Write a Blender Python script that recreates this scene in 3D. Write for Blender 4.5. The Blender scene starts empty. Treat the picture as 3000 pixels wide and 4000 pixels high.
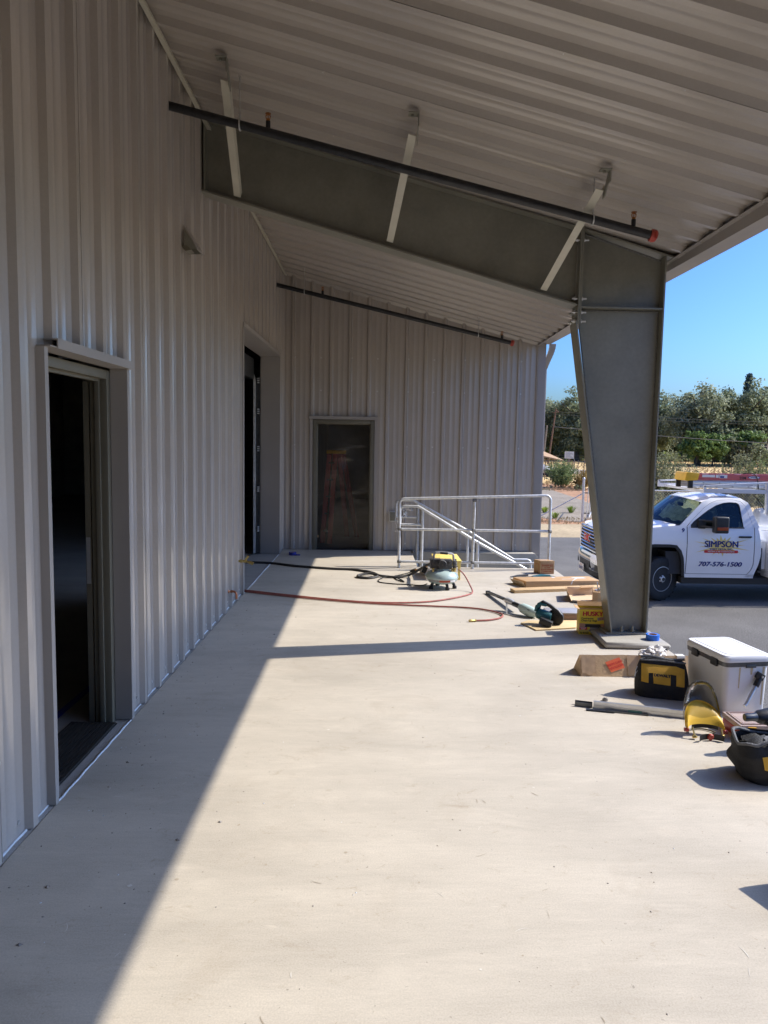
import bpy, bmesh, math, random
from mathutils import Vector, Matrix, noise
from mathutils.geometry import tessellate_polygon
random.seed(7)
sc = bpy.context.scene
COL = sc.collection
PI = math.pi
# ------------------------------------------------------------------ camera, world, sun, exposure
cam = bpy.data.cameras.new('camera'); camo = bpy.data.objects.new('camera', cam); COL.objects.link(camo)
cam.sensor_fit = 'VERTICAL'; cam.sensor_height = 24.0; cam.lens = 24.0*2900.04/4000.0
cam.clip_start = 0.05; cam.clip_end = 3000
YAW, PITCH, ROLL = 0.0197082, -0.0967461, 0.0178482
cy, sy, cp, sp = math.cos(YAW), math.sin(YAW), math.cos(PITCH), math.sin(PITCH)
fw = Vector((sy*cp, cy*cp, sp)); rt = Vector((cy, -sy, 0)); up = rt.cross(fw)
cr, sr = math.cos(ROLL), math.sin(ROLL)
r2 = cr*rt + sr*up; u2 = -sr*rt + cr*up
camo.matrix_world = Matrix(((r2.x, u2.x, -fw.x, 0), (r2.y, u2.y, -fw.y, 0), (r2.z, u2.z, -fw.z, 1.75), (0, 0, 0, 1)))
sc.camera = camo
SUN = Vector((1.0, 0.21, 0.925)).normalized()
w = bpy.data.worlds.new('World'); sc.world = w; w.use_nodes = True
nt = w.node_tree; bg = nt.nodes['Background']
sky = nt.nodes.new('ShaderNodeTexSky'); sky.sky_type = 'NISHITA'; sky.sun_disc = False
sky.sun_elevation = math.asin(SUN.z); sky.sun_rotation = math.atan2(SUN.x, SUN.y)
sky.air_density = 1.0; sky.dust_density = 2.0; sky.ozone_density = 5.0; sky.altitude = 0
tint = nt.nodes.new('ShaderNodeMix'); tint.data_type = 'RGBA'; tint.blend_type = 'MULTIPLY'; tint.inputs['Factor'].default_value = 1.0
tint.inputs['B'].default_value = (0.090, 0.107, 0.128, 1.0); nt.links.new(sky.outputs[0], tint.inputs['A'])
gam = nt.nodes.new('ShaderNodeGamma'); gam.inputs[1].default_value = 1.6; nt.links.new(tint.outputs['Result'], gam.inputs[0])
nt.links.new(gam.outputs[0], bg.inputs[0]); bg.inputs[1].default_value = 0.86
sl = bpy.data.lights.new('sun', 'SUN'); sl.energy = 2.55; sl.angle = math.radians(0.53); sl.color = (1.0, 0.92, 0.80)
so = bpy.data.objects.new('sun', sl); COL.objects.link(so); so.rotation_euler = SUN.to_track_quat('Z', 'Y').to_euler(); so.location = (20, 5, 20)
sc.view_settings.view_transform = 'Standard'; sc.view_settings.look = 'None'; sc.view_settings.gamma = 1.0
sc.view_settings.use_curve_mapping = False; sc.view_settings.exposure = 1.38
sc.render.engine = 'CYCLES'
sc.cycles.max_bounces = 9; sc.cycles.diffuse_bounces = 6; sc.cycles.glossy_bounces = 4; sc.cycles.transparent_max_bounces = 12
sc.cycles.use_denoising = True; sc.cycles.caustics_reflective = False; sc.cycles.caustics_refractive = False
G = -1.11           # ground level below the concrete platform

# ------------------------------------------------------------------ mesh helpers
class MB:
    def __init__(s): s.v = []; s.f = []; s.m = []
    def add(s, vs, fs, m=0):
        b = len(s.v); s.v += [tuple(p) for p in vs]; s.f += [tuple(i+b for i in f) for f in fs]; s.m += [m]*len(fs); return s
    def box(s, a, b, m=0):
        x0, y0, z0 = a; x1, y1, z1 = b
        return s.add([(x0,y0,z0),(x1,y0,z0),(x1,y1,z0),(x0,y1,z0),(x0,y0,z1),(x1,y0,z1),(x1,y1,z1),(x0,y1,z1)],
                     [(0,3,2,1),(4,5,6,7),(0,1,5,4),(1,2,6,5),(2,3,7,6),(3,0,4,7)], m)
    def obox(s, c, size, M=None, m=0):
        hx, hy, hz = [q/2 for q in size]; c = Vector(c); M = M or Matrix.Identity(3)
        P = [c + M @ Vector(p) for p in [(-hx,-hy,-hz),(hx,-hy,-hz),(hx,hy,-hz),(-hx,hy,-hz),(-hx,-hy,hz),(hx,-hy,hz),(hx,hy,hz),(-hx,hy,hz)]]
        return s.add(P, [(0,3,2,1),(4,5,6,7),(0,1,5,4),(1,2,6,5),(2,3,7,6),(3,0,4,7)], m)
    def bar(s, p, q, wd, th, m=0, upv=(0,0,1)):
        p, q = Vector(p), Vector(q); d = (q-p); L = d.length; d.normalize()
        a = d.cross(Vector(upv));
        if a.length < 1e-4: a = d.cross(Vector((1,0,0)))
        a.normalize(); b = a.cross(d)
        return s.obox((p+q)/2, (wd, L, th), Matrix((a, d, b)).transposed(), m)
    def tube(s, pts, r, n=8, m=0, cap=True, closed=False):
        pts = [Vector(p) for p in pts]; N = len(pts); rr = r if isinstance(r, (list, tuple)) else [r]*N
        V = []; prev = None
        for i, p in enumerate(pts):
            if closed: t = pts[(i+1) % N]-pts[i-1]
            else: t = pts[min(i+1, N-1)]-pts[max(i-1, 0)]
            t.normalize()
            if prev is None:
                a = t.cross(Vector((0, 0, 1)))
                if a.length < 1e-3: a = t.cross(Vector((0, 1, 0)))
            else: a = prev - t*prev.dot(t)
            a.normalize(); prev = a; b = t.cross(a)
            V += [p + rr[i]*(math.cos(2*PI*k/n)*a + math.sin(2*PI*k/n)*b) for k in range(n)]
        F = []
        for i in range(N if closed else N-1):
            j = (i+1) % N
            F += [(i*n+k, i*n+(k+1) % n, j*n+(k+1) % n, j*n+k) for k in range(n)]
        if cap and not closed: F += [tuple(range(n))[::-1], tuple((N-1)*n+k for k in range(n))]
        return s.add(V, F, m)
    def cyl(s, p, q, r, n=12, m=0, r2=None): return s.tube([p, q], [r, r if r2 is None else r2], n, m)
    def lathe(s, prof, n=24, M=None, m=0):
        M = M or Matrix.Identity(4); V = []; F = []
        for (r, z) in prof: V += [M @ Vector((r*math.cos(2*PI*k/n), r*math.sin(2*PI*k/n), z)) for k in range(n)]
        for i in range(len(prof)-1): F += [(i*n+k, i*n+(k+1) % n, (i+1)*n+(k+1) % n, (i+1)*n+k) for k in range(n)]
        F += [tuple(range(n))[::-1], tuple((len(prof)-1)*n+k for k in range(n))]
        return s.add(V, F, m)
    def grid(s, fn, nu, nv, m=0):
        V = [fn(i/nu, j/nv) for i in range(nu+1) for j in range(nv+1)]
        F = [(i*(nv+1)+j, (i+1)*(nv+1)+j, (i+1)*(nv+1)+j+1, i*(nv+1)+j+1) for i in range(nu) for j in range(nv)]
        return s.add(V, F, m)
    def rings(s, R, m=0, cap=True):
        n = len(R[0]); V = [p for r in R for p in r]; F = []
        for i in range(len(R)-1): F += [(i*n+k, i*n+(k+1) % n, (i+1)*n+(k+1) % n, (i+1)*n+k) for k in range(n)]
        if cap: F += [tuple(range(n))[::-1], tuple((len(R)-1)*n+k for k in range(n))]
        return s.add(V, F, m)
    def prism(s, poly, holes, fn, off, m=0):
        """flat outline (2-D, with holes) mapped by fn to 3-D, thickened by vector off (or function of the 3-D point)"""
        loops = [poly]+list(holes); fl = [p for l in loops for p in l]
        tris = tessellate_polygon([[Vector((p[0], p[1], 0)) for p in l] for l in loops])
        A = [Vector(fn(*p)) for p in fl]; O = (off if callable(off) else (lambda p: Vector(off)))
        B = [a+O(a) for a in A]; n = len(fl); F = [tuple(t) for t in tris]+[tuple(i+n for i in t[::-1]) for t in tris]
        b = 0
        for l in loops:
            k = len(l); F += [(b+i, b+(i+1) % k, b+(i+1) % k+n, b+i+n) for i in range(k)]; b += k
        return s.add(A+B, F, m)
    def mesh(s, name, mats, bevel=0, smooth=None, seg=2):
        me = bpy.data.meshes.new(name); me.from_pydata(s.v, [], s.f)
        mats = mats if isinstance(mats, (list, tuple)) else [mats]
        for q in mats: me.materials.append(q)
        me.polygons.foreach_set('material_index', s.m)
        bm = bmesh.new(); bm.from_mesh(me)
        bmesh.ops.recalc_face_normals(bm, faces=bm.faces)
        if bevel:
            bmesh.ops.remove_doubles(bm, verts=bm.verts, dist=1e-5)
            E = [e for e in bm.edges if len(e.link_faces) == 2 and e.calc_face_angle(0) > 0.6]
            bmesh.ops.bevel(bm, geom=E, offset=bevel, segments=seg, affect='EDGES', profile=0.6)
        bm.to_mesh(me); bm.free()
        if smooth is None: smooth = True
        if smooth:
            me.polygons.foreach_set('use_smooth', [True]*len(me.polygons)); me.set_sharp_from_angle(angle=math.radians(38))
        return me
    def build(s, name, mats, parent=None, bevel=0, smooth=None, world=True, seg=2):
        o = bpy.data.objects.new(name, s.mesh(name, mats, bevel, smooth, seg)); COL.objects.link(o)
        if parent is not None:
            o.parent = parent
            if world: o.matrix_parent_inverse = MW[parent.name].inverted()
            MW[o.name] = Matrix.Identity(4) if world else MW[parent.name]
        else: MW[o.name] = Matrix.Identity(4)
        return o
MW = {}
def tag(o, label, cat, group=None):
    o['label'] = label; o['category'] = cat
    if group: o['group'] = group
    return o
def thing(name, label, cat, loc=(0,0,0), rz=0, group=None):
    o = bpy.data.objects.new(name, None); COL.objects.link(o); o.empty_display_size = 0.1
    o.location = loc; o.rotation_euler = (0, 0, rz); MW[o.name] = Matrix.Translation(loc) @ Matrix.Rotation(rz, 4, 'Z')
    return tag(o, label, cat, group)
def struct(o): o['kind'] = 'structure'; return o
def stuff(o): o['kind'] = 'stuff'; return o
def dup(root, loc, rz, label, group=None, scale=None):
    r = root.copy(); COL.objects.link(r); r.location = loc; r.rotation_euler = (0, 0, rz); r['label'] = label
    if scale: r.scale = scale if isinstance(scale, tuple) else (scale,)*3
    if group: r['group'] = group
    for ch in list(root.children):
        c = ch.copy(); COL.objects.link(c); c.parent = r
        for g in list(ch.children):
            d = g.copy(); COL.objects.link(d); d.parent = c
    return r
def rot(ax, a): return Matrix.Rotation(a, 3, ax)
def text(mb, s, size, fn, m=0, bold=0.0, shear=0, ex=0.001, align='CENTER', sx=1.0, fat=0.0):
    """lettering from Blender's own built-in font, mapped by fn(x, y, depth)"""
    cu = bpy.data.curves.new('lettering', 'FONT'); cu.body = s; cu.size = size; cu.align_x = align; cu.align_y = 'CENTER'
    cu.offset = bold; cu.shear = shear; cu.resolution_u = 3
    ob = bpy.data.objects.new('lettering', cu); COL.objects.link(ob)
    me = bpy.data.meshes.new_from_object(ob)
    F = [tuple(p.vertices) for p in me.polygons]
    for (ox, oy) in ([(0, 0)] if not fat else [(-fat, 0), (fat, 0), (0, fat*.6), (0, -fat*.6)]): mb.add([fn(v.co.x*sx+ox, v.co.y+oy, 0) for v in me.vertices], F, m)
    bpy.data.objects.remove(ob); bpy.data.curves.remove(cu); bpy.data.meshes.remove(me)
def bez(p, n=6):
    """smooth polyline through points (Catmull-Rom)"""
    P = [Vector(q) for q in p]; P = [2*P[0]-P[1]]+P+[2*P[-1]-P[-2]]; out = []
    for i in range(1, len(P)-2):
        for k in range(n):
            t = k/n; a, b, c, d = P[i-1], P[i], P[i+1], P[i+2]
            out.append(0.5*((2*b)+(c-a)*t+(2*a-5*b+4*c-d)*t*t+(3*b-a-3*c+d)*t**3))
    out.append(P[-2]); return out

# ------------------------------------------------------------------ materials (procedural)
def mat(name, col, rough=0.5, metal=0.0, var=0.0, vs=4.0, bump=0.0, bs=60.0, spec=0.5, sc3=(1,1,1), coat=0.0, detail=4, var2=0.0, vs2=40.0, rvar=0.0, crough=0.03):
    m = bpy.data.materials.new(name); m.use_nodes = True; n = m.node_tree; N = n.nodes; L = n.links
    p = N['Principled BSDF']; c = (*col, 1.0)
    p.inputs['Base Color'].default_value = c; p.inputs['Roughness'].default_value = rough; p.inputs['Metallic'].default_value = metal
    p.inputs['Specular IOR Level'].default_value = spec; p.inputs['Coat Weight'].default_value = coat; p.inputs['Coat Roughness'].default_value = crough; p.inputs['Coat IOR'].default_value = 1.6 if crough > 0.1 else 1.5
    if var or bump or var2 or rvar:
        tc = N.new('ShaderNodeTexCoord'); mp = N.new('ShaderNodeMapping'); mp.inputs['Scale'].default_value = sc3
        L.new(tc.outputs['Object'], mp.inputs[0])
        src = None
        for (v, s, d) in ((var, vs, detail), (var2, vs2, 3)):
            if not v: continue
            t = N.new('ShaderNodeTexNoise'); t.inputs['Scale'].default_value = s; t.inputs['Detail'].default_value = d; t.inputs['Roughness'].default_value = 0.6
            L.new(mp.outputs[0], t.inputs['Vector'])
            mr = N.new('ShaderNodeMapRange'); mr.inputs['From Min'].default_value = 0.3; mr.inputs['From Max'].default_value = 0.7
            mr.inputs['To Min'].default_value = 1-v; mr.inputs['To Max'].default_value = 1+v; L.new(t.outputs['Fac'], mr.inputs['Value'])
            mx = N.new('ShaderNodeMix'); mx.data_type = 'RGBA'; mx.blend_type = 'MULTIPLY'; mx.inputs['Factor'].default_value = 1
            if src: L.new(src, mx.inputs['A'])
            else: mx.inputs['A'].default_value = c
            L.new(mr.outputs[0], mx.inputs['B']); src = mx.outputs['Result']
            if rvar and v == var:
                m2 = N.new('ShaderNodeMapRange'); m2.inputs['To Min'].default_value = rough-rvar; m2.inputs['To Max'].default_value = rough+rvar
                L.new(t.outputs['Fac'], m2.inputs['Value']); L.new(m2.outputs[0], p.inputs['Roughness'])
        if src: L.new(src, p.inputs['Base Color'])
        if bump:
            t = N.new('ShaderNodeTexNoise'); t.inputs['Scale'].default_value = bs; t.inputs['Detail'].default_value = 5; L.new(mp.outputs[0], t.inputs['Vector'])
            b = N.new('ShaderNodeBump'); b.inputs['Strength'].default_value = bump; b.inputs['Distance'].default_value = 0.01
            L.new(t.outputs['Fac'], b.inputs['Height']); L.new(b.outputs[0], p.inputs['Normal'])
    return m
def lin(r, g, b): return tuple(((c/255+0.055)/1.055)**2.4 if c > 10 else c/255/12.92 for c in (r, g, b))
def glassy(name, tint, refl=0.06, rough=0.02, haze=0.0, hcol=(0.6,0.6,0.6), bump=0, bs=20):
    m = bpy.data.materials.new(name); m.use_nodes = True; n = m.node_tree; N = n.nodes; L = n.links
    for q in list(N): N.remove(q)
    out = N.new('ShaderNodeOutputMaterial'); tr = N.new('ShaderNodeBsdfTransparent'); tr.inputs[0].default_value = (*tint, 1)
    gl = N.new('ShaderNodeBsdfGlossy'); gl.inputs['Roughness'].default_value = rough
    fr = N.new('ShaderNodeFresnel'); fr.inputs[0].default_value = 1.5; mx = N.new('ShaderNodeMixShader')
    L.new(fr.outputs[0], mx.inputs[0]); L.new(tr.outputs[0], mx.inputs[1]); L.new(gl.outputs[0], mx.inputs[2]); last = mx
    if haze:
        df = N.new('ShaderNodeBsdfDiffuse'); df.inputs[0].default_value = (*hcol, 1); m2 = N.new('ShaderNodeMixShader'); m2.inputs[0].default_value = haze
        L.new(mx.outputs[0], m2.inputs[1]); L.new(df.outputs[0], m2.inputs[2]); last = m2
    if bump:
        tc = N.new('ShaderNodeTexCoord'); mp = N.new('ShaderNodeMapping'); mp.inputs['Rotation'].default_value = (0, 0.6, 0); mp.inputs['Scale'].default_value = (1, 1, 3.5)
        t = N.new('ShaderNodeTexNoise'); t.inputs['Scale'].default_value = bs; t.inputs['Detail'].default_value = 3; L.new(tc.outputs['Object'], mp.inputs[0]); L.new(mp.outputs[0], t.inputs['Vector'])
        b = N.new('ShaderNodeBump'); b.inputs['Strength'].default_value = bump; b.inputs['Distance'].default_value = 0.03; L.new(t.outputs['Fac'], b.inputs['Height'])
        L.new(b.outputs[0], gl.inputs['Normal']); L.new(b.outputs[0], fr.inputs['Normal'])
    L.new(last.outputs[0], out.inputs[0]); return m
def concrete(name, base, stain=1.0, streak=(0.35, 2.2, 1)):
    """trowelled slab: broad patches, drag streaks, brown stains, light dusty scuffs, fine speckle"""
    m = bpy.data.materials.new(name); m.use_nodes = True; n = m.node_tree; N = n.nodes; L = n.links; p = N['Principled BSDF']
    tc = N.new('ShaderNodeTexCoord')
    def nz(scale, sc3=(1,1,1), det=5, rough=0.6, dist=0.0):
        mp = N.new('ShaderNodeMapping'); mp.inputs['Scale'].default_value = sc3; L.new(tc.outputs['Object'], mp.inputs[0])
        t = N.new('ShaderNodeTexNoise'); t.inputs['Scale'].default_value = scale; t.inputs['Detail'].default_value = det
        t.inputs['Roughness'].default_value = rough; t.inputs['Distortion'].default_value = dist; L.new(mp.outputs[0], t.inputs['Vector']); return t.outputs['Fac']
    def mr(src, a, b, c, d):
        q = N.new('ShaderNodeMapRange'); q.inputs['From Min'].default_value = a; q.inputs['From Max'].default_value = b; q.inputs['To Min'].default_value = c; q.inputs['To Max'].default_value = d
        L.new(src, q.inputs['Value']); return q.outputs[0]
    def mul(a, fac, col):
        x = N.new('ShaderNodeMix'); x.data_type = 'RGBA'; x.blend_type = 'MIX'; L.new(a, x.inputs['A']); x.inputs['B'].default_value = (*col, 1); L.new(fac, x.inputs['Factor']); return x.outputs['Result']
    def val(a, v):
        x = N.new('ShaderNodeMix'); x.data_type = 'RGBA'; x.blend_type = 'MULTIPLY'; x.inputs['Factor'].default_value = 1; L.new(a, x.inputs['A']); L.new(v, x.inputs['B']); return x.outputs['Result']
    rgb = N.new('ShaderNodeRGB'); rgb.outputs[0].default_value = (*base, 1); c = rgb.outputs[0]
    c = val(c, mr(nz(0.75, (0.8, 1.3, 1), det=6, rough=0.65, dist=0.5), 0.32, 0.68, 0.86, 1.10))
    c = val(c, mr(nz(2.6, streak, 6, 0.7, 0.4), 0.3, 0.7, 0.92, 1.06))
    c = val(c, mr(nz(22, (0.35, 3, 1), 7, 0.8), 0.3, 0.7, 0.94, 1.05))
    c = val(c, mr(nz(160, det=2), 0.3, 0.7, 0.9, 1.1))
    dk = tuple(q*k for q, k in zip(base, (0.60, 0.52, 0.42))); lt = tuple(min(1, q*1.22) for q in base)
    c = mul(c, mr(nz(1.7, det=7, rough=0.72, dist=0.8), 0.55, 0.74, 0, 0.30*stain), dk)
    c = mul(c, mr(nz(5.5, (1.0, 1.4, 1), 9, 0.82, 0.6), 0.575, 0.70, 0, 0.60*stain), dk)
    c = mul(c, mr(nz(24, (1.0, 0.45, 1), 4, 0.6, 1.2), 0.685, 0.74, 0, 0.40*stain), dk)
    c = mul(c, mr(nz(17, (0.22, 2.6, 1), 5, 0.65, 0.8), 0.675, 0.70, 0, 0.5), lt)
    c = mul(c, mr(nz(2.2, (0.7, 1.6, 1), 7, 0.7, 0.6), 0.55, 0.74, 0, 0.5), lt)
    c = mul(c, mr(nz(45, det=2), 0.70, 0.76, 0, 0.6*stain), tuple(q*0.35 for q in base))
    L.new(c, p.inputs['Base Color']); p.inputs['Roughness'].default_value = 0.78; p.inputs['Specular IOR Level'].default_value = 0.35
    b = N.new('ShaderNodeBump'); b.inputs['Strength'].default_value = 0.12; b.inputs['Distance'].default_value = 0.004
    L.new(nz(60, (0.5, 1.6, 1), 8, 0.75), b.inputs['Height']); L.new(b.outputs[0], p.inputs['Normal']); return m
def leaf(name, c1, c2, trans=0.25):
    m = bpy.data.materials.new(name); m.use_nodes = True; n = m.node_tree; N = n.nodes; L = n.links
    for q in list(N): N.remove(q)
    out = N.new('ShaderNodeOutputMaterial'); tc = N.new('ShaderNodeTexCoord'); t = N.new('ShaderNodeTexNoise'); t.inputs['Scale'].default_value = 1.3; t.inputs['Detail'].default_value = 6
    L.new(tc.outputs['Object'], t.inputs['Vector']); mr = N.new('ShaderNodeMapRange'); mr.inputs['From Min'].default_value = 0.33; mr.inputs['From Max'].default_value = 0.67; L.new(t.outputs['Fac'], mr.inputs['Value'])
    mx = N.new('ShaderNodeMix'); mx.data_type = 'RGBA'; mx.inputs['A'].default_value = (*c1, 1); mx.inputs['B'].default_value = (*c2, 1); L.new(mr.outputs[0], mx.inputs['Factor'])
    d = N.new('ShaderNodeBsdfDiffuse'); g = N.new('ShaderNodeBsdfTranslucent'); gl = N.new('ShaderNodeBsdfGlossy'); gl.inputs['Roughness'].default_value = 0.6; gl.inputs[0].default_value = (1, 1, 1, 1)
    L.new(mx.outputs['Result'], d.inputs[0]); L.new(mx.outputs['Result'], g.inputs[0]); s = N.new('ShaderNodeMixShader'); s.inputs[0].default_value = trans
    L.new(d.outputs[0], s.inputs[1]); L.new(g.outputs[0], s.inputs[2]); s2 = N.new('ShaderNodeMixShader'); s2.inputs[0].default_value = 0.02
    L.new(s.outputs[0], s2.inputs[1]); L.new(gl.outputs[0], s2.inputs[2]); L.new(s2.outputs[0], out.inputs[0]); return m
K = {}
K['clad'] = mat('painted_cladding', (0.455, 0.407, 0.362), 0.32, 0, 0.06, 1.5, 0.03, 8, 0.6, coat=0.9, crough=0.17, var2=0.03, vs2=60, rvar=0.06)
K['rearclad'] = mat('light_blocker_cladding', (0.09, 0.08, 0.07), 0.5, 0, 0.05, 1.5)  # dark so the added wall behind the camera returns little light
K['stoolyellow'] = mat('faded_yellow_board', (0.80, 0.60, 0.16), 0.6, 0, 0.08, 9)
K['soffit'] = mat('painted_soffit', (0.42, 0.375, 0.328), 0.32, 0, 0.05, 1.2, 0.05, 5, 0.6, coat=0.5, crough=0.2, var2=0.03, vs2=70, rvar=0.06)
K['trim'] = mat('painted_trim', (0.37, 0.338, 0.308), 0.45, 0, 0.04, 2)
K['primer'] = mat('grey_primer_steel', (0.232, 0.224, 0.180), 0.36, 0, 0.16, 2.2, 0.08, 30, 0.5, var2=0.06, vs2=30, rvar=0.08)
K['weld'] = mat('weld_bead', (0.20, 0.195, 0.18), 0.5, 0.2, 0.3, 60, 0.8, 200)
K['strap'] = mat('cream_primer_strap', (0.55, 0.52, 0.42), 0.45, 0, 0.08, 6)
K['frame'] = mat('olive_door_frame', (0.17, 0.155, 0.115), 0.5, 0, 0.08, 5)
K['galv'] = mat('galvanised_steel', (0.68, 0.69, 0.69), 0.42, 0.35, 0.18, 18, 0.15, 60, var2=0.1, vs2=5)
K['blackpipe'] = mat('black_steel_pipe', (0.022, 0.022, 0.024), 0.42, 0.2, 0.4, 12, 0.3, 40)
K['redcap'] = mat('red_coupling', (0.42, 0.055, 0.035), 0.45, 0, 0.15, 20)
K['bronze'] = mat('bronze_sprinkler', (0.42, 0.17, 0.05), 0.35, 0.8, 0.2, 40)
K['brass'] = mat('brass', (0.55, 0.40, 0.14), 0.3, 0.9, 0.15, 40)
K['copper'] = mat('copper', (0.52, 0.20, 0.10), 0.28, 0.9, 0.15, 40)
K['zinc'] = mat('zinc_plated', (0.62, 0.62, 0.60), 0.35, 0.7, 0.1, 30)
K['black'] = mat('black_plastic', (0.018, 0.018, 0.019), 0.45, 0, 0.2, 20, 0.1, 80)
K['rubber'] = mat('black_rubber', (0.016, 0.016, 0.016), 0.75, 0, 0.2, 10, 0.2, 90)
K['dark'] = mat('dark_interior', (0.035, 0.033, 0.03), 0.8, 0, 0.2, 2)
K['inwall'] = mat('interior_lining', (0.36, 0.34, 0.30), 0.85, 0, 0.2, 2)
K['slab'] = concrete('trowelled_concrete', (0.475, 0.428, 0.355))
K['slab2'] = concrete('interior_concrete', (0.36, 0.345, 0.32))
K['stem'] = concrete('foundation_concrete', (0.40, 0.375, 0.32), 0.7, (1, 1, 1))
K['caulk'] = mat('white_sealant', (0.66, 0.70, 0.74), 0.5, 0, 0.1, 20, 0.5, 40)
K['card'] = mat('cardboard', (0.50, 0.315, 0.165), 0.85, 0, 0.06, 6, 0.15, 90, 0.25, var2=0.05, vs2=60)
K['card2'] = mat('pale_cardboard', (0.56, 0.385, 0.225), 0.85, 0, 0.07, 7, 0.2, 70, 0.25, var2=0.05, vs2=50)
K['cardin'] = mat('cardboard_inside', (0.62, 0.46, 0.29), 0.85, 0, 0.05, 8)
K['tapeclear'] = mat('brown_packing_tape', (0.50, 0.34, 0.19), 0.25, 0, 0.08, 12)
K['lumber'] = mat('pine_lumber', (0.60, 0.41, 0.215), 0.65, 0, 0.16, 6, 0.15, 40, 0.3, (0.6, 9, 9))
K['ply'] = mat('plywood', (0.66, 0.50, 0.28), 0.6, 0, 0.10, 3, 0.1, 40, 0.3, (1, 7, 7))
K['yellow'] = mat('yellow_plastic', (0.82, 0.50, 0.035), 0.42, 0, 0.06, 9)
K['bagyellow'] = mat('yellow_nylon', (0.66, 0.36, 0.03), 0.75, 0, 0.12, 14, 0.4, 220)
K['nylon'] = mat('black_nylon', (0.020, 0.0195, 0.019), 0.8, 0, 0.3, 14, 0.6, 160)
K['greyfab'] = mat('grey_nylon_edge', (0.14, 0.14, 0.14), 0.8, 0, 0.3, 40, 0.5, 160)
K['white'] = mat('white_plastic', (0.80, 0.79, 0.77), 0.45, 0, 0.03, 4)
K['cool'] = mat('cooler_shell', (0.74, 0.735, 0.72), 0.5, 0, 0.05, 5, 0.05, 30)
K['rust'] = mat('rust_stain', (0.55, 0.43, 0.25), 0.6, 0, 0.2, 9)
K['tank'] = mat('pale_green_enamel', (0.40, 0.50, 0.47), 0.28, 0, 0.04, 6, coat=0.4)
K['motor'] = mat('dusty_black_casting', (0.085, 0.080, 0.076), 0.6, 0, 0.4, 20, 0.4, 60)
K['redhose'] = mat('red_rubber_hose', (0.33, 0.10, 0.075), 0.6, 0, 0.22, 9, var2=0.15, vs2=40)
K['darkhose'] = mat('dark_grey_hose', (0.05, 0.048, 0.045), 0.65, 0, 0.25, 12)
K['red'] = mat('red_print', (0.60, 0.03, 0.03), 0.5)
K['boxred'] = mat('faded_red_print', (0.42, 0.08, 0.04), 0.8)
K['boxyellow'] = mat('yellow_carton', (0.76, 0.58, 0.03), 0.5, 0, 0.05, 9)
K['boxback'] = mat('yellow_carton_side', (0.72, 0.52, 0.05), 0.5, 0, 0.06, 9)
K['ink'] = mat('black_ink', (0.012, 0.012, 0.014), 0.5)
K['hand'] = mat('printed_skin', (0.52, 0.26, 0.15), 0.6)
K['greyprint'] = mat('printed_grey', (0.25, 0.24, 0.24), 0.5, 0, 0.3, 30)
K['paper'] = mat('white_paper', (0.72, 0.70, 0.66), 0.7, 0, 0.05, 20)
K['orange'] = mat('fluorescent_sticker', (0.90, 0.17, 0.06), 0.55, 0, 0.05, 14)
K['bluetape'] = mat('blue_masking_tape', (0.02, 0.15, 0.62), 0.55, 0, 0.08, 30)
K['bluetape2'] = mat('violet_blue_tape', (0.03, 0.04, 0.30), 0.55, 0, 0.08, 30)
K['teal'] = mat('teal_plastic', (0.014, 0.105, 0.125), 0.42, 0, 0.12, 18)
K['mint'] = mat('mint_plastic', (0.50, 0.62, 0.58), 0.4, 0, 0.06, 18)
K['alu'] = mat('aluminium', (0.62, 0.63, 0.64), 0.34, 0.8, 0.08, 9, 0.05, 40, sc3=(1, 8, 8))
K['steel'] = mat('dark_steel', (0.11, 0.115, 0.12), 0.38, 0.8, 0.2, 20)
K['brown'] = mat('brown_trim_coil', (0.30, 0.19, 0.145), 0.4, 0, 0.06, 8)
K['greytop'] = mat('grey_trim_top', (0.36, 0.34, 0.335), 0.35, 0, 0.06, 8)
K['rag'] = mat('white_cotton', (0.74, 0.70, 0.65), 0.9, 0, 0.08, 20, 0.5, 90)
K['redcase'] = mat('red_case', (0.38, 0.03, 0.035), 0.4, 0, 0.1, 12)
K['stone'] = mat('grey_stone', (0.24, 0.22, 0.20), 0.85, 0, 0.25, 30, 0.6, 60)
K['mat'] = mat('black_ribbed_mat', (0.020, 0.017, 0.014), 0.7, 0, 0.3, 20)
K['wrap'] = glassy('clear_film', (0.93, 0.94, 0.95), rough=0.15, haze=0.25, hcol=(0.8, 0.82, 0.84), bump=0.6, bs=30)
K['visor'] = glassy('clear_visor', (0.62, 0.61, 0.59), rough=0.05, haze=0.30, hcol=(0.16, 0.155, 0.15), bump=0.12, bs=8)
K['sheet'] = glassy('plastic_sheeting', (0.74, 0.72, 0.68), rough=0.16, haze=0.09, hcol=(0.40, 0.36, 0.30), bump=0.45, bs=2.2)
K['clearbox'] = glassy('clear_organiser', (0.90, 0.90, 0.90), rough=0.1, haze=0.07, hcol=(0.7, 0.68, 0.68))
K['pink'] = glassy('clear_lid', (0.9, 0.82, 0.80), rough=0.1, haze=0.55, hcol=(0.72, 0.58, 0.54))
K['orangecord'] = mat('orange_cord', (0.70, 0.30, 0.03), 0.5)
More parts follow.
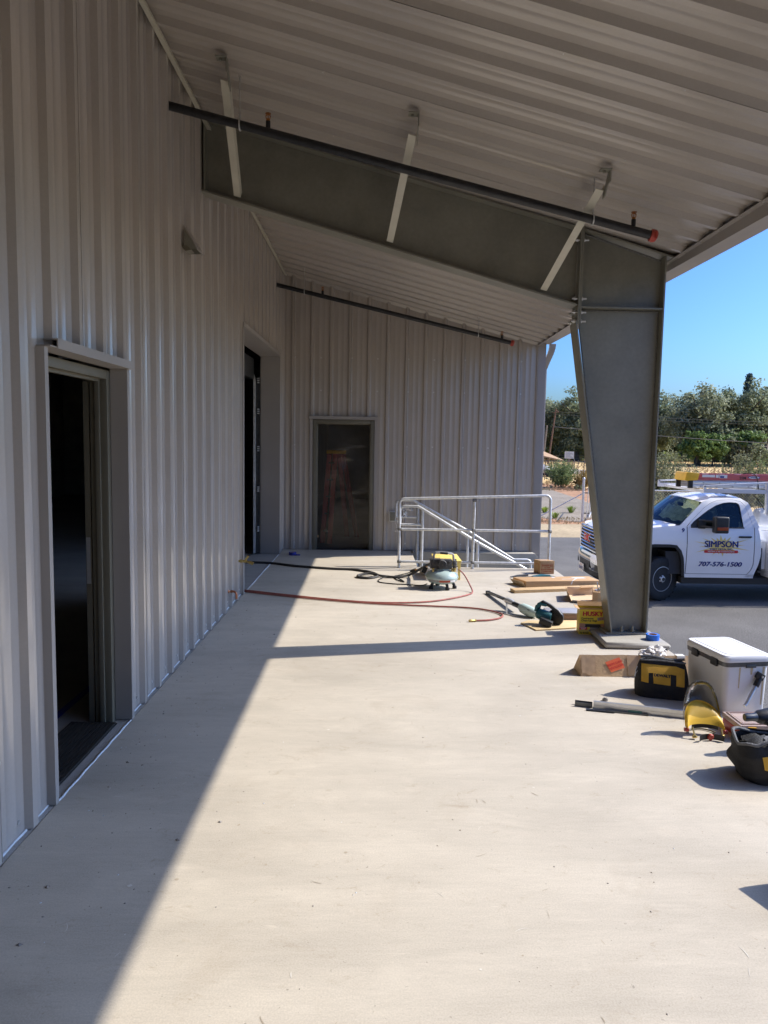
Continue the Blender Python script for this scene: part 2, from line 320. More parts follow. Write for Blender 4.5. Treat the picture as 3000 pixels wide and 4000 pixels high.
# vehicle
K['paint'] = mat('white_car_paint', (0.88, 0.88, 0.89), 0.22, 0, 0.02, 3, coat=0.6)
K['chrome'] = mat('chrome', (0.72, 0.72, 0.73), 0.08, 1.0)
K['vglass'] = glassy('vehicle_glass', (0.62, 0.72, 0.72), rough=0.01)
K['amber'] = mat('amber_lens', (0.35, 0.055, 0.01), 0.2)
K['lens'] = glassy('headlamp_lens', (0.8, 0.82, 0.85), rough=0.05, haze=0.25, hcol=(0.7, 0.72, 0.75))
K['tyre'] = mat('tyre_rubber', (0.020, 0.020, 0.021), 0.8, 0, 0.2, 20, 0.2, 50)
K['rim'] = mat('painted_rim', (0.42, 0.42, 0.42), 0.4, 0.3, 0.12, 12)
K['blue'] = mat('blue_vinyl', (0.012, 0.030, 0.22), 0.35)
K['sunray'] = mat('yellow_vinyl', (0.80, 0.62, 0.20), 0.4)
K['whitesteel'] = mat('white_enamel_rack', (0.76, 0.76, 0.76), 0.4, 0, 0.05, 8)
K['fibre'] = mat('red_fibreglass', (0.52, 0.11, 0.105), 0.45, 0, 0.06, 8)
K['ladyellow'] = mat('yellow_ladder_cap', (0.80, 0.45, 0.02), 0.4, 0, 0.1, 10)
K['seat'] = mat('grey_seat_cloth', (0.045, 0.05, 0.06), 0.85)
K['silver'] = mat('silver_sunshade', (0.40, 0.50, 0.40), 0.4, 0.0, 0.4, 14, 0.6, 20)
# landscape
K['asphalt'] = mat('asphalt', (0.132, 0.127, 0.121), 0.88, 0, 0.16, 1.1, 0.9, 70, 0.25, var2=0.55, vs2=55, detail=8)
K['dirt'] = mat('sandy_dirt', (0.42, 0.335, 0.215), 0.95, 0, 0.16, 0.6, 0.6, 14, 0.1, var2=0.18, vs2=9)
K['gravel'] = mat('grey_gravel', (0.29, 0.25, 0.20), 0.95, 0, 0.14, 0.5, 0.6, 20, 0.1, var2=0.25, vs2=12)
K['mulch'] = mat('reddish_soil', (0.40, 0.235, 0.14), 0.95, 0, 0.25, 1.2, 0.6, 12, 0.1, var2=0.25, vs2=8)
K['grass'] = mat('dry_grass', (0.60, 0.44, 0.22), 0.95, 0, 0.16, 0.15, 0.6, 6, 0.1, var2=0.25, vs2=2.5)
K['drystem'] = mat('dry_grass_stems', (0.62, 0.47, 0.24), 0.9, 0, 0.2, 2)
K['bark'] = mat('oak_bark', (0.085, 0.07, 0.055), 0.9, 0, 0.3, 4, 0.5, 12)
K['oak'] = leaf('oak_foliage', (0.17, 0.20, 0.105), (0.40, 0.425, 0.27), 0.40)
K['oak2'] = leaf('dark_oak_foliage', (0.13, 0.165, 0.082), (0.34, 0.37, 0.22), 0.40)
K['conif'] = leaf('conifer_foliage', (0.055, 0.095, 0.075), (0.14, 0.19, 0.15), 0.1)
K['lush'] = leaf('bright_foliage', (0.085, 0.15, 0.035), (0.21, 0.30, 0.085))
K['vine'] = leaf('vine_foliage', (0.14, 0.22, 0.03), (0.34, 0.42, 0.06), 0.35)
K['olive'] = leaf('silvery_foliage', (0.14, 0.16, 0.07), (0.36, 0.36, 0.20))
K['rock'] = leaf('green_shrub_foliage', (0.13, 0.19, 0.07), (0.30, 0.36, 0.15))
K['dryleaf'] = leaf('dry_foliage', (0.36, 0.25, 0.08), (0.52, 0.40, 0.16))
K['tan'] = mat('tan_canvas', (0.38, 0.25, 0.145), 0.85, 0, 0.08, 3)
K['wood'] = mat('weathered_pole', (0.17, 0.10, 0.068), 0.85, 0, 0.2, 6)
K['wood2'] = mat('grey_post', (0.24, 0.20, 0.16), 0.85, 0, 0.2, 6)
K['housewall'] = mat('grey_house_siding', (0.16, 0.165, 0.18), 0.8)
K['roof'] = mat('brown_shingles', (0.20, 0.155, 0.14), 0.9, 0, 0.2, 3)
K['winglass'] = mat('dark_window_glass', (0.05, 0.06, 0.08), 0.1)
# ------------------------------------------------------------------ setting: ground
def sheet(name, m, pts, z, sub=0):
    mb = MB(); mb.prism(pts, [], lambda x, y: (x, y, z), (0, 0, -0.002)); return struct(mb.build(name, m, smooth=False))
def wavy(a, b, n, amp, seed):
    out = []
    for i in range(n):
        t = i/n; x = a[0]+(b[0]-a[0])*t; y = a[1]+(b[1]-a[1])*t
        out.append((x, y+amp*noise.noise(Vector((x*0.6, y*0.6, seed)))))
    return out
sheet('ground', K['grass'], [(-1500, -600), (1500, -600), (1500, 2200), (-1500, 2200)], G-0.024)
sheet('dirt_verge', K['dirt'], [(-40, 18)]+[(90, 18)]+wavy((90, 30), (7.9, 26.4), 40, 0.8, 1)+wavy((7.9, 26.4), (-40, 27.5), 40, 0.5, 2), G-0.018)
sheet('soil_bed', K['mulch'], [(-12, 25.9)]+wavy((2, 26.3), (9, 26.2), 12, 0.3, 8)+[(11.6, 30), (13.6, 38), (14.2, 46), (13.6, 52), (9, 50), (7, 31), (-12, 32)], G-0.014)
sheet('gravel_drive', K['gravel'], [(-30, 36), (-4, 30.2)]+wavy((3.5, 29.3), (6.6, 28.7), 5, 0.3, 3)+[(7.7, 26.9), (9.4, 29.6), (10.5, 34), (10.9, 38.5), (11.3, 49), (9.5, 58), (2, 66), (-30, 70)], G-0.010)
sheet('far_road', K['gravel'], [(-60, 96), (15, 84.5), (18.6, 81), (19.6, 67), (17.2, 57.8), (19.5, 56), (23, 60), (24.5, 70), (23, 84), (10, 95), (-60, 104)], G-0.008)
sheet('asphalt_lot', K['asphalt'], [(-60, -60), (80, -60)]+wavy((80, 24), (-60, 21.0), 90, 0.28, 5), G)

# ------------------------------------------------------------------ platform, steps, interior floor
A14 = 0.0140
def WX(y): return -1.547 + A14*y
def side(u, n, z): return (-1.547 + A14*u + n, u - A14*n, z)
outline = [(WX(-6)+0.03, -6), (2.585, -6), (2.585, 10.22), (0.68, 10.22), (0.68, 11.735), (WX(11.735)+0.03, 11.735)]
mb = MB(); mb.prism(outline, [], lambda x, y: (x, y, 0.0), (0, 0, G-0.05)); struct(mb.build('concrete_platform', K['slab'], bevel=0.008, smooth=False))
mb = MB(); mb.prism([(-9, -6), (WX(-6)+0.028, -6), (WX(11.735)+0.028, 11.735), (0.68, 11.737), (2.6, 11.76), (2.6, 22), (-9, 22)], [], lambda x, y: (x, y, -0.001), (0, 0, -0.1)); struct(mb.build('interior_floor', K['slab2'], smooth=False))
steps = thing('concrete_steps', 'concrete steps going down behind the railing beside the end wall', 'steps', (0.68, 10.9, G))
for i in range(5):
    mb = MB(); mb.box((0.682+0.3*i, 10.222, G-0.02), (0.98+0.3*i, 11.448, -0.19*(i+1))); mb.build('step', K['stem'], steps, bevel=0.008)
mb = MB(); mb.prism([(0.684, G-0.05), (2.66, G-0.05), (2.66, -0.06), (2.60, 0.02), (0.684, 0.02)], [], lambda x, z: (x, 11.45, z), (0, 0.232, 0))
o = mb.build('foundation_wall', K['stem'], bevel=0.006); tag(o, 'low concrete foundation wall under the end wall beside the steps', 'wall')

# ------------------------------------------------------------------ ribbed cladding
def profile(u0, u1, per, c0, bw, cw, h, st=True):
    pts = []; k0 = int(math.floor((u0-c0)/per))-1; k1 = int(math.ceil((u1-c0)/per))+1
    for k in range(k0, k1+1):
        c = c0+k*per; pts += [(c-bw, 0), (c-cw, h), (c+cw, h), (c+bw, 0)]
        if st:
            for f in (0.36, 0.64):
                s = c+per*f; pts += [(s-0.016, 0), (s-0.006, 0.0035), (s+0.006, 0.0035), (s+0.016, 0)]
    def at(u):
        for (a, p), (b, q) in zip(pts, pts[1:]):
            if a <= u <= b: return p+(q-p)*(u-a)/max(b-a, 1e-9)
        return 0
    return [(u0, at(u0))]+[p for p in pts if u0+1e-6 < p[0] < u1-1e-6]+[(u1, at(u1))], at
def clad_panel(u0, u1, prof, P, zlo, zhi, holes, nz, seed):
    pts, at = profile(u0, u1, *prof); ex = [e for h in holes for e in h[:2] if u0 < e < u1]
    pts = sorted(pts+[(e, at(e)) for e in ex]); mb = MB()
    wob = lambda u, z: 0.0016*noise.noise(Vector((u*2.3, z*0.9, seed)))
    for (a, na), (b, nb) in zip(pts, pts[1:]):
        if b-a < 1e-6: continue
        mid = (a+b)/2; segs = [(zlo, None)]
        for (h0, h1, z0, z1) in holes:
            if h0 < mid < h1:
                segs = [(z1, None)] if z0 <= zlo+0.05 else [(zlo, z0), (z1, None)]
        for (s0, s1) in segs:
            ta = zhi(a) if s1 is None else s1; tb = zhi(b) if s1 is None else s1
            base = len(mb.v); V = []
            for j in range(nz+1):
                f = j/nz; za = s0+(ta-s0)*f; zb = s0+(tb-s0)*f
                V += [P(a, na+wob(a, za), za), P(b, nb+wob(b, zb), zb)]
            mb.add(V, [(2*j, 2*j+1, 2*j+3, 2*j+2) for j in range(nz)])
    # weld the strips so that shading runs across
    me_v = {}; nv = []; mp = []
    for p in mb.v:
        k = tuple(round(q, 5) for q in p)
        if k not in me_v: me_v[k] = len(nv); nv.append(p)
        mp.append(me_v[k])
    mb.f = [tuple(mp[i] for i in f) for f in mb.f]; mb.v = nv
    return mb
def screws(spots, P, parent, name='screw'):
    mb = MB()
    for (u, n, z) in spots:
        c = Vector(P(u, n, z)); d = (Vector(P(u, n+0.1, z))-c).normalized(); a = d.orthogonal().normalized(); b = d.cross(a)
        R1 = [c+0.0105*(math.cos(t*PI/3)*a+math.sin(t*PI/3)*b) for t in range(6)]; R2 = [p+d*0.006 for p in R1]
        R3 = [c+0.0135*(math.cos(t*PI/3)*a+math.sin(t*PI/3)*b)+d*0.0015 for t in range(6)]
        mb.rings([[c+(p-c)*1.0 for p in R3], R1, R2])
    return stuff(mb.build(name, K['zinc'], parent))
# long side wall on the left
SP = (0.3145, 4.770, 0.036, 0.023, 0.034)
DOOR = (3.42, 4.47, 0.0, 2.15); ROLL = (8.25, 11.15, 0.0, 2.95)
side_wall = thing('side_wall', 'long grey brown ribbed metal wall along the left side of the platform', 'wall', side(4, 0, 0))
seam0 = 4.770+0.019; pw = 3*0.3145
for k in range(-11, 8):
    a, b = seam0+k*pw, seam0+(k+1)*pw-0.004; b = min(b, 11.685)
    if b-a < 0.05: continue
    clad_panel(a, b, SP, side, 0.006, lambda u: 4.62, [DOOR, ROLL], 8, k*1.7).build('wall_panel', K['clad'], side_wall)
S = []
for k in range(-9, 8):
    for z in (0.42, 0.95, 1.55, 2.35, 3.1, 3.85):
        u = seam0+k*pw+0.012
        if not (DOOR[0]-.1 < u < DOOR[1]+.1 and z < 2.3) and not (ROLL[0]-.1 < u < 11.5 and z < 3.1): S.append((u, 0.033-0.01, z))
    for q in range(3):
        u = seam0+k*pw+0.2+q*0.3145
        if not DOOR[0]-.1 < u < DOOR[1]+.1 and not ROLL[0]-.1 < u < 11.5: S.append((u, 0.0, 0.07))
screws(S, side, side_wall)
mb = MB()     # bead of sealant along the foot of the pans and across the doorways
u = -5.0
for k in range(-33, 24):
    c = 4.770+k*0.3145; a, b = c-0.3145+0.036, c-0.036
    if b > 11.3 or a < -5: continue
    if DOOR[0] < (a+b)/2 < DOOR[1] or ROLL[0] < (a+b)/2 < ROLL[1]: continue
    pts = [side(a+(b-a)*t/5, 0.004+0.003*random.random(), 0.004) for t in range(6)]
    mb.tube(pts, [0.004+0.003*random.random() for _ in pts], 5)
for (a, b) in ((DOOR[0], DOOR[1]), (ROLL[0], ROLL[1]-.02)):
    n_ = 16; mb.tube([side(a+(b-a)*t/n_, 0.032+0.002*math.sin(t*2.1), 0.0015) for t in range(n_+1)], [0.0045+0.0025*random.random() for _ in range(n_+1)], 5)
stuff(mb.build('sealant', K['caulk'], side_wall))
mb = MB()     # girts and lining behind the sheets
def lin_box(a, b, z0, z1):
    mb.add([side(a, -0.03, z0), side(b, -0.03, z0), side(b, -0.24, z0), side(a, -0.24, z0), side(a, -0.03, z1), side(b, -0.03, z1), side(b, -0.24, z1), side(a, -0.24, z1)],
           [(0,3,2,1),(4,5,6,7),(0,1,5,4),(1,2,6,5),(2,3,7,6),(3,0,4,7)])
lin_box(-6, 3.385, 0.0, 4.6); lin_box(3.39, 4.51, 2.20, 4.6); lin_box(4.515, 8.21, 0.0, 4.6); lin_box(8.215, 11.20, 3.0, 4.6); lin_box(11.205, 22, 0.0, 4.6)
mb.build('wall_lining', K['inwall'], side_wall)
# end wall
EY = 11.69
def endp(u, n, z): return (u, EY-n, z)
def soff(x, y): return 4.15-0.252*x-0.018*y
EP = (0.2925, -1.232+0.020, 0.034, 0.019, 0.032)
FD = (-0.905, 0.062, 0.0, 2.075)
end_wall = thing('end_wall', 'ribbed metal end wall with a doorway closing the far end of the platform', 'wall', (0.6, EY, 0))
seam1 = EP[1]+0.016; pe = 3*0.2925
for k in range(-1, 5):
    a, b = max(seam1+k*pe, -1.375), min(seam1+(k+1)*pe-0.004, 2.585)
    if b-a < 0.04: continue
    clad_panel(a, b, EP, endp, 0.022 if a > 0.2 else 0.006, lambda u: soff(u, EY)+0.06, [FD], 6, 40+k).build('wall_panel', K['clad'], end_wall)
S = []
for k in range(-1, 5):
    for z in (0.12, 0.85, 1.65, 2.5, 3.0):
        u = seam1+k*pe+0.012
        if -1.35 < u < 2.55 and not (FD[0]-.1 < u < FD[1]+.1 and z < 2.2) and z < soff(u, EY)-.1: S.append((u, 0.022, z)); 
        if z > 0.2 and not (FD[0]-.1 < u+.4 < FD[1]+.1 and z < 2.2) and u+.4 < 2.5: S.append((u+0.4, 0.0, z))
screws(S, endp, end_wall)
mb = MB(); mb.box((2.585, EY-0.042, -0.02), (2.70, EY-0.036, 3.31)); mb.box((2.694, EY-0.036, -0.02), (2.70, EY+0.14, 3.27)); mb.build('corner_trim', K['trim'], end_wall)
mb = MB(); mb.box((0.064, EY-0.036, 0.0), (0.10, EY-0.030, 2.08)); mb.box((-0.945, EY-0.036, 0.0), (-0.907, EY-0.030, 2.08)); mb.build('edge_trim', K['trim'], end_wall)
mb = MB(); mb.box((-1.37, EY+0.03, 0.0), (-0.93, EY+0.2, 4.5)); mb.box((-0.928, EY+0.03, 2.10), (0.085, EY+0.2, 4.4)); mb.box((0.087, EY+0.03, 0.0), (2.68, EY+0.2, 3.3)); mb.build('wall_lining', K['inwall'], end_wall)
# outer return of the end block
ret = thing('return_wall', 'sunlit outer return of the metal end wall beyond its corner', 'wall', (2.69, 15, G))
def retp(u, n, z): return (2.688+n, u, z)
for k in range(6):
    a = 11.84+k*0.94; clad_panel(a, a+0.936, (0.3133, 12.0, 0.033, 0.02, 0.03), retp, G+0.2, lambda u: 3.25, [], 3, 70+k).build('wall_panel', K['clad'], ret)
mb = MB(); mb.box((2.45, 11.70, G-0.05), (2.66, 17.5, G+0.25)); mb.build('footing', K['stem'], ret)
# unseen wall added behind the camera to darken the ribs facing it
nw = thing('added_rear_wall', 'unseen dark ribbed wall added behind the viewpoint to hold back light', 'wall', (0.6, -0.75, 0))
def nearp(u, n, z): return (u, -0.75+n, z)
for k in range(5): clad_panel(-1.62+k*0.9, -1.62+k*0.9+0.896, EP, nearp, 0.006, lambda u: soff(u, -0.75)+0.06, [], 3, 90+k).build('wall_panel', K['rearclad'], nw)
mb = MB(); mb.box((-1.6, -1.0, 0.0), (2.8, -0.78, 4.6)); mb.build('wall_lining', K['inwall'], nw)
# shell that keeps the rooms dark
shell = thing('metal_building', 'dark interior shell of the metal building behind the open doorways', 'building', (-4, 10, 0))
mb = MB(); mb.box((-9.2, -6.2, 4.62), (2.66, 22.2, 4.72)); mb.build('roof', K['inwall'], shell)
mb = MB(); mb.box((-9.2, -6.2, -0.1), (-9.0, 22.2, 4.62)); mb.build('rear_wall', K['inwall'], shell)
mb = MB(); mb.box((-8.99, 22.0, -0.1), (2.66, 22.2, 4.62)); mb.build('far_wall', K['inwall'], shell)
mb = MB(); mb.box((-8.99, -6.2, -0.1), (-1.66, -6.0, 4.62)); mb.build('near_wall', K['inwall'], shell)
mb = MB(); mb.box((2.52, EY+0.22, -0.05), (2.65, 22.0, 4.62)); mb.build('outer_wall', K['inwall'], shell)

# ------------------------------------------------------------------ canopy over the platform
can = thing('canopy', 'sloping canopy with a ribbed grey brown metal ceiling over the platform', 'canopy', (0.6, 4, 3.9))
EX = 2.590
CP = (0.3165, 5.050, 0.040, 0.020, 0.042)
y0 = 5.050-0.016-3*0.3165*11
k = 0
while y0 < EY:
    y1 = min(y0+3*0.3165-0.003, EY-0.04); pts, at = profile(y0, y1, *CP); mb = MB(); V = []; nx = 12; n = len(pts)
    for i in range(nx+1):
        for (y, h) in pts:
            x = WX(y)+0.040+(EX-WX(y)-0.040)*i/nx; V.append((x, y, soff(x, y)-h-0.0035*noise.noise(Vector((x*0.9, y*1.6, k)))))
    mb.add(V, [(i*n+j, (i+1)*n+j, (i+1)*n+j+1, i*n+j+1) for i in range(nx) for j in range(n-1)])
    mb.build('soffit_panel', K['soffit'], can); y0 += 3*0.3165; k += 1
def sofp(x, n, y): return (x, y, soff(x, y)-n)
S = []
for k in range(-11, 8):
    yy = 5.050+3*0.3165*k+0.0
    for x in (-3.4, -0.33, 0.33, 0.98, 1.62, 2.2): S.append((x+0.03*math.sin(k*7+x), 0.034, yy+0.005))
screws(S, sofp, can)
mb = MB()
for i in range(24):
    u = -5.9+i*17.5/24; v = u+17.5/24; P = []
    for q in (u, v):
        z = soff(WX(q)+0.05, q); P += [side(q, 0.036, z-0.062), side(q, 0.072, z-0.062-0.008), side(q, 0.072, z-0.040-.008), side(q, 0.036, z-0.040)]
    mb.add(P, [(0,1,5,4),(1,2,6,5),(2,3,7,6),(3,0,4,7)])
mb.build('corner_trim', K['strap'], can)
def along(name, sec, m, ya=-6, yb=EY-0.045, bevel=0):
    """section in (x, drop below the ceiling plane at the eave) swept along the eave"""
    mb = MB(); R = []
    for i in range(9):
        y = ya+(yb-ya)*i/8; z0 = soff(EX, y); R.append([(x, y, z0+dz if fl else dz) for (x, dz, fl) in sec])
    mb.rings(R); return mb.build(name, m, can, bevel=bevel)
along('eave_trim', [(2.558, -0.044, 1), (2.604, -0.044, 1), (2.604, -0.038, 1), (2.558, -0.038, 1)], K['trim'])
along('fascia', [(2.602, 3.275, 0), (2.766, 3.275, 0), (2.790, 3.44, 0), (2.602, 3.44, 0)], K['trim'], yb=EY+0.02)
S = []
for k in range(-11, 8):
    for q in range(3): S.append((2.580, 0.043, 5.050+0.3165*(3*k+q)))
screws(S, sofp, can)
mb = MB(); R = []
for y in (-6.0, EY+0.03): R.append([(-1.75, y, soff(-1.75, y)+0.24), (2.79, y, soff(2.79, y)+0.20), (2.79, y, soff(2.79, y)+0.23), (-1.75, y, soff(-1.75, y)+0.30)])
mb.rings(R); mb.build('roof_deck', K['trim'], can)
mb = MB(); mb.box((2.63, -6, 3.44), (2.79, EY+0.02, 3.62)); mb.build('gutter', K['trim'], can)
mb = MB(); pr = [(2.735, 11.32, 3.27), (2.735, 11.32, 3.13)]+[(2.735-0.055*(1-math.cos(t*PI/8)), 11.40+0.25*math.sin(t*PI/8)*0.3, 3.13-0.30*math.sin(t*PI/8)) for t in range(1, 5)]
def rect_tube(mb, pts, wx, wy, rib=0):
    R = []
    for i, p in enumerate(pts):
        s = 1+rib*(i % 2); R.append([(p[0]+a*wx*s, p[1]+b*wy*s, p[2]+c*wx*0.0) for a, b, c in ((-1,-1,0),(1,-1,0),(1,1,0),(-1,1,0))])
    mb.rings(R)
ds = thing('downspout', 'grey brown downspout with a corrugated elbow at the end wall corner', 'downspout', (2.74, 11.85, 0))
mb = MB(); pts = []
for i in range(17):
    t = i/16; pts.append((2.79-0.055*math.sin(t*PI/2)**2, 11.62+0.30*t*t, 3.27-0.36*t))
rect_tube(mb, pts, 0.042, 0.038, 0.09); mb.build('elbow', K['trim'], ds)
mb = MB(); mb.box((2.715, 11.875, G+0.1), (2.775, 11.955, 2.93)); mb.build('pipe', K['trim'], ds, bevel=0.006)

# ------------------------------------------------------------------ steel frame
FY = 6.565; HW = 0.095
colm = thing('steel_column', 'tapered grey steel column on a concrete pad at the platform edge', 'column', (2.35, FY, 0.055))
mb = MB(); mb.prism([(2.195, 0.07), (2.492, 0.07), (2.492, 3.325), (1.79, 3.555), (1.79, 2.80)], [], lambda x, z: (x, FY-0.004, z), (0, 0.008, 0)); mb.build('web', K['primer'], colm)
def plate(name, p, q, th, hw=HW, y=FY, par=None, m='primer', flip=1):
    p, q = Vector(p), Vector(q); d = (q-p).normalized(); nrm = Vector((d.z, 0, -d.x))*flip*th; mb = MB()
    R = [[(a.x, y-hw, a.z), (a.x, y+hw, a.z), (a.x+nrm.x, y+hw, a.z+nrm.z), (a.x+nrm.x, y-hw, a.z+nrm.z)] for a in (p, q)]
    mb.rings(R); return mb.build(name, K[m], par)
plate('inner_flange', (2.178, 0, 0.07), (1.742, 0, 2.80), 0.013, par=colm)
plate('outer_flange', (2.492, 0, 0.07), (2.492, 0, 3.352), 0.013, par=colm)
plate('end_plate', (1.776, 0, 2.77), (1.776, 0, 3.60), 0.014, par=colm)
plate('cap_plate', (1.792, 0, 3.556), (2.60, 0, 3.330), 0.012, par=colm, flip=-1)
for s in (-1, 1):
    mb = MB(); mb.box((1.792, FY+s*0.006 if s > 0 else FY-0.092, 2.908), (2.490, FY+0.092 if s > 0 else FY-0.006, 2.92)); mb.build('stiffener', K['primer'], colm)
mb = MB(); mb.tube(bez([(1.80, FY-0.012, 2.898), (2.1, FY-0.013, 2.899), (2.485, FY-0.012, 2.899)], 6), 0.007, 6); mb.tube([(1.80, FY-0.012, 3.545), (2.485, FY-0.012, 3.328)], 0.008, 6)
mb.tube([(2.205, FY-0.01, 0.09), (1.80, FY-0.01, 2.76)], 0.005, 6); mb.tube([(2.484, FY-0.01, 0.09), (2.484, FY-0.01, 2.89)], 0.005, 6); mb.build('weld', K['weld'], colm)
mb = MB(); mb.box((2.13, FY-0.105, 0.056), (2.54, FY+0.105, 0.072)); mb.build('base_plate', K['primer'], colm, bevel=0.003)
for (x, y) in ((2.285, FY-0.06), (2.385, FY-0.06), (2.285, FY+0.06), (2.385, FY+0.06)):
    mb = MB(); mb.cyl((x, y, 0.072), (x, y, 0.092), 0.019, 6); mb.cyl((x, y, 0.092), (x, y, 0.125), 0.0115, 10); mb.build('anchor_bolt', K['primer'], colm)
pad = MB(); pad.prism([(2.035, 6.185), (2.60, 6.16), (2.585, 6.93), (2.06, 6.93)], [], lambda x, y: (x, y, 0.001), (0, 0, 0.054))
tag(pad.build('concrete_pad', K['stem'], bevel=0.018, seg=1), 'low chamfered concrete pad under the steel column', 'pad')
raf = thing('steel_rafter', 'deep dark steel rafter running from the side wall to the column', 'beam', (0.2, FY, 3.5))
mb = MB(); mb.prism([(-1.50, 4.395), (-1.50, 3.828), (1.752, 2.940), (1.752, 3.566)], [], lambda x, z: (x, FY-0.004, z), (0, 0.008, 0)); mb.build('web', K['primer'], raf)
plate('bottom_flange', (-1.50, 0, 3.826), (1.752, 0, 2.938), 0.013, par=raf)
plate('top_flange', (-1.50, 0, 4.396), (1.752, 0, 3.567), 0.012, par=raf, flip=-1)
plate('end_plate', (1.760, 0, 2.77), (1.760, 0, 3.60), 0.014, par=raf)
plate('wall_plate', (-1.43, 0, 3.80), (-1.43, 0, 4.40), 0.012, par=raf)
for z in (2.80, 2.875, 2.99, 3.48):
    for s in (-0.055, 0.055):
        mb = MB(); mb.cyl((1.715, FY+s, z), (1.84, FY+s, z), 0.009, 8); mb.cyl((1.730, FY+s, z), (1.744, FY+s, z), 0.017, 6); mb.cyl((1.790, FY+s, z), (1.806, FY+s, z), 0.017, 6); mb.build('bolt', K['zinc'], raf)
for (xt, xb, zb) in ((-1.025, -1.150, 3.745), (0.270, 0.135, 3.405), (1.590, 1.455, 3.035)):
    zt = soff(xt, 5.30)-0.135; p = Vector((xt-0.015, 5.36, zt)); q = Vector((xb, 6.468, zb+0.012)); mb = MB()
    d = (q-p).normalized(); a = Vector((1, 0, -0.25)).normalized(); a = (a-d*a.dot(d)).normalized(); b = a.cross(d)
    hw = 0.028
    def angle(mb, p, q):
        for (o1, o2, t1, t2) in ((-hw, hw, 0, 0.005), (hw-0.005, hw, 0.005, 0.05)):
            R = [[e+a*o1+b*t1, e+a*o2+b*t1, e+a*o2+b*t2, e+a*o1+b*t2] for e in (p, q)]; mb.rings(R)
    angle(mb, p, q); brc = mb.build('flange_brace', K['strap'], raf)
    mb = MB(); zs = soff(xt, 5.30)
    mb.prism([(5.235, zs-0.03), (5.30, zs-0.035), (5.345, zs-0.10), (5.40, zs-0.145), (5.40, zs-0.19), (5.34, zs-0.18), (5.29, zs-0.12), (5.235, zs-0.12)], [], lambda y, z: (xt+0.018, y, z), (0.006, 0, 0))
    mb.box((xt-0.05, 5.22, zs-0.042), (xt+0.024, 5.29, zs-0.036)); mb.cyl((xt-0.02, 5.255, zs-0.058), (xt-0.02, 5.255, zs-0.036), 0.011, 6)
    MW[brc.name] = Matrix.Identity(4); mb.build('clip', K['primer'], brc)
# ------------------------------------------------------------------ doorways
def sbox(mb, u0, u1, n0, n1, z0, z1, m=0):
    mb.add([side(u0, n0, z0), side(u1, n0, z0), side(u1, n1, z0), side(u0, n1, z0), side(u0, n0, z1), side(u1, n0, z1), side(u1, n1, z1), side(u0, n1, z1)],
           [(0,3,2,1),(4,5,6,7),(0,1,5,4),(1,2,6,5),(2,3,7,6),(3,0,4,7)], m); return mb
near = thing('near_doorway', 'open doorway with olive steel frame in the side wall nearest the camera', 'doorway', side(4.05, 0, 0))
mb = MB(); mb.prism([(3.46, 2.138), (4.515, 2.138), (4.515, 2.184), (3.46, 2.184)], [], lambda u, z: side(u, 0.066, z), (0.006, 0, 0)); sbox(mb, 3.465, 4.51, 0.004, 0.066, 2.177, 2.183); sbox(mb, 3.39, 4.50, -0.062, 0.066, 2.140, 2.146); mb.build('head_flashing', K['trim'], near)
for (a, b, s) in ((3.384, 3.419, -1), (4.471, 4.506, 1)):
    mb = MB(); sbox(mb, a, b, 0.036, 0.042, 0.004, 2.139)
    e = 3.417 if s < 0 else 4.467; sbox(mb, e, e+0.006, -0.060, 0.041, 0.004, 2.139); f = a if s < 0 else b-0.005
    sbox(mb, f, f+0.005, 0.0, 0.036, 0.004, 2.139); mb.build('jamb_trim', K['trim'], near)
def door_frame(mb, P, a, b, top, n0, n1, fw_=0.05, rab=0.016):
    """pressed steel frame: two face returns and a stop, as stepped boxes round the opening"""
    for (u0, u1) in ((a, a+fw_), (b-fw_, b)):
        s = 1 if u0 == a else -1; e0, e1 = u0, u1
        P(mb, e0, e1, n0, n0-(n0-n1)*0.40, 0.0, top)
        P(mb, e0+(0 if s > 0 else -rab), e1+(rab if s > 0 else 0), n0-(n0-n1)*0.4-0.0005, n0-(n0-n1)*0.68, 0.0, top)
        P(mb, e0, e1, n0-(n0-n1)*0.68-0.0005, n1, 0.0, top)
    P(mb, a+fw_+0.0006, b-fw_-0.0006, n0, n0-(n0-n1)*0.4, top-fw_, top)
    P(mb, a+fw_+rab+0.0006, b-fw_-rab-0.0006, n0-(n0-n1)*0.4-0.0005, n0-(n0-n1)*0.68, top-fw_-rab, top)
    P(mb, a+fw_+0.0006, b-fw_-0.0006, n0-(n0-n1)*0.68-0.0005, n1, top-fw_, top)
mb = MB(); door_frame(mb, sbox, 3.425, 4.465, 2.125, -0.061, -0.162); mb.build('frame', K['frame'], near, bevel=0.002)
mb = MB(); sbox(mb, 4.425, 4.47, -0.172, -0.207, 0.004, 2.06); ij = mb.build('inner_jamb', K['frame'], near, bevel=0.002)
mb = MB(); sbox(mb, 4.421, 4.4245, -0.178, -0.202, 0.86, 1.14); MW[ij.name] = Matrix.Identity(4); mb.build('strike_plate', K['rim'], ij)
for z in (0.45, 1.1, 1.75):
    mb = MB(); mb.cyl(side(4.417, -0.137, z), side(4.409, -0.137, z), 0.010, 8); mb.cyl(side(4.417, -0.150, z), side(4.409, -0.150, z), 0.010, 8); mb.build('anchor_cap', K['frame'], near)
mt = thing('door_mat', 'black ribbed rubber mat in the threshold of the near doorway', 'mat', side(3.93, -0.15, 0))
mb = MB()
for i in range(11): sbox(mb, 3.50, 4.395, -0.035-i*0.025, -0.055-i*0.025, 0.004, 0.014)
sbox(mb, 3.49, 4.405, -0.03, -0.315, 0.0005, 0.0045); mb.build('mat', K['mat'], mt)
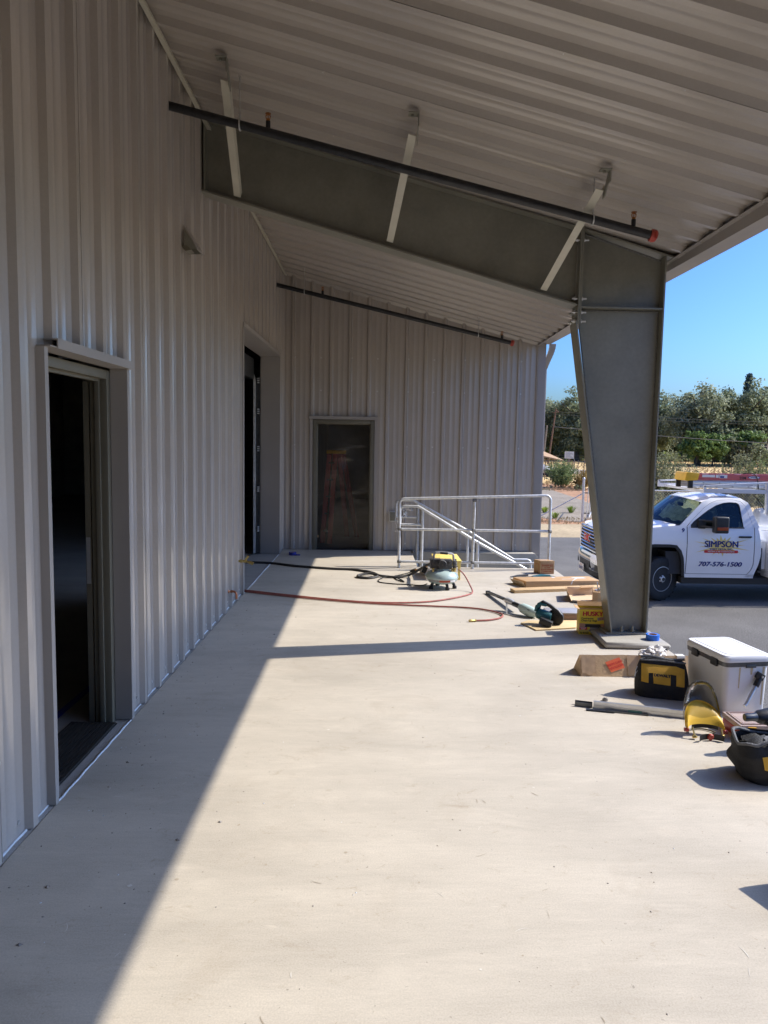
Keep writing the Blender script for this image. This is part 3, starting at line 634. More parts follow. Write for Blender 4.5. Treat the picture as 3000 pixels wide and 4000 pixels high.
mb = MB(); sbox(mb, 3.5, 5.2, -0.42, -0.47, 0.0, 0.0015); tag(mb.build('floor_tape', K['bluetape2']), 'strip of blue tape on the dark floor inside the near doorway', 'tape')
# overhead door opening
ro = thing('overhead_doorway', 'tall open overhead door opening in the side wall by the corner', 'doorway', side(9.9, 0, 0))
mb = MB(); sbox(mb, 8.21, 11.18, 0.040, 0.046, 2.95, 2.995); sbox(mb, 8.21, 11.18, 0.0, 0.040, 2.99, 2.995); mb.build('head_flashing', K['trim'], ro)
mb = MB(); sbox(mb, 8.25, 11.15, -0.25, 0.038, 2.942, 2.948); mb.build('header', K['trim'], ro)
for (a, b) in ((8.242, 8.248), (11.152, 11.158)):
    mb = MB(); sbox(mb, a, b, -0.25, 0.040, 0.004, 2.941); f = (a-0.045, a-0.0005) if a < 9 else (b+0.0005, b+0.03); sbox(mb, f[0], f[1], 0.034, 0.040, 0.004, 2.941); mb.build('jamb_trim', K['trim'], ro)
for (uu, s) in ((11.09, -1), (8.31, 1)):
    pts = [side(uu, -0.33, 0.02+2.55*t/6) for t in range(7)]+[side(uu, -0.33-0.30*(1-math.cos(t*PI/12)), 2.57+0.30*math.sin(t*PI/12)) for t in range(1, 7)]+[side(uu, -3.2, 2.87)]
    mb = MB(); R = []
    for i, p in enumerate(pts):
        t = (Vector(pts[min(i+1, len(pts)-1)])-Vector(pts[max(i-1, 0)])).normalized(); nn = t.cross(Vector((0, 1, 0))).normalized()
        R.append([Vector(p)+nn*q[0]*0.014+Vector((0, q[1]*0.022, 0)) for q in ((-1, -1), (1, -1), (1, 1), (-1, 1))])
    mb.rings(R); tr = mb.build('track', K['galv'], ro)
    MW[tr.name] = Matrix.Identity(4); mb = MB(); sbox(mb, uu-0.045 if s > 0 else uu+0.022, uu-0.022 if s > 0 else uu+0.045, -0.255, -0.33, 0.02, 2.62); mb.build('angle', K['steel'], tr)
    for z in (0.35, 0.95, 1.55, 2.1, 2.55):
        mb = MB()
        for q in range(3): sbox(mb, uu-0.03, uu+0.03, -0.262-0.0*q, -0.285, z+q*0.03, z+0.016+q*0.03)
        mb.build('bracket', K['galv'], tr)
mb = MB(); sbox(mb, 8.35, 11.05, -0.33, -0.41, 2.60, 2.90); mb.build('door_edge', K['steel'], ro, bevel=0.01)
# far doorway with plastic sheet
def ebox(mb, u0, u1, n0, n1, z0, z1, m=0):
    return mb.box((u0, EY-max(n0, n1), z0), (u1, EY-min(n0, n1), z1), m)
fd = thing('far_doorway', 'doorway with olive frame in the end wall covered by clear plastic sheeting', 'doorway', (-0.42, EY, 0))
mb = MB(); ebox(mb, -0.96, 0.108, 0.004, 0.066, 2.098, 2.104); ebox(mb, -0.96, 0.108, 0.060, 0.066, 2.055, 2.097); mb.build('head_flashing', K['trim'], fd)
mb = MB(); door_frame(mb, ebox, -0.899, 0.056, 2.052, 0.03, -0.13, 0.058); mb.build('frame', K['frame'], fd, bevel=0.002)
mb = MB(); ebox(mb, -0.845, 0.0, 0.02, -0.16, 0.001, 0.012); mb.build('threshold', K['steel'], fd, bevel=0.003)
mb = MB()
def shf(a, b):
    x = -0.838+0.836*a; z = 0.012+1.985*b; fold = 0.010*math.sin((a*0.9+b*1.6)*9)*max(0, b-0.35)+0.012*noise.noise(Vector((a*3, b*5, 2)))+0.02*math.exp(-((a-.62)**2+(b-.67)**2)*25)
    return (x, EY+0.145+fold, z)
mb.grid(shf, 22, 50); mb.build('plastic_sheet', K['sheet'], fd)
mb = MB(); mb.obox((-0.825, EY+0.06, 0.205), (0.045, 0.03, 0.03)); mb.build('hinge_shim', K['lumber'], fd)
# step ladder behind the sheet
lad = thing('step_ladder', 'red step ladder with a yellow top standing behind the plastic sheeting', 'ladder', (-0.5, 12.9, 0))
mb = MB(); mb.box((-0.75, 12.75, 1.50), (-0.42, 12.98, 1.56)); mb.build('top_cap', K['ladyellow'], lad, bevel=0.01)
for (x0, x1, y1) in ((-0.70, -0.79, 12.45), (-0.60, -0.66, 12.35), (-0.54, -0.40, 13.35), (-0.47, -0.22, 13.25)):
    mb = MB(); mb.bar((x1, y1, 0.0), (x0, 12.80 if y1 < 12.9 else 12.95, 1.51), 0.075, 0.04); mb.build('rail', K['fibre'], lad)
for k in range(5):
    t = (k+0.7)/5.3; mb = MB(); y = 12.40+(12.8-12.40)*t; mb.box((-0.785+0.085*t, y-0.04, 1.5*t), (-0.665+0.06*t, y+0.04, 1.5*t+0.025)); mb.build('step', K['steel'], lad)

# ------------------------------------------------------------------ fittings on the walls
hd = thing('wall_hood', 'small wedge shaped sheet metal hood high on the side wall', 'vent hood', side(6.0, 0, 3.12))
A_, B_, C_ = (0.0, 3.345), (0.0, 3.125), (0.165, 3.125)
mb = MB(); mb.prism([(0.034, 3.165), (0.122, 3.168), (0.034, 3.318)], [], lambda n, z: side(5.815, n, z), lambda p: Vector(side(0, 0, 0))*0+Vector((0.0, 0.004, 0))); mb.build('near_cheek', K['primer'], hd)
mb = MB(); mb.prism([(0.034, 3.165), (0.122, 3.168), (0.034, 3.318)], [], lambda n, z: side(5.99, n, z), lambda p: Vector((0.0, 0.004, 0))); mb.build('far_cheek', K['primer'], hd)
mb = MB(); mb.add([side(5.808, 0.030, 3.334), side(5.808, 0.130, 3.160), side(6.00, 0.130, 3.160), side(6.00, 0.030, 3.334), side(5.808, 0.034, 3.340), side(5.808, 0.136, 3.162), side(6.00, 0.136, 3.162), side(6.00, 0.034, 3.340)], [(0,1,2,3),(4,7,6,5),(0,4,5,1),(1,5,6,2),(2,6,7,3),(3,7,4,0)]); mb.build('top_sheet', K['trim'], hd)
mb = MB(); mb.add([side(5.813, 0.0, 3.195), side(5.813, 0.055, 3.188), side(5.813, 0.085, 3.158), side(5.813, 0.04, 3.148), side(5.92, 0.0, 3.195), side(5.92, 0.055, 3.188), side(5.92, 0.085, 3.158), side(5.92, 0.04, 3.148)], [(0,1,2,3),(4,7,6,5),(0,4,5,1),(1,5,6,2),(2,6,7,3),(3,7,4,0)]); mb.build('lens', K['frame'], hd)
fa = thing('faucet', 'brass hose faucet with a black handle on the side wall', 'faucet', side(8.09, 0, 0.4))
def fp(n, u, z): return Vector(side(8.05+u, n, 0.405+z))
mb = MB(); mb.cyl(fp(0.0, 0, 0), fp(0.035, 0, 0), 0.014, 10); mb.tube([fp(0.03, 0, 0), fp(0.055, 0, 0), fp(0.06, 0, 0), fp(0.095, 0, -.004)], [0.019, 0.019, 0.014, 0.017], 10); mb.tube([fp(0.08, 0, 0), fp(0.12, 0.0, 0.062)], [0.014, 0.011], 10); mb.tube([fp(0.09, 0, 0), fp(0.125, 0, -0.008), fp(0.127, 0, -0.008), fp(0.175, 0, -0.028)], [0.012, 0.012, 0.018, 0.018], 10); mb.build('body', K['brass'], fa)
mb = MB(); mb.lathe([(0.004, -0.006), (0.026, -0.005), (0.028, 0.003), (0.004, 0.006)], 10, Matrix.Translation(fp(0.124, 0, 0.068)) @ rot('Y', 0.6).to_4x4()); mb.build('handle', K['black'], fa)
cs = thing('copper_stub', 'copper pipe elbow sticking out low on the side wall', 'pipe', side(7.58, 0, 0.15))
def cq(n, z): return Vector(side(7.58, n, 0.165+z))
mb = MB(); mb.tube([cq(0, 0), cq(0.045, 0)]+[cq(0.045+0.035*math.sin(t*PI/8), -0.035*(1-math.cos(t*PI/8))) for t in range(1, 5)]+[cq(0.08, -0.075)], 0.011, 10); mb.build('elbow', K['copper'], cs)
mb = MB(); mb.lathe([(0.024, 0), (0.024, 0.004), (0.014, 0.012)], 12, Matrix.Translation(cq(0, 0)) @ rot('Y', PI/2).to_4x4()); mb.cyl(cq(0.02, 0), cq(0.04, 0), 0.0145, 10); mb.build('flange', K['copper'], cs)
eb = thing('outlet_box', 'grey metal outlet box on the end wall behind the railing', 'outlet', (0.36, EY, 0.52))
mb = MB(); mb.box((0.315, EY-0.075, 0.475), (0.415, EY-0.036, 0.635)); mb.build('box', K['galv'], eb, bevel=0.006); mb = MB(); mb.box((0.325, EY-0.082, 0.485), (0.405, EY-0.0755, 0.625)); mb.build('cover', K['primer'], eb, bevel=0.003)
# sprinkler pipes
def sprinkler(name, label, Y, xl, zl, xr, zr, heads, hang, lab):
    t = thing(name, label, 'sprinkler pipe', (0, Y, zl))
    f = lambda x: zl+(zr-zl)*(x-xl)/(xr-xl)
    mb = MB(); mb.tube([(xl-0.3, Y, f(xl-0.3)), (xr-0.02, Y, f(xr-0.02))], 0.0305, 14); mb.build('pipe', K['blackpipe'], t)
    d = Vector((1, 0, (zr-zl)/(xr-xl))).normalized(); Mx = Matrix.Translation((xr-0.035, Y, f(xr-0.035))) @ d.to_track_quat('Z', 'Y').to_matrix().to_4x4()
    mb = MB(); mb.lathe([(0.033, 0), (0.043, 0.002), (0.045, 0.03), (0.041, 0.042), (0.032, 0.05), (0.004, 0.055)], 16, Mx); mb.cyl((xr-.005, Y-0.05, f(xr)+.02), (xr-.005, Y-0.05, f(xr)-0.03), 0.007, 6); mb.cyl((xr-.005, Y+0.05, f(xr)+.02), (xr-.005, Y+0.05, f(xr)-0.03), 0.007, 6); mb.build('end_cap', K['redcap'], t)
    for x in heads:
        z = f(x)+0.026; mb = MB(); mb.cyl((x, Y, z), (x, Y, z+0.05), 0.017, 10); hb = mb.build('outlet', K['blackpipe'], t); MW[hb.name] = Matrix.Identity(4)
        mb = MB(); mb.cyl((x, Y, z+0.05), (x, Y, z+0.065), 0.014, 8); mb.tube([(x-0.013, Y, z+0.065), (x-0.016, Y, z+0.085), (x, Y, z+0.1)], 0.004, 6); mb.tube([(x+0.013, Y, z+0.065), (x+0.016, Y, z+0.085), (x, Y, z+0.1)], 0.004, 6); mb.cyl((x, Y, z+0.065), (x, Y, z+0.097), 0.004, 6); mb.lathe([(0.021, 0), (0.021, 0.004), (0.006, 0.006)], 10, Matrix.Translation((x, Y, z+0.099))); mb.build('sprinkler_head', K['bronze'], hb)
    for x in hang:
        z = f(x); mb = MB(); mb.cyl((x, Y, z+0.055), (x, Y, soff(x, Y)-0.001), 0.005, 6)
        mb.tube([(x, Y+0.036*math.sin(2*PI*k/14), z+0.037*math.cos(2*PI*k/14)) for k in range(14)], 0.006, 6, closed=True); mb.cyl((x, Y, z+0.036), (x, Y, z+0.07), 0.010, 6); mb.build('hanger', K['zinc'], t)
sprinkler('sprinkler_pipe', 'black sprinkler pipe with red end cap in front of the steel rafter', 5.54, -1.47, 4.080, 2.045, 3.262, (-0.765, 1.885), (-0.965, 1.585), 0)
sprinkler('sprinkler_pipe', 'distant black sprinkler pipe with red end cap crossing the end wall', 11.01, -1.393, 3.952, 2.060, 3.190, (-0.727, 1.895), (-0.99, 1.545), 0)

# ------------------------------------------------------------------ railings
TR = 0.0195
gr = thing('guard_railing', 'galvanised guard railing along the edge above the concrete steps', 'railing', (1.45, 10.12, 0))
gy = 10.12
def arc(cx, cz, r, a0, a1, n=6): return [(cx+r*math.cos(a0+(a1-a0)*i/n), gy, cz+r*math.sin(a0+(a1-a0)*i/n)) for i in range(n+1)]
mb = MB(); mb.tube([(0.418, gy, 0.0), (0.412, gy, 0.88)]+arc(0.482, 0.885, 0.07, PI, PI/2)[1:]+arc(2.415, 0.958, 0.07, PI/2, 0)+[(2.490, gy, 0.0)], TR, 10); mb.build('top_rail', K['galv'], gr)
for z in (0.535, 0.085):
    mb = MB(); mb.tube([(0.42, gy, z), (2.488, gy, z)], TR*0.92, 10); mb.build('rail', K['galv'], gr)
mb = MB(); mb.tube([(1.432, gy, -0.004), (1.440, gy, 0.955)], TR, 10); mb.build('post', K['galv'], gr)
mb = MB()
for (x, z) in ((1.436, 0.535), (1.434, 0.085), (0.418, 0.535), (0.42, 0.085), (2.489, 0.535), (1.44, 0.945)):
    mb.lathe([(0.006, -0.03), (0.021, -0.026), (0.026, 0), (0.021, 0.026), (0.006, 0.03)], 8, Matrix.Translation((x, gy, z)) @ rot('Y', PI/2).to_4x4())
stuff(mb.build('weld_wrap', K['weld'], gr))
def stair_rail(label, y, top, mid, x0, x1, slope0, zend, posts, ext):
    t = thing('stair_handrail', label, 'railing', (x1, y, 0), 0, 'handrails of the concrete steps')
    mb = MB(); r = 0.06
    P = [(x0, y, mid), (x0, y, top-0.06), (x0+0.018, y, top-0.018), (x0+0.06, y, top), (x1, y, top)]+ext; mb.tube(P, TR, 10); mb.build('handrail', K['galv'], t)
    mb = MB(); mb.tube([(x0, y, mid), (posts[0][0], y, mid)], TR*0.92, 10); mb.build('rail', K['galv'], t)
    for (px, zb, zt) in posts: mb = MB(); mb.tube([(px, y, zb), (px, y, zt)], TR, 10); mb.build('post', K['galv'], t)
    return t
stair_rail('sloping galvanised handrail nearest the guard railing on the steps', 10.31, 0.835, 0.577, 0.43, 0.68, 0, 0, [(0.742, -0.2, 0.80), (1.53, -0.6, 0.36)], [(1.52, 10.31, 0.345), (2.27, 10.31, -0.055), (2.62, 10.31, -0.24)])
stair_rail('sloping galvanised handrail beside the end wall foundation', 11.36, 0.833, 0.574, 0.412, 0.675, 0, 0, [(0.74, -0.2, 0.795), (1.525, -0.6, 0.38)], [(1.525, 11.36, 0.375), (2.235, 11.36, -0.055), (2.27, 11.36, -0.062), (2.46, 11.36, -0.062), (2.503, 11.36, -0.08), (2.518, 11.36, -0.12), (2.518, 11.36, -0.6)])
def film(mb, cx, cyy, cz, w, h, seed):
    mb.grid(lambda a, b: (cx+(a-.5)*w+0.03*noise.noise(Vector((a*4, b*4, seed))), cyy+0.03*noise.noise(Vector((a*5, b*5, seed+9))), cz-b*h+0.02*noise.noise(Vector((a*6, b*3, seed+3)))), 8, 10)
for (args, lab) in (((0.395, 10.16, 0.66, 0.07, 0.17, 1), 'torn clear plastic film hanging left of the guard railing post'), ((0.50, 10.30, 0.80, 0.05, 0.11, 2), 'scrap of clear film hanging under the top bend of the near handrail'), ((0.58, 10.31, 0.815, 0.07, 0.04, 3), 'small loop of clear film under the level part of the near handrail')):
    mb = MB(); film(mb, *args); tag(mb.build('plastic_film', K['wrap']), lab, 'plastic wrap')
mb = MB(); mb.grid(lambda a, b: (0.745+(0.026+0.006*noise.noise(Vector((math.cos(a*6.28), b*14, math.sin(a*6.28)))))*math.cos(a*2*PI), 11.36+0.026*math.sin(a*2*PI), -0.1+b*0.86), 10, 40); tag(mb.build('plastic_wrap', K['wrap']), 'clear plastic wrapped round the handrail post by the end wall', 'plastic wrap')
# ------------------------------------------------------------------ things on the platform
def carton(name, label, cat, P, m='card', thick=0.0, parts=True):
    """closed box from its four floor corners and height"""
    pass
# air compressor
ac = thing('air_compressor', 'pale green pancake air compressor with black motor near the railing', 'air compressor', (0.878, 8.75, 0))
cx, cyy = 0.878, 8.75
prof = [(0.02, 0.052), (0.09, 0.055), (0.150, 0.072), (0.184, 0.100), (0.196, 0.128), (0.1975, 0.136), (0.1975, 0.140), (0.196, 0.146), (0.182, 0.178), (0.145, 0.206), (0.09, 0.219), (0.02, 0.222)]
mb = MB(); mb.lathe(prof, 40, Matrix.Translation((cx, cyy, 0))); tk = mb.build('tank', K['tank'], ac); MW[tk.name] = Matrix.Identity(4)
mb = MB(); mb.lathe([(0.190, 0.098), (0.199, 0.110), (0.1995, 0.130), (0.196, 0.134)], 40, Matrix.Translation((cx, cyy, 0)))
def band(a0, a1, z0, z1, r, m, name, par, n=8):
    mb = MB(); mb.grid(lambda a, b: (cx+(r+0.004*b)*math.cos(a0+(a1-a0)*a), cyy+(r+0.004*b)*math.sin(a0+(a1-a0)*a), z0+(z1-z0)*b), n, 1, 0); return mb.build(name, m, par)
band(-2.55, -1.85, 0.100, 0.128, 0.1905, K['greyprint'], 'label_strip', tk); band(-1.82, -1.12, 0.098, 0.130, 0.1905, K['boxred'], 'label_strip', tk); band(-1.10, -0.72, 0.099, 0.130, 0.1905, K['paper'], 'label_strip', tk)
for a in (-2.6, -1.2, -0.2, 1.8):
    px, py = cx+0.155*math.cos(a), cyy+0.155*math.sin(a); mb = MB(); mb.cyl((px, py, 0.0), (px, py, 0.03), 0.026, 12); mb.tube([(px, py, 0.02), (px-0.01*math.cos(a), py-0.01*math.sin(a), 0.05), (px-0.03*math.cos(a), py-0.03*math.sin(a), 0.075)], 0.018, 8); mb.build('foot', K['rubber'], ac)
mb = MB(); mb.box((cx-0.065, cyy-0.06, 0.205), (cx+0.08, cyy+0.06, 0.235)); mb.build('saddle', K['tank'], ac, bevel=0.004)
mb = MB(); mb.cyl((cx-0.13, cyy, 0.292), (cx+0.02, cyy, 0.292), 0.062, 18)
for q in range(9): mb.box((cx-0.145+q*0.014, cyy-0.074, 0.235), (cx-0.138+q*0.014, cyy+0.074, 0.352))
mt_ = mb.build('motor', K['motor'], ac, bevel=0.003); MW[mt_.name] = Matrix.Identity(4)
mb = MB(); mb.box((cx-0.01, cyy-0.062, 0.235), (cx+0.115, cyy+0.062, 0.345)); mb.lathe([(0.004, 0.03), (0.052, 0.028), (0.056, 0), (0.056, -0.03)], 20, Matrix.Translation((cx-0.005, cyy-0.075, 0.292)) @ rot('X', PI/2).to_4x4()); mb.box((cx+0.07, cyy-0.085, 0.30), (cx+0.10, cyy-0.060, 0.33)); mb.build('pump', K['motor'], ac, bevel=0.006)
mb = MB()
for q in range(12):
    a = q*PI/6; mb.bar((cx-0.005+0.012*math.cos(a), cyy-0.106, 0.292+0.012*math.sin(a)), (cx-0.005+0.05*math.cos(a+.4), cyy-0.106, 0.292+0.05*math.sin(a+.4)), 0.004, 0.006)
mb.build('fan_guard', K['black'], mt_)
mb = MB(); mb.lathe([(0.01, 0.0), (0.058, 0.004), (0.060, 0.03), (0.03, 0.05)], 16, Matrix.Translation((cx+0.125, cyy, 0.296)) @ rot('Y', PI/2).to_4x4())
for q in range(10):
    a = q*PI/5; mb.bar((cx+0.165, cyy+0.02*math.cos(a), 0.296+0.02*math.sin(a)), (cx+0.165, cyy+0.056*math.cos(a), 0.296+0.056*math.sin(a)), 0.008, 0.008)
mb.build('cylinder_head', K['motor'], ac)
for s in (-0.035, 0.035):
    mb = MB(); mb.tube([(cx-0.105, cyy+s, 0.33), (cx-0.1, cyy+s, 0.405), (cx-0.082, cyy+s, 0.425), (cx-0.03, cyy+s, 0.428), (cx+0.115, cyy+s, 0.415), (cx+0.132, cyy+s, 0.40), (cx+0.135, cyy+s, 0.33)], 0.0095, 8); mb.build('handle', K['rim'], ac)
mb = MB(); mb.cyl((cx-0.03, cyy-0.035, 0.428), (cx+0.06, cyy-0.035, 0.421), 0.015, 8); mb.build('grip', K['rubber'], ac)
for (dx, dy) in ((-0.11, -0.075), (0.115, -0.065), (0.14, -0.04)):
    mb = MB(); mb.cyl((cx+dx, cyy+dy, 0.20), (cx+dx, cyy+dy, 0.25), 0.012, 8); mb.cyl((cx+dx, cyy+dy, 0.235), (cx+dx-0.0, cyy+dy-0.025, 0.24), 0.009, 8); mb.build('fitting', K['brass'], ac)
# hoses and cords
def hose(name, label, cat, pts, r, m, n=7, ends=None):
    P = bez(pts, n); mb = MB(); mb.tube(P, r, 8); o = mb.build(name, m); return tag(o, label, cat)
rh = thing('air_hose', 'red rubber air hose lying in a loop across the platform', 'hose', (0.2, 7.7, 0))
mb = MB(); mb.tube(bez([(1.075, 8.70, 0.235), (1.14, 8.66, 0.17), (1.20, 8.57, 0.06), (1.21, 8.47, 0.013), (1.15, 8.33, 0.012), (0.95, 8.12, 0.012), (0.66, 7.92, 0.012), (0.30, 7.84, 0.012), (-0.05, 7.86, 0.012), (-0.5, 8.00, 0.012), (-1.0, 8.21, 0.012), (-1.5, 8.42, 0.012), (-2.2, 8.6, 0.012)], 8), 0.0088, 8)
mb.tube(bez([(-2.2, 8.56, 0.012), (-1.5, 8.36, 0.012), (-1.0, 8.14, 0.012), (-0.5, 7.95, 0.012), (0.0, 7.80, 0.0125), (0.30, 7.75, 0.012), (0.70, 7.70, 0.012), (1.0, 7.66, 0.012), (1.20, 7.58, 0.012), (1.33, 7.44, 0.012), (1.36, 7.32, 0.012), (1.30, 7.20, 0.012), (1.18, 7.12, 0.012), (1.05, 7.09, 0.012)], 8), 0.0088, 8); mb.build('tube', K['redhose'], rh)
mb = MB(); mb.tube([(1.06, 7.092, 0.013), (1.03, 7.085, 0.013), (1.029, 7.085, 0.013), (0.985, 7.078, 0.013)], [0.011, 0.011, 0.0125, 0.0125], 10); mb.build('coupler', K['brass'], rh)
hose('water_hose', 'dark grey hose with a small coil running from the overhead door to the compressor', 'hose', [(-2.3, 10.3, 0.015), (-1.45, 10.28, 0.015), (-1.0, 10.05, 0.015), (-0.5, 9.88, 0.015), (-0.2, 9.83, 0.015), (0.05, 9.62, 0.015), (0.12, 9.38, 0.015), (0.02, 9.24, 0.015), (-0.12, 9.28, 0.015), (-0.12, 9.40, 0.02), (0.02, 9.47, 0.03), (0.18, 9.36, 0.02), (0.38, 9.33, 0.016), (0.55, 9.37, 0.05), (0.68, 9.22, 0.16), (0.76, 8.98, 0.25), (0.80, 8.84, 0.27)], 0.0165, K['darkhose'])
hose('power_cord', 'thin black power cord looped on the concrete beside the compressor', 'cord', [(0.70, 8.72, 0.05), (0.64, 8.82, 0.012), (0.50, 8.88, 0.007), (0.30, 8.92, 0.007), (0.14, 9.02, 0.007), (0.14, 9.20, 0.007), (0.26, 9.30, 0.03), (0.40, 9.22, 0.008), (0.44, 9.05, 0.007), (0.36, 9.18, 0.009), (0.33, 9.42, 0.006), (0.42, 9.52, 0.01), (0.55, 9.60, 0.03), (0.60, 9.66, 0.05)], 0.0065, K['rubber'])
oc = thing('extension_lead', 'short yellow cord with a dark connector hanging from the compressor', 'cord', (0.66, 9.3, 0.1))
mb = MB(); mb.tube(bez([(0.80, 8.88, 0.28), (0.74, 9.05, 0.22), (0.66, 9.3, 0.13), (0.60, 9.50, 0.08)], 6), 0.008, 8); mb.build('cord', K['orangecord'], oc)
mb = MB(); mb.tube([(0.605, 9.49, 0.082), (0.57, 9.56, 0.055), (0.55, 9.60, 0.045)], [0.02, 0.022, 0.012], 8); mb.build('connector', K['rubber'], oc)
mb = MB(); mb.obox((0.69, 9.02, 0.165), (0.055, 0.004, 0.08), rot('Y', 0.4)); mb.build('tag', K['rubber'], oc)
st_ = thing('work_platform', 'low yellow work stool standing behind the compressor', 'stool', (1.0, 9.52, 0))
mb = MB(); mb.box((0.835, 9.25, 0.225), (1.175, 9.80, 0.25)); mb.box((0.845, 9.256, 0.18), (1.165, 9.27, 0.2245)); mb.box((0.845, 9.78, 0.18), (1.165, 9.794, 0.2245)); mb.build('top', K['stoolyellow'], st_, bevel=0.006)
for (x, y) in ((0.86, 9.285), (1.15, 9.285), (0.86, 9.765), (1.15, 9.765)): mb = MB(); mb.box((x-0.015, y-0.015, 0.0), (x+0.015, y+0.015, 0.2245)); mb.build('leg', K['stoolyellow'], st_, bevel=0.003)
def crumple(mb, c, rad, seed, amp=0.5, n=20):
    c = Vector(c)
    def f(a, b):
        th = 2*PI*a; ph = PI*b; d = Vector((math.sin(ph)*math.cos(th), math.sin(ph)*math.sin(th), math.cos(ph)))
        k = 1+amp*noise.noise(d*2.2+Vector((seed, 0, 0)))+0.5*amp*noise.noise(d*5.5+Vector((0, seed, 0)))
        p = c+Vector((d.x*rad[0]*k, d.y*rad[1]*k, d.z*rad[2]*k)); p.z = max(p.z, c.z-rad[2]*0.95); return p
    mb.grid(f, n*2, n)
mb = MB(); crumple(mb, (0.74, 9.62, 0.05), (0.06, 0.07, 0.06), 3); crumple(mb, (0.85, 9.60, 0.028), (0.09, 0.06, 0.03), 5)
tag(mb.build('glove', K['rag']), 'white cloth glove lying behind the compressor hose', 'glove')
# masking tape rolls
def tape_roll(c, r, h, label, m, g='blue tape rolls'):
    t = thing('tape_roll', label, 'tape roll', c, 0, None); mb = MB(); M4 = Matrix.Translation(c)
    mb.rings([[M4 @ Vector((q*math.cos(2*PI*k/28), q*math.sin(2*PI*k/28), z)) for k in range(28)] for (q, z) in ((r*.66, 0.0), (r, 0.0), (r, h), (r*.66, h), (r*.66, 0.0))], cap=False); mb.build('tape', m, t)
    mb = MB(); mb.rings([[M4 @ Vector((q*math.cos(2*PI*k/28), q*math.sin(2*PI*k/28), z)) for k in range(28)] for (q, z) in ((r*.60, 0.001), (r*.655, 0.001), (r*.655, h-.001), (r*.60, h-.001), (r*.60, 0.001))], cap=False); mb.build('core', K['card'], t); return t
tape_roll((2.492, 6.31, 0.0555), 0.057, 0.047, 'blue masking tape roll on the concrete pad beside the column', K['bluetape'])
t2 = tape_roll((-1.147, 11.09, 0.001), 0.057, 0.045, 'dark blue masking tape roll in the shade by the corner of the walls', K['bluetape2'])
mb = MB(); mb.box((-1.14, 11.04, 0.0), (-1.03, 11.09, 0.018)); tag(mb.build('tape_scrap', K['bluetape2'], bevel=0.006), 'flattened scrap of blue tape next to the shaded tape roll', 'tape')
# sweeping compound carton
def frame2(o, ax, upv=(0, 0, 1)):
    o = Vector(o); ax = Vector(ax).normalized(); upv = Vector(upv); n = ax.cross(upv).normalized()
    return lambda x, y, d=0: o+ax*x+upv*y+n*d
sw = thing('carton', 'small square cardboard carton with red SWEEP-EZ print by the railing', 'box', (2.37, 9.9, 0))
A, B, D = Vector((2.297, 9.775, 0)), Vector((2.490, 9.790, 0)), Vector((2.238, 9.905, 0)); C3 = B+(D-A); H = Vector((0, 0, 0.178))
def hexbox(mb, A, B, C, D, H, m=0): return mb.add([A, B, C, D, A+H, B+H, C+H, D+H], [(0,3,2,1),(4,5,6,7),(0,1,5,4),(1,2,6,5),(2,3,7,6),(3,0,4,7)], m)
mb = MB(); hexbox(mb, A, B, C3, D, H); mb.build('box', K['card'], sw, bevel=0.004)
fr = frame2(A, B-A); mb = MB()
for (a, b) in (((0.022, 0.012), (0.022, 0.135)), ((0.172, 0.012), (0.172, 0.135)), ((0.022, 0.135), (0.172, 0.135)), ((0.022, 0.012), (0.172, 0.012))):
    mb.bar(fr(a[0], a[1], 0.0008), fr(b[0], b[1], 0.0008), 0.004, 0.001, upv=fr(0, 0, 1)-fr(0, 0, 0))
for (s_, z_, sz) in (('SWEEP-EZ', 0.112, 0.030), ('ALL SWEEP', 0.085, 0.016), ('FLOOR SWEEPING', 0.060, 0.020), ('COMPOUND', 0.034, 0.020)): text(mb, s_, sz, lambda x, y, d, z_=z_: fr(0.097+x*1.05, z_+y, 0.0014), fat=0.0013)
fl_ = frame2(D, A-D); q_ = (A-D).length
for (a, b) in (((0.03, 0.02), (0.03, 0.13)), ((q_-.03, 0.02), (q_-.03, 0.13)), ((0.03, 0.13), (q_-.03, 0.13)), ((0.03, 0.02), (q_-.03, 0.02))): mb.bar(fl_(a[0], a[1], 0.0008), fl_(b[0], b[1], 0.0008), 0.0035, 0.001, upv=fl_(0, 0, 1)-fl_(0, 0, 0))
mb.build('print', K['boxred'], sw); mb = MB(); mb.bar(A+H+(D-A)*0.5+Vector((0, 0, .001)), B+H+(D-A)*0.5+Vector((0, 0, .001)), 0.045, 0.001); mb.build('tape', K['tapeclear'], sw)
# hand tools between the cartons
tl = thing('hand_shears', 'teal handled metal shears lying in front of the square carton', 'shears', (2.2, 9.55, 0))
mb = MB(); mb.tube([(2.13, 9.44, 0.015), (2.26, 9.50, 0.02), (2.36, 9.47, 0.02), (2.44, 9.45, 0.015)], [0.012, 0.02, 0.017, 0.012], 8); mb.tube([(2.13, 9.50, 0.015), (2.25, 9.55, 0.02), (2.38, 9.56, 0.02)], [0.012, 0.018, 0.012], 8); mb.build('handle', K['teal'], tl)
mb = MB(); mb.bar((1.90, 9.40, 0.014), (2.14, 9.47, 0.016), 0.035, 0.012); mb.bar((2.0, 9.48, 0.01), (2.14, 9.48, 0.016), 0.02, 0.01); mb.build('blade', K['steel'], tl)
ham = thing('pry_tool', 'black and grey pry tool lying beside the teal shears', 'pry bar', (2.0, 9.5, 0))
mb = MB(); mb.tube([(1.84, 9.47, 0.012), (1.95, 9.56, 0.014), (2.10, 9.62, 0.014)], [0.006, 0.012, 0.014], 8); mb.tube([(2.36, 9.41, 0.014), (2.50, 9.42, 0.014)], 0.015, 8); mb.build('bar', K['black'], ham)
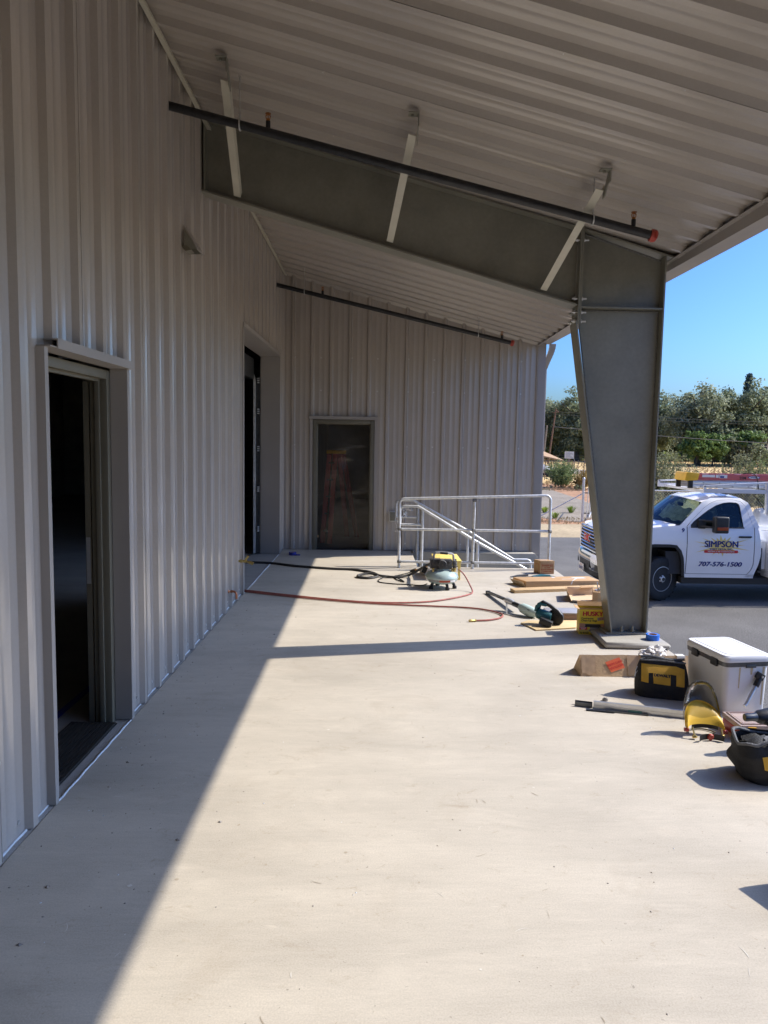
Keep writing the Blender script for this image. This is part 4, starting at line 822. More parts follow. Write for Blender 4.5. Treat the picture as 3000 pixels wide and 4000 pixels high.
# long flat carton
lb = thing('long_carton', 'long flat brown carton with frayed open end and torn tape', 'box', (2.4, 8.95, 0))
A, B = Vector((1.912, 8.843, 0.0)), Vector((2.850, 8.965, 0)); D = Vector((1.806, 9.12, 0)); Cc = Vector((2.80, 9.26, 0)); H = Vector((0, 0, 0.074))
mb = MB(); hexbox(mb, A, B, Cc, D, H); mb.build('box', K['card'], lb, bevel=0.003)
n_ = (A-D).cross(Vector((0, 0, 1))).normalized()
for (f0, f1, z0, z1, ang) in ((0.02, 0.98, 0.004, 0.072, 0.5), (0.06, 0.95, 0.002, 0.06, 0.95)):
    mb = MB(); a, b = D+(A-D)*f0, D+(A-D)*f1; o_ = Vector((-math.cos(ang)*0.05, -0.02, 0)); mb.add([a+Vector((0, 0, z0)), b+Vector((0, 0, z0)), b+o_+Vector((0, 0, z1)), a+o_*1.2+Vector((0, 0, z1*0.9)), a+Vector((.002, 0, z0)), b+Vector((.002, 0, z0)), b+o_+Vector((.002, 0, z1)), a+o_*1.2+Vector((.002, 0, z1*0.9))], [(0,1,2,3),(4,7,6,5),(0,4,5,1),(1,5,6,2),(2,6,7,3),(3,7,4,0)]); mb.build('flap', K['cardin'], lb)
mb = MB()
for t in (0.085, 0.50, 0.90): p = A+(B-A)*t; mb.add([p+Vector((0, -.0012, 0.002)), p+(B-A)*0.004+Vector((0, -.0012, 0.002)), p+(B-A)*0.004+Vector((0, -.0012, 0.073)), p+Vector((0, -.0012, 0.073))], [(0,1,2,3)])
mb.build('crease', K['tapeclear'], lb)
mb = MB(); T = lambda s, t, z=0.0755: A+(B-A)*s+(D-A)*t+Vector((0, 0, z))
mb.add([T(.60, -.002, .03), T(.62, -.002, .03), T(.80, .55), T(.78, .55), T(.62, 0.0, .0765), T(.635, 0.0, .0765)], [(0,1,5,4),(4,5,2,3)]); mb.add([T(.55, .35), T(.72, .42), T(.72, .47), T(.55, .40)], [(0,1,2,3)]); mb.add([T(.76, .5), T(.93, .55), T(.92, .8), T(.75, .75)], [(0,1,2,3)]); mb.add([T(.50, .75), T(.54, .75), T(.54, .98), T(.505, .95)], [(0,1,2,3)]); mb.build('torn_tape', K['paper'], lb)
# lumber
mb = MB(); A, B = Vector((1.705, 8.475, 0.0)), Vector((2.84, 8.755, 0)); D = Vector((1.676, 8.615, 0)); hexbox(mb, A, B, B+(D-A), D, Vector((0, 0, 0.036)))
tag(mb.build('lumber_board', K['lumber'], bevel=0.003), 'pale pine board lying in front of the long flat carton', 'board')
# opened carton tray
ob = thing('open_carton', 'opened shallow cardboard tray with raised flaps beside the column', 'box', (2.45, 8.2, 0))
def slab(mb, pts, th):
    pts = [Vector(p) for p in pts]; n = (pts[1]-pts[0]).cross(pts[-1]-pts[0]).normalized()*th; k = len(pts)
    return mb.add(pts+[p+n for p in pts], [tuple(range(k)), tuple(range(2*k-1, k-1, -1))]+[(i, (i+1) % k, (i+1) % k+k, i+k) for i in range(k)])
mb = MB(); slab(mb, [(2.245, 8.03, 0.012), (2.48, 7.96, 0.004), (2.70, 8.42, 0.004), (2.30, 8.40, 0.004)], 0.004); mb.build('base', K['cardin'], ob)
mb = MB(); slab(mb, [(2.245, 8.03, 0.012), (2.30, 8.40, 0.004), (2.27, 8.38, 0.105), (2.205, 8.05, 0.11)], 0.004); mb.build('flap', K['card'], ob)
mb = MB(); slab(mb, [(2.30, 8.41, 0.004), (2.74, 8.44, 0.004), (2.74, 8.46, 0.085), (2.30, 8.42, 0.10)], 0.004); mb.build('flap', K['cardin'], ob)
mb = MB(); slab(mb, [(2.245, 8.028, 0.016), (2.48, 7.958, 0.006), (2.48, 7.93, 0.024), (2.25, 8.0, 0.035)], 0.004); mb.build('flap', K['greytop'], ob)
mb = MB(); slab(mb, [(2.43, 8.35, 0.10), (2.60, 8.40, 0.098), (2.64, 8.52, 0.094), (2.46, 8.50, 0.096), (2.47, 8.43, 0.097)], 0.003); mb.build('flap', K['card'], ob)
sb = thing('small_carton', 'small upright carton half hidden behind the column foot', 'box', (2.55, 7.95, 0))
mb = MB(); A, B, D = Vector((2.450, 7.918, 0.004)), Vector((2.66, 7.86, 0.004)), Vector((2.51, 8.14, 0.004)); hexbox(mb, A, B, B+D-A, D, Vector((0, 0, 0.138))); mb.build('box', K['card'], sb, bevel=0.003)
fr = frame2(A, B-A); mb = MB(); P_ = [fr(0.052, 0.0, 0.001), fr(0.085, 0.0, 0.001), fr(0.085, 0.138, 0.001), fr(0.052, 0.138, 0.001)]; mb.add(P_, [(0,1,2,3)]); mb.build('tape', K['tapeclear'], sb)
bk = thing('metal_bracket', 'small white metal bracket standing on the small carton by the column', 'bracket', (2.53, 7.98, 0.142))
mb = MB(); mb.obox((2.535, 7.985, 0.150), (0.09, 0.05, 0.010)); mb.obox((2.515, 7.985, 0.195), (0.010, 0.02, 0.09), rot('Y', -0.15)); mb.obox((2.545, 7.97, 0.162), (0.04, 0.03, 0.018), rot('Z', 0.4)); mb.build('bracket', K['zinc'], bk, bevel=0.003)
# contractor bag carton
hb = thing('bag_carton', 'yellow HUSKY contractor clean-up bags carton standing against the column pad', 'box', (2.07, 6.72, 0))
A, B, D = Vector((1.946, 6.665, 0)), Vector((2.196, 6.655, 0)), Vector((1.965, 6.815, 0)); H = Vector((0, 0, 0.236)); C_ = B+(D-A)
mb = MB(); mb.add([A, B, C_, D, A+H, B+H, C_+H, D+H], [(0,3,2,1),(0,1,5,4),(1,2,6,5),(2,3,7,6),(3,0,4,7)]); mb.build('box', K['boxback'], hb)
for (p, q, h, ln) in ((A+H, B+H, Vector((0, -0.03, 0.018)), 1), (D+H, C_+H, Vector((0, 0.02, 0.035)), 1), (D+H, A+H, Vector((-0.035, 0, 0.012)), 1)):
    mb = MB(); slab(mb, [p, q, q+h, p+h*1.15], 0.002); mb.build('flap', K['card'], hb)
mb = MB(); slab(mb, [A+H*0.93+(B-A)*0.05, B+H*0.93-(B-A)*.05, C_+H*.9-(B-A)*.05, D+H*.9+(B-A)*0.05], 0.002); mb.build('bag_roll', K['nylon'], hb)
fr = frame2(A, B-A)
def quad(mb, x0, y0, x1, y1, d, m=0): return mb.add([fr(x0, y0, d), fr(x1, y0, d), fr(x1, y1, d), fr(x0, y1, d)], [(0,1,2,3)], m)
mats_ = [K['boxyellow'], K['greyprint'], K['ink'], K['red'], K['hand'], K['paper'], K['boxred']]
mb = MB(); quad(mb, 0.001, 0.001, 0.249, 0.235, 0.0006, 0); quad(mb, 0.001, 0.030, 0.249, 0.100, 0.0012, 1); quad(mb, 0.055, 0.066, 0.20, 0.098, 0.0016, 2)
for (x, s) in ((0.0, 1), (0.249, -1)):
    for k in range(4): mb.add([fr(x, 0.070+k*0.008, .002), fr(x+s*(0.058-0.006*abs(k-1.5)), 0.072+k*0.0085, .002), fr(x+s*(0.058-0.006*abs(k-1.5)), 0.0785+k*0.0085, .002), fr(x, 0.078+k*0.009, .002)], [(0,1,2,3)], 4)
quad(mb, 0.0015, 0.045, 0.075, 0.068, 0.0022, 3); quad(mb, 0.0015, 0.036, 0.09, 0.044, 0.0022, 0); quad(mb, 0.075, 0.047, 0.098, 0.070, 0.0022, 0)
text(mb, 'HUSKY', 0.058, lambda x, y, d: fr(0.120+x*1.02, 0.193+y, 0.003), 3, fat=0.0034)
text(mb, 'Contractor', 0.0245, lambda x, y, d: fr(0.016+x, 0.152+y, 0.003), 2, bold=0.0007, align='LEFT'); text(mb, 'Clean-Up Bags', 0.0245, lambda x, y, d: fr(0.016+x, 0.131+y, 0.003), 2, bold=0.0007, align='LEFT')
text(mb, 'TRUE TIE', 0.0135, lambda x, y, d: fr(0.037+x, 0.061+y, 0.003), 5, bold=0.0004); text(mb, 'FLAPS', 0.0135, lambda x, y, d: fr(0.037+x, 0.051+y, 0.003), 5, bold=0.0004)
text(mb, '32 BAGS', 0.0225, lambda x, y, d: fr(0.048+x, 0.015+y, 0.003), 2, bold=0.0008)
ca, sa = math.cos(.16), math.sin(.16); st2 = lambda x, y, d: fr(0.197+x*ca-y*sa, 0.150+x*sa+y*ca, d)
mb.add([st2(-.034, -.015, .0035), st2(.034, -.015, .0035), st2(.034, .015, .0035), st2(-.034, .015, .0035)], [(0,1,2,3)], 1); text(mb, 'EXTRA', 0.014, lambda x, y, d: st2(x, .006+y, .004), 6, bold=.0006); text(mb, 'TOUGH', 0.014, lambda x, y, d: st2(x, -.007+y, .004), 6, bold=.0006)
mb.add([fr(0.212+(0.037 if k % 2 else 0.030)*math.cos(k*PI/14), 0.050+(0.028 if k % 2 else 0.023)*math.sin(k*PI/14), .0035) for k in range(28)], [tuple(range(28))], 5); text(mb, '3 MIL', 0.022, lambda x, y, d: fr(0.212+x, 0.050+y, .004), 2, bold=.0007); text(mb, 'HEAVY DUTY', 0.0075, lambda x, y, d: fr(0.212+x, 0.065+y, .004), 2)
mb.build('print', mats_, hb, smooth=False)
# brown trim bundle, plywood, saw, driver
tb = thing('trim_bundle', 'stack of brown ribbed metal trim behind the plywood sheet', 'trim bundle', (1.95, 7.2, 0))
for k in range(6):
    mb = MB(); mb.box((1.78+0.006*(k % 2), 7.165, 0.002+k*0.0135), (2.14, 7.40, 0.002+k*0.0135+0.0115)); mb.build('trim_piece', K['brown'] if k < 5 else K['greytop'], tb, bevel=0.003)
mb = MB(); mb.prism([(1.485, 7.035), (1.573, 6.760), (1.975, 6.872), (2.075, 7.10), (2.06, 7.16), (1.573, 7.125)], [], lambda x, y: (x, y, 0.002), (0, 0, 0.011)); tag(mb.build('plywood_sheet', K['ply'], bevel=0.002), 'offcut of pale plywood lying under the teal saw', 'plywood')
cs_ = thing('circular_saw', 'teal and black cordless circular saw resting on the plywood', 'circular saw', (1.70, 6.98, 0.013))
Ms = Matrix.Translation((1.715, 6.985, 0.014)) @ Matrix.Rotation(-0.45, 4, 'Z') @ Matrix.Rotation(0.30, 4, 'Y')
def sb_(name, f, m, bevel=0): mb = MB(); f(mb); mb.v = [tuple(Ms @ Vector(p)) for p in mb.v]; return mb.build(name, m, cs_, bevel=bevel)
sb_('motor_housing', lambda mb: mb.tube([(-0.12, -0.02, 0.075), (-0.10, -0.02, 0.075), (0.0, -0.02, 0.078), (0.03, -0.02, 0.08)], [0.030, 0.050, 0.056, 0.050], 16), K['teal'])
sb_('blade_guard', lambda mb: (mb.lathe([(0.02, -0.022), (0.078, -0.02), (0.082, 0.0), (0.078, 0.02), (0.02, 0.022)], 24, Matrix.Translation((0.06, 0.03, 0.088)) @ rot('X', PI/2).to_4x4())), K['black'])
sb_('blade', lambda mb: mb.lathe([(0.02, -0.0012), (0.072, -0.0012), (0.072, 0.0012), (0.02, 0.0012)], 32, Matrix.Translation((0.06, 0.056, 0.078)) @ rot('X', PI/2).to_4x4()), K['steel'])
sb_('base_plate', lambda mb: mb.box((-0.02, -0.075, 0.001), (0.17, 0.075, 0.006)), K['steel'], 0.002)
sb_('handle', lambda mb: (mb.tube([(-0.115, 0.0, 0.10), (-0.12, 0.0, 0.155), (-0.095, 0.0, 0.19), (-0.02, 0.0, 0.185), (0.06, 0.01, 0.16), (0.10, 0.015, 0.13)], [0.022, 0.022, 0.021, 0.019, 0.022, 0.026], 10)), K['black'])
sb_('grip_shell', lambda mb: mb.tube([(-0.125, -0.012, 0.085), (-0.13, -0.012, 0.13), (-0.11, -0.012, 0.17), (-0.05, -0.012, 0.178)], [0.02, 0.021, 0.019, 0.015], 10), K['teal'])
sb_('battery', lambda mb: mb.box((-0.05, -0.13, 0.012), (0.07, -0.07, 0.075)), K['black'], 0.008)
gd = thing('screw_gun', 'pale mint screw gun with a long dark magazine rail on the concrete', 'screw gun', (1.6, 7.3, 0))
mb = MB(); d0, d1 = Vector((1.385, 8.43, 0.020)), Vector((1.56, 7.52, 0.075))
for o_ in (-0.016, 0.0, 0.016): mb.bar(d0+Vector((o_, 0, 0.004*(o_ == 0))), d1+Vector((o_, 0, 0)), 0.010, 0.022)
mb.bar(d0+Vector((0, -.01, 0)), d0+Vector((0, .02, 0)), 0.05, 0.03); mb.build('magazine_rail', K['steel'], gd)
mb = MB(); mb.tube([(1.50, 7.56, 0.085), (1.57, 7.42, 0.075)], [0.024, 0.027], 12); mb.build('extension_tube', K['steel'], gd)
mb = MB(); mb.tube([(1.555, 7.44, 0.075), (1.575, 7.40, 0.072), (1.61, 7.34, 0.062), (1.655, 7.29, 0.052), (1.69, 7.26, 0.048)], [0.03, 0.05, 0.056, 0.052, 0.034], 14); bd = mb.build('body', K['mint'], gd); MW[bd.name] = Matrix.Identity(4)
mb = MB(); mb.obox((1.605, 7.288, 0.062), (0.05, 0.02, 0.05), rot('Z', -0.8)); mb.build('grip_panel', K['black'], bd, bevel=0.01)
mb = MB(); mb.tube([(1.425, 7.62, 0.112), (1.44, 7.60, 0.110), (1.475, 7.58, 0.10), (1.51, 7.55, 0.088)], [0.012, 0.030, 0.033, 0.026], 14); mb.build('nosepiece', K['zinc'], gd)
mb = MB(); mb.tube([(1.36, 7.66, 0.128), (1.40, 7.64, 0.118), (1.428, 7.62, 0.112)], [0.005, 0.008, 0.011], 8); mb.build('bit', K['steel'], gd)
mb = MB(); mb.bar((1.445, 7.59, 0.10), (1.415, 7.40, 0.006), 0.016, 0.006); mb.bar((1.41, 7.41, 0.006), (1.50, 7.31, 0.006), 0.014, 0.006); mb.bar((1.41, 7.40, 0.006), (1.39, 7.47, 0.006), 0.014, 0.006); mb.build('depth_stop', K['zinc'], gd)
# triangular carton with sticker, rag
tc_ = thing('triangular_carton', 'long three-sided cardboard carton with an orange sticker behind the tool bag', 'box', (2.05, 5.5, 0))
SEC = [(5.430, 0.0), (5.635, 0.0), (5.492, 0.150)]
def tsec(x, jig): return [(x, y+jig*noise.noise(Vector((x*4, y, 1))), max(0, z+jig*noise.noise(Vector((x*5, z, 4))))) for (y, z) in SEC]
mb = MB(); mb.rings([tsec(1.615+0.92*i/14, 0.006 if 0 < i < 14 else 0.002) for i in range(15)]); mb.build('carton', K['card2'], tc_, smooth=False)
nrm = Vector((0, -0.150, 0.062)).normalized()
def tf(x, t, d=0.001): return Vector((1.615+x, 5.430+0.062*t, 0.150*t))+nrm*(d+0.003)
mb = MB(); mb.add([tf(0.192, 0.66), tf(0.233, 0.20), tf(0.340, 0.42), tf(0.303, 0.90)], [(0,1,2,3)]); stk = mb.build('sticker', K['orange'], tc_); MW[stk.name] = Matrix.Identity(4)
mb = MB(); ang = PI+0.33; c_, s_ = math.cos(ang), math.sin(ang)
for (s2, yy) in (('ADDITIONAL', 0.014), ('PARTS INSIDE', -0.014)):
    mb = MB(); text(mb, s2, 0.0205, lambda x, y, d, yy=yy: tf(0.268+(x*c_-(y+yy)*s_), 0.545+(x*s_+(y+yy)*c_)/0.162, 0.0035), bold=0.0006)
    mb.build('lettering', K['red'], stk)
mb = MB(); mb.grid(lambda a, b: tf(0.36+0.09*a, 0.06+0.92*b, 0.0012), 2, 4); mb.build('tape', K['tapeclear'], tc_)
mb = MB(); mb.grid(lambda a, b: tf(0.008+0.11*a, 0.10+0.80*b+0.05*math.sin(a*9), 0.0015+0.003*noise.noise(Vector((a*6, b*6, 0)))), 8, 8); mb.build('tape', K['tapeclear'], tc_)
mb = MB(); mb.box((2.36, 5.475, 0.135), (2.42, 5.53, 0.1535)); mb.build('paper_tape', K['paper'], tc_)
mb = MB(); crumple(mb, (2.195, 5.52, 0.165), (0.085, 0.06, 0.045), 11, 0.55, 26); crumple(mb, (2.13, 5.50, 0.155), (0.05, 0.05, 0.022), 17, 0.6, 18); tag(mb.build('rag', K['rag']), 'crumpled white rag lying on the triangular carton', 'rag')
# tool bags
def bag(name, label, loc, rz, L, Dp, Hh, logo, open_=False):
    t = thing(name, label, 'tool bag', loc, rz)
    def surf(s, z, sgn):     # half depth at height fraction z and length fraction s
        k = 1-0.12*abs(s)**6; top = 1-0.78*max(0, (z-0.45)/0.55)**1.3 if not open_ else 1-0.10*z
        bulge = 1+0.10*math.sin(z*PI)+0.05*noise.noise(Vector((s*2.2, z*3, sgn*5+L)))
        return Dp/2*top*bulge*k
    def half(z): return L/2*(1.0+0.05*math.sin(z*PI*0.9)-(0.16*z**2 if not open_ else -0.03*z))
    R = []; nz = 14; ns = 16
    for j in range(nz+1):
        z = j/nz; ring = []
        for i in range(ns+1): s = -1+2*i/ns; ring.append((half(z)*math.copysign(abs(s)**0.9, s), -surf(s, z, 1)*(1-abs(s)**8*0.5), Hh*z+(-0.02*abs(s)**4*z if not open_ else 0.012*noise.noise(Vector((s*3, 2, 0)))*z)))
        for i in range(ns+1): s = 1-2*i/ns; ring.append((half(z)*math.copysign(abs(s)**0.9, s), surf(s, z, -1)*(1-abs(s)**8*0.5), Hh*z+(-0.02*abs(s)**4*z if not open_ else 0.012*noise.noise(Vector((s*3, 5, 0)))*z)))
        if open_:      # slumped, creased cloth
            ring = [(p[0]-0.030*z+0.028*(1-z)*z*4*(-1 if p[0] < 0 else 0.4)*(0.6+0.6*noise.noise(Vector((p[1]*9, z*3, 4))))+0.016*noise.noise(Vector((p[0]*14, p[1]*14, z*4))), p[1]+0.020*noise.noise(Vector((p[0]*11, z*5, 7)))-0.018*math.sin(z*PI)*(1 if p[1] < 0 else 0), p[2]+0.030*z*noise.noise(Vector((p[0]*7, p[1]*9, 2)))) for p in ring]
        R.append([MW[t.name] @ Vector(p) for p in ring])
    mb = MB(); mb.rings(R, cap=not open_)
    if open_:      # dark floor inside the open mouth
        k = len(R[0]); zf = int(nz*0.75); mb.add(R[zf], [tuple(range(k))])
    mb.build('body', K['nylon'], t)
    def fp_(x, z, d=0.003):
        s = max(-1, min(1, x/half(z))); s = math.copysign(abs(s)**(1/0.9), s); return MW[t.name] @ Vector((x-(0.030*z if open_ else 0), -surf(s, z, 1)*(1-abs(s)**8*0.5)-d-(0.018*math.sin(z*PI)+0.008 if open_ else 0), Hh*z))
    return t, fp_, half
def patch(mb, outline, fp_, d, nx=10):
    """outline given as columns (x, zlo, zhi) so that it can follow the cloth"""
    for (a, b) in zip(outline, outline[1:]):
        if a is None or b is None: continue
        mb.grid(lambda u, v: fp_(a[0]+(b[0]-a[0])*u, (a[1]+(b[1]-a[1])*u)*(1-v)+(a[2]+(b[2]-a[2])*u)*v, d), 2, 5)
b1, f1, h1 = bag('tool_bag', 'closed black and yellow tool bag standing in front of the triangular carton', (2.07, 5.045, 0), -0.30, 0.345, 0.20, 0.262, True)
mb = MB(); patch(mb, [(-0.140, 0.44, 0.86), (-0.092, 0.42, 0.86)], f1, 0.004); patch(mb, [(-0.092, 0.66, 0.86), (-0.062, 0.67, 0.86)], f1, 0.004); patch(mb, [(-0.062, 0.58, 0.86), (-0.058, 0.42, 0.86), (0.050, 0.40, 0.86), (0.051, 0.40, 0.86)], f1, 0.004); patch(mb, [(0.051, 0.67, 0.86), (0.088, 0.66, 0.86)], f1, 0.004); patch(mb, [(0.088, 0.40, 0.86), (0.142, 0.38, 0.80)], f1, 0.004); mb.build('yellow_panel', K['bagyellow'], b1)
mb = MB(); text(mb, 'DEWALT', 0.0235, lambda x, y, d: f1(-0.004+x*1.15, 0.63+y/0.262, 0.0125), fat=0.0018); mb.build('lettering', K['ink'], b1)
mb = MB(); mb.tube([f1(x, 0.93+0.03*math.cos(x*9), 0.004) for x in [-0.15+0.03*i for i in range(11)]], 0.006, 6); mb.tube([MW[b1.name] @ Vector((-0.145+0.029*i, 0.0, 0.262+0.008*math.sin(i*.7))) for i in range(11)], 0.009, 6); mb.build('zip_piping', K['greyfab'], b1)
mb = MB(); mb.tube([MW[b1.name] @ Vector(p) for p in ((-0.165, -0.04, 0.20), (-0.178, -0.05, 0.17), (-0.17, -0.055, 0.155), (-0.165, -0.05, 0.17))], 0.003, 6); mb.tube([MW[b1.name] @ Vector(p) for p in ((-0.175, -0.055, 0.165), (-0.180, -0.06, 0.13))], 0.004, 6); mb.build('zip_pull', K['zinc'], b1)
b2, f2, h2 = bag('open_tool_bag', 'open black and yellow tool bag with grey rim at the right edge', (2.235, 3.765, 0), -0.06, 0.46, 0.235, 0.215, True, True)
mb = MB(); patch(mb, [(-0.165, 0.46, 0.74), (-0.13, 0.42, 0.77), (-0.10, 0.32, 0.78), (-0.075, 0.20, 0.79)], f2, 0.005); patch(mb, [(-0.075, 0.58, 0.79), (-0.03, 0.60, 0.80)], f2, 0.005); patch(mb, [(-0.03, 0.30, 0.80), (0.06, 0.30, 0.81)], f2, 0.005); patch(mb, [(0.06, 0.60, 0.81), (0.10, 0.61, 0.81)], f2, 0.005); mb.build('yellow_panel', K['bagyellow'], b2)
mb = MB(); rim = [MW[b2.name] @ Vector((-0.035+0.238*math.copysign(abs(math.cos(a))**0.42, math.cos(a))+0.01*math.sin(5*a), 0.108*math.copysign(abs(math.sin(a))**0.45, math.sin(a))+0.008*math.sin(4*a+1), 0.216+0.014*math.sin(3*a)+0.008*math.sin(7*a))) for a in [2*PI*i/40 for i in range(40)]]
mb.tube(rim, 0.009, 8, closed=True); mb.build('rim', K['greyfab'], b2)
mb = MB(); mb.grid(lambda a, b: MW[b2.name] @ Vector((-0.20+0.36*a, -0.095+0.19*b, 0.18+0.03*noise.noise(Vector((a*5, b*4, 3)))+0.02*math.sin(a*9))), 14, 8); mb.build('lining', K['nylon'], b2)
mb = MB(); mb.grid(lambda a, b: MW[b2.name] @ Vector((-0.13+0.10*a+0.02*b, -0.075+0.12*b, 0.205+0.018*noise.noise(Vector((a*6, b*6, 8))))), 6, 6); mb.build('lining_fold', K['greyfab'], b2)
# cooler
co = thing('cooler', 'white hard cooler with grey latched lid at the platform edge', 'cooler', (2.46, 4.92, 0), 0.15)
Mc = MW[co.name]; hw, hd_ = 0.162, 0.225
def rrect(hx, hy, r, z, n=5):
    out = []
    for (sx_, sy_, a0) in ((1, 1, 0), (-1, 1, PI/2), (-1, -1, PI), (1, -1, 3*PI/2)):
        for k in range(n+1): a = a0+k*PI/2/n; out.append(Mc @ Vector((sx_*(hx-r)+r*math.cos(a), sy_*(hy-r)+r*math.sin(a), z)))
    return out
mb = MB(); mb.rings([rrect(hw*.93, hd_*.94, .03, 0.0), rrect(hw*.95, hd_*.955, .035, 0.008), rrect(hw, hd_, .04, 0.318)]); mb.build('body', K['cool'], co)
mb = MB(); mb.rings([rrect(hw+.006, hd_+.006, .04, 0.316), rrect(hw+.008, hd_+.008, .04, 0.345)]); mb.build('gasket_band', K['steel'], co)
mb = MB(); mb.rings([rrect(hw+.008, hd_+.008, .04, 0.346), rrect(hw+.010, hd_+.010, .045, 0.352), rrect(hw+.010, hd_+.010, .045, 0.378), rrect(hw+.002, hd_+.002, .045, 0.389), rrect(hw-.02, hd_-.02, .04, 0.391)]); ld = mb.build('lid', K['white'], co); MW[ld.name] = Matrix.Identity(4)
mb = MB(); mb.tube(rrect(hw-.028, hd_-.028, .04, 0.3912), 0.0022, 5, closed=True); mb.build('lid_groove', K['greytop'], ld)
for (y_) in (-0.12, 0.10):
    mb = MB(); mb.obox(Mc @ Vector((-hw-.012, y_, 0.325)), (0.014, 0.07, 0.05), Mc.to_3x3()); mb.build('latch', K['black'], co, bevel=0.004)
mb = MB(); mb.obox(Mc @ Vector((0.02, -hd_-.004, 0.318)), (0.07, 0.014, 0.022), Mc.to_3x3()); mb.build('drain_cap', K['steel'], co, bevel=0.004)
mb = MB(); a0 = Mc @ Vector((-0.03, -hd_-.055, 0.088)); a1 = Mc @ Vector((0.045, -hd_-.028, 0.19)); a2 = Mc @ Vector((0.080, -hd_-.018, 0.245)); mb.tube([a0+Vector((-.02, -.01, -.016)), a0, a1, a2], [0.011, 0.0125, 0.0135, 0.0135], 12); mb.build('handle_bar', K['alu'], co)
mb = MB(); mb.cyl(a1, a2, 0.020, 8); mb.obox(a2+Vector((0.0, 0.0, 0.008)), (0.05, 0.03, 0.045), rot('Y', 0.5)); mb.build('handle_pivot', K['black'], co, bevel=0.005)
mb = MB(); mb.cyl(a2+Vector((0.008, -0.012, 0.008)), a2+Vector((0.008, -0.022, 0.008)), 0.008, 8); mb.build('rivet', K['zinc'], co)
mb = MB()
for (x_, w_, z0) in ((0.118, 0.016, 0.05), (-0.055, 0.012, 0.17), (0.03, 0.02, 0.26)): mb.grid(lambda a, b: Mc @ Vector((x_+w_*(a-.5)*(0.6+.4*b), -hd_*(0.955+0.045*(z0+(0.31-z0)*b)/0.318)-.0012, z0+(0.31-z0)*b)), 2, 6)
mb.build('rust_streak', K['rust'], co)
# aluminium channel, dark channel and rods
rl = thing('aluminium_channel', 'long aluminium channel lying across the concrete in front of the tool bag', 'channel', (1.8, 4.65, 0))
p, q = Vector((1.505, 4.750, 0.0)), Vector((2.20, 4.545, 0)); d = (q-p).normalized(); sd = Vector((-d.y, d.x, 0)); mb = MB(); hgt_ = Vector((0, 0, 0.047))
hexbox(mb, p, q, q+sd*0.004, p+sd*0.004, hgt_); hexbox(mb, p+sd*.0045, q+sd*.0045, q+sd*0.045, p+sd*0.045, Vector((0, 0, 0.004))); hexbox(mb, p+hgt_, q+hgt_, q+sd*0.022+hgt_, p+sd*0.022+hgt_, Vector((0, 0, 0.003))); hexbox(mb, p-sd*.003+Vector((0, 0, .022)), q-sd*.003+Vector((0, 0, .022)), q-sd*0.0005+Vector((0, 0, .022)), p-sd*0.0005+Vector((0, 0, .022)), Vector((0, 0, 0.004))); mb.build('channel', K['alu'], rl)
mb = MB(); e = p+d*0.22-sd*0.0035; hexbox(mb, e, e+d*0.085, e+d*0.085-sd*0.001, e-sd*.001, Vector((0, 0, 0.018))); mb.build('green_tape', mat('green_tape', (0.25, 0.52, 0.40), 0.5), rl)
dk = thing('dark_channel', 'short dark grey channel lying end to end with the aluminium one', 'channel', (1.45, 4.77, 0)); p2, q2 = Vector((1.395, 4.797, 0)), Vector((1.502, 4.760, 0)); mb = MB(); hexbox(mb, p2, q2, q2+sd*0.003, p2+sd*0.003, Vector((0, 0, 0.030))); hexbox(mb, p2+sd*.0035, q2+sd*.0035, q2+sd*0.036, p2+sd*0.036, Vector((0, 0, 0.003))); hexbox(mb, p2+sd*.0365, q2+sd*.0365, q2+sd*.039, p2+sd*.039, Vector((0, 0, 0.030))); mb.build('channel', K['steel'], dk)
mb = MB(); mb.tube([(1.445, 4.712, 0.006), (1.62, 4.668, 0.006)], 0.005, 6); tag(mb.build('steel_rod', K['steel']), 'thin dark steel rod beside the end of the aluminium channel', 'rod')
mb = MB(); mb.bar((1.57, 4.70, 0.005), (1.83, 4.632, 0.005), 0.016, 0.006); tag(mb.build('steel_flat_bar', K['steel']), 'narrow dark flat bar along the front of the aluminium channel', 'bar')
mb = MB(); crumple(mb, (1.634, 4.905, 0.011), (0.021, 0.014, 0.012), 23, 0.5, 8); tag(mb.build('stone', K['stone'], smooth=False), 'small grey stone on the concrete above the channels', 'stone')
# face shield
fs = thing('face_shield', 'yellow face shield with clear visor resting on the concrete', 'face shield', (2.05, 4.36, 0))
def rim_(s): a = s*PI/2; return Vector((2.052+0.116*math.sin(a), 4.315+0.105*math.cos(a), 0.042+0.138*max(0, math.cos(a))**0.70-0.010*s))
def vis(u, v):
    s = -1+2*u; a = s*PI/2; p = rim_(s); f = v*PI/2*0.97; c = math.cos(f)
    return Vector((2.045+0.116*math.sin(a)*c**0.75, 4.330+(0.092*math.cos(a))*c+0.05*math.sin(f), p.z+(0.318-p.z)*math.sin(f)))
mb = MB(); mb.grid(vis, 32, 16); mb.build('visor', K['visor'], fs)
mb = MB()
def brow(u, v): s = -1+2*u; a = s*PI/2; lo = Vector((2.052+0.112*math.sin(a), 4.288+0.034*math.cos(a), 0.026+0.044*max(0, math.cos(a))**0.45-0.010*s)); p = rim_(s)*(v)+lo*(1-v); return p+Vector((0, -0.012*math.sin(v*PI), 0.008*math.sin(v*PI)))
mb.grid(brow, 28, 6); mb.tube([rim_(-1+2*i/24)+Vector((0, 0, .002)) for i in range(25)], 0.004, 6); mb.build('brow_guard', K['yellow'], fs)
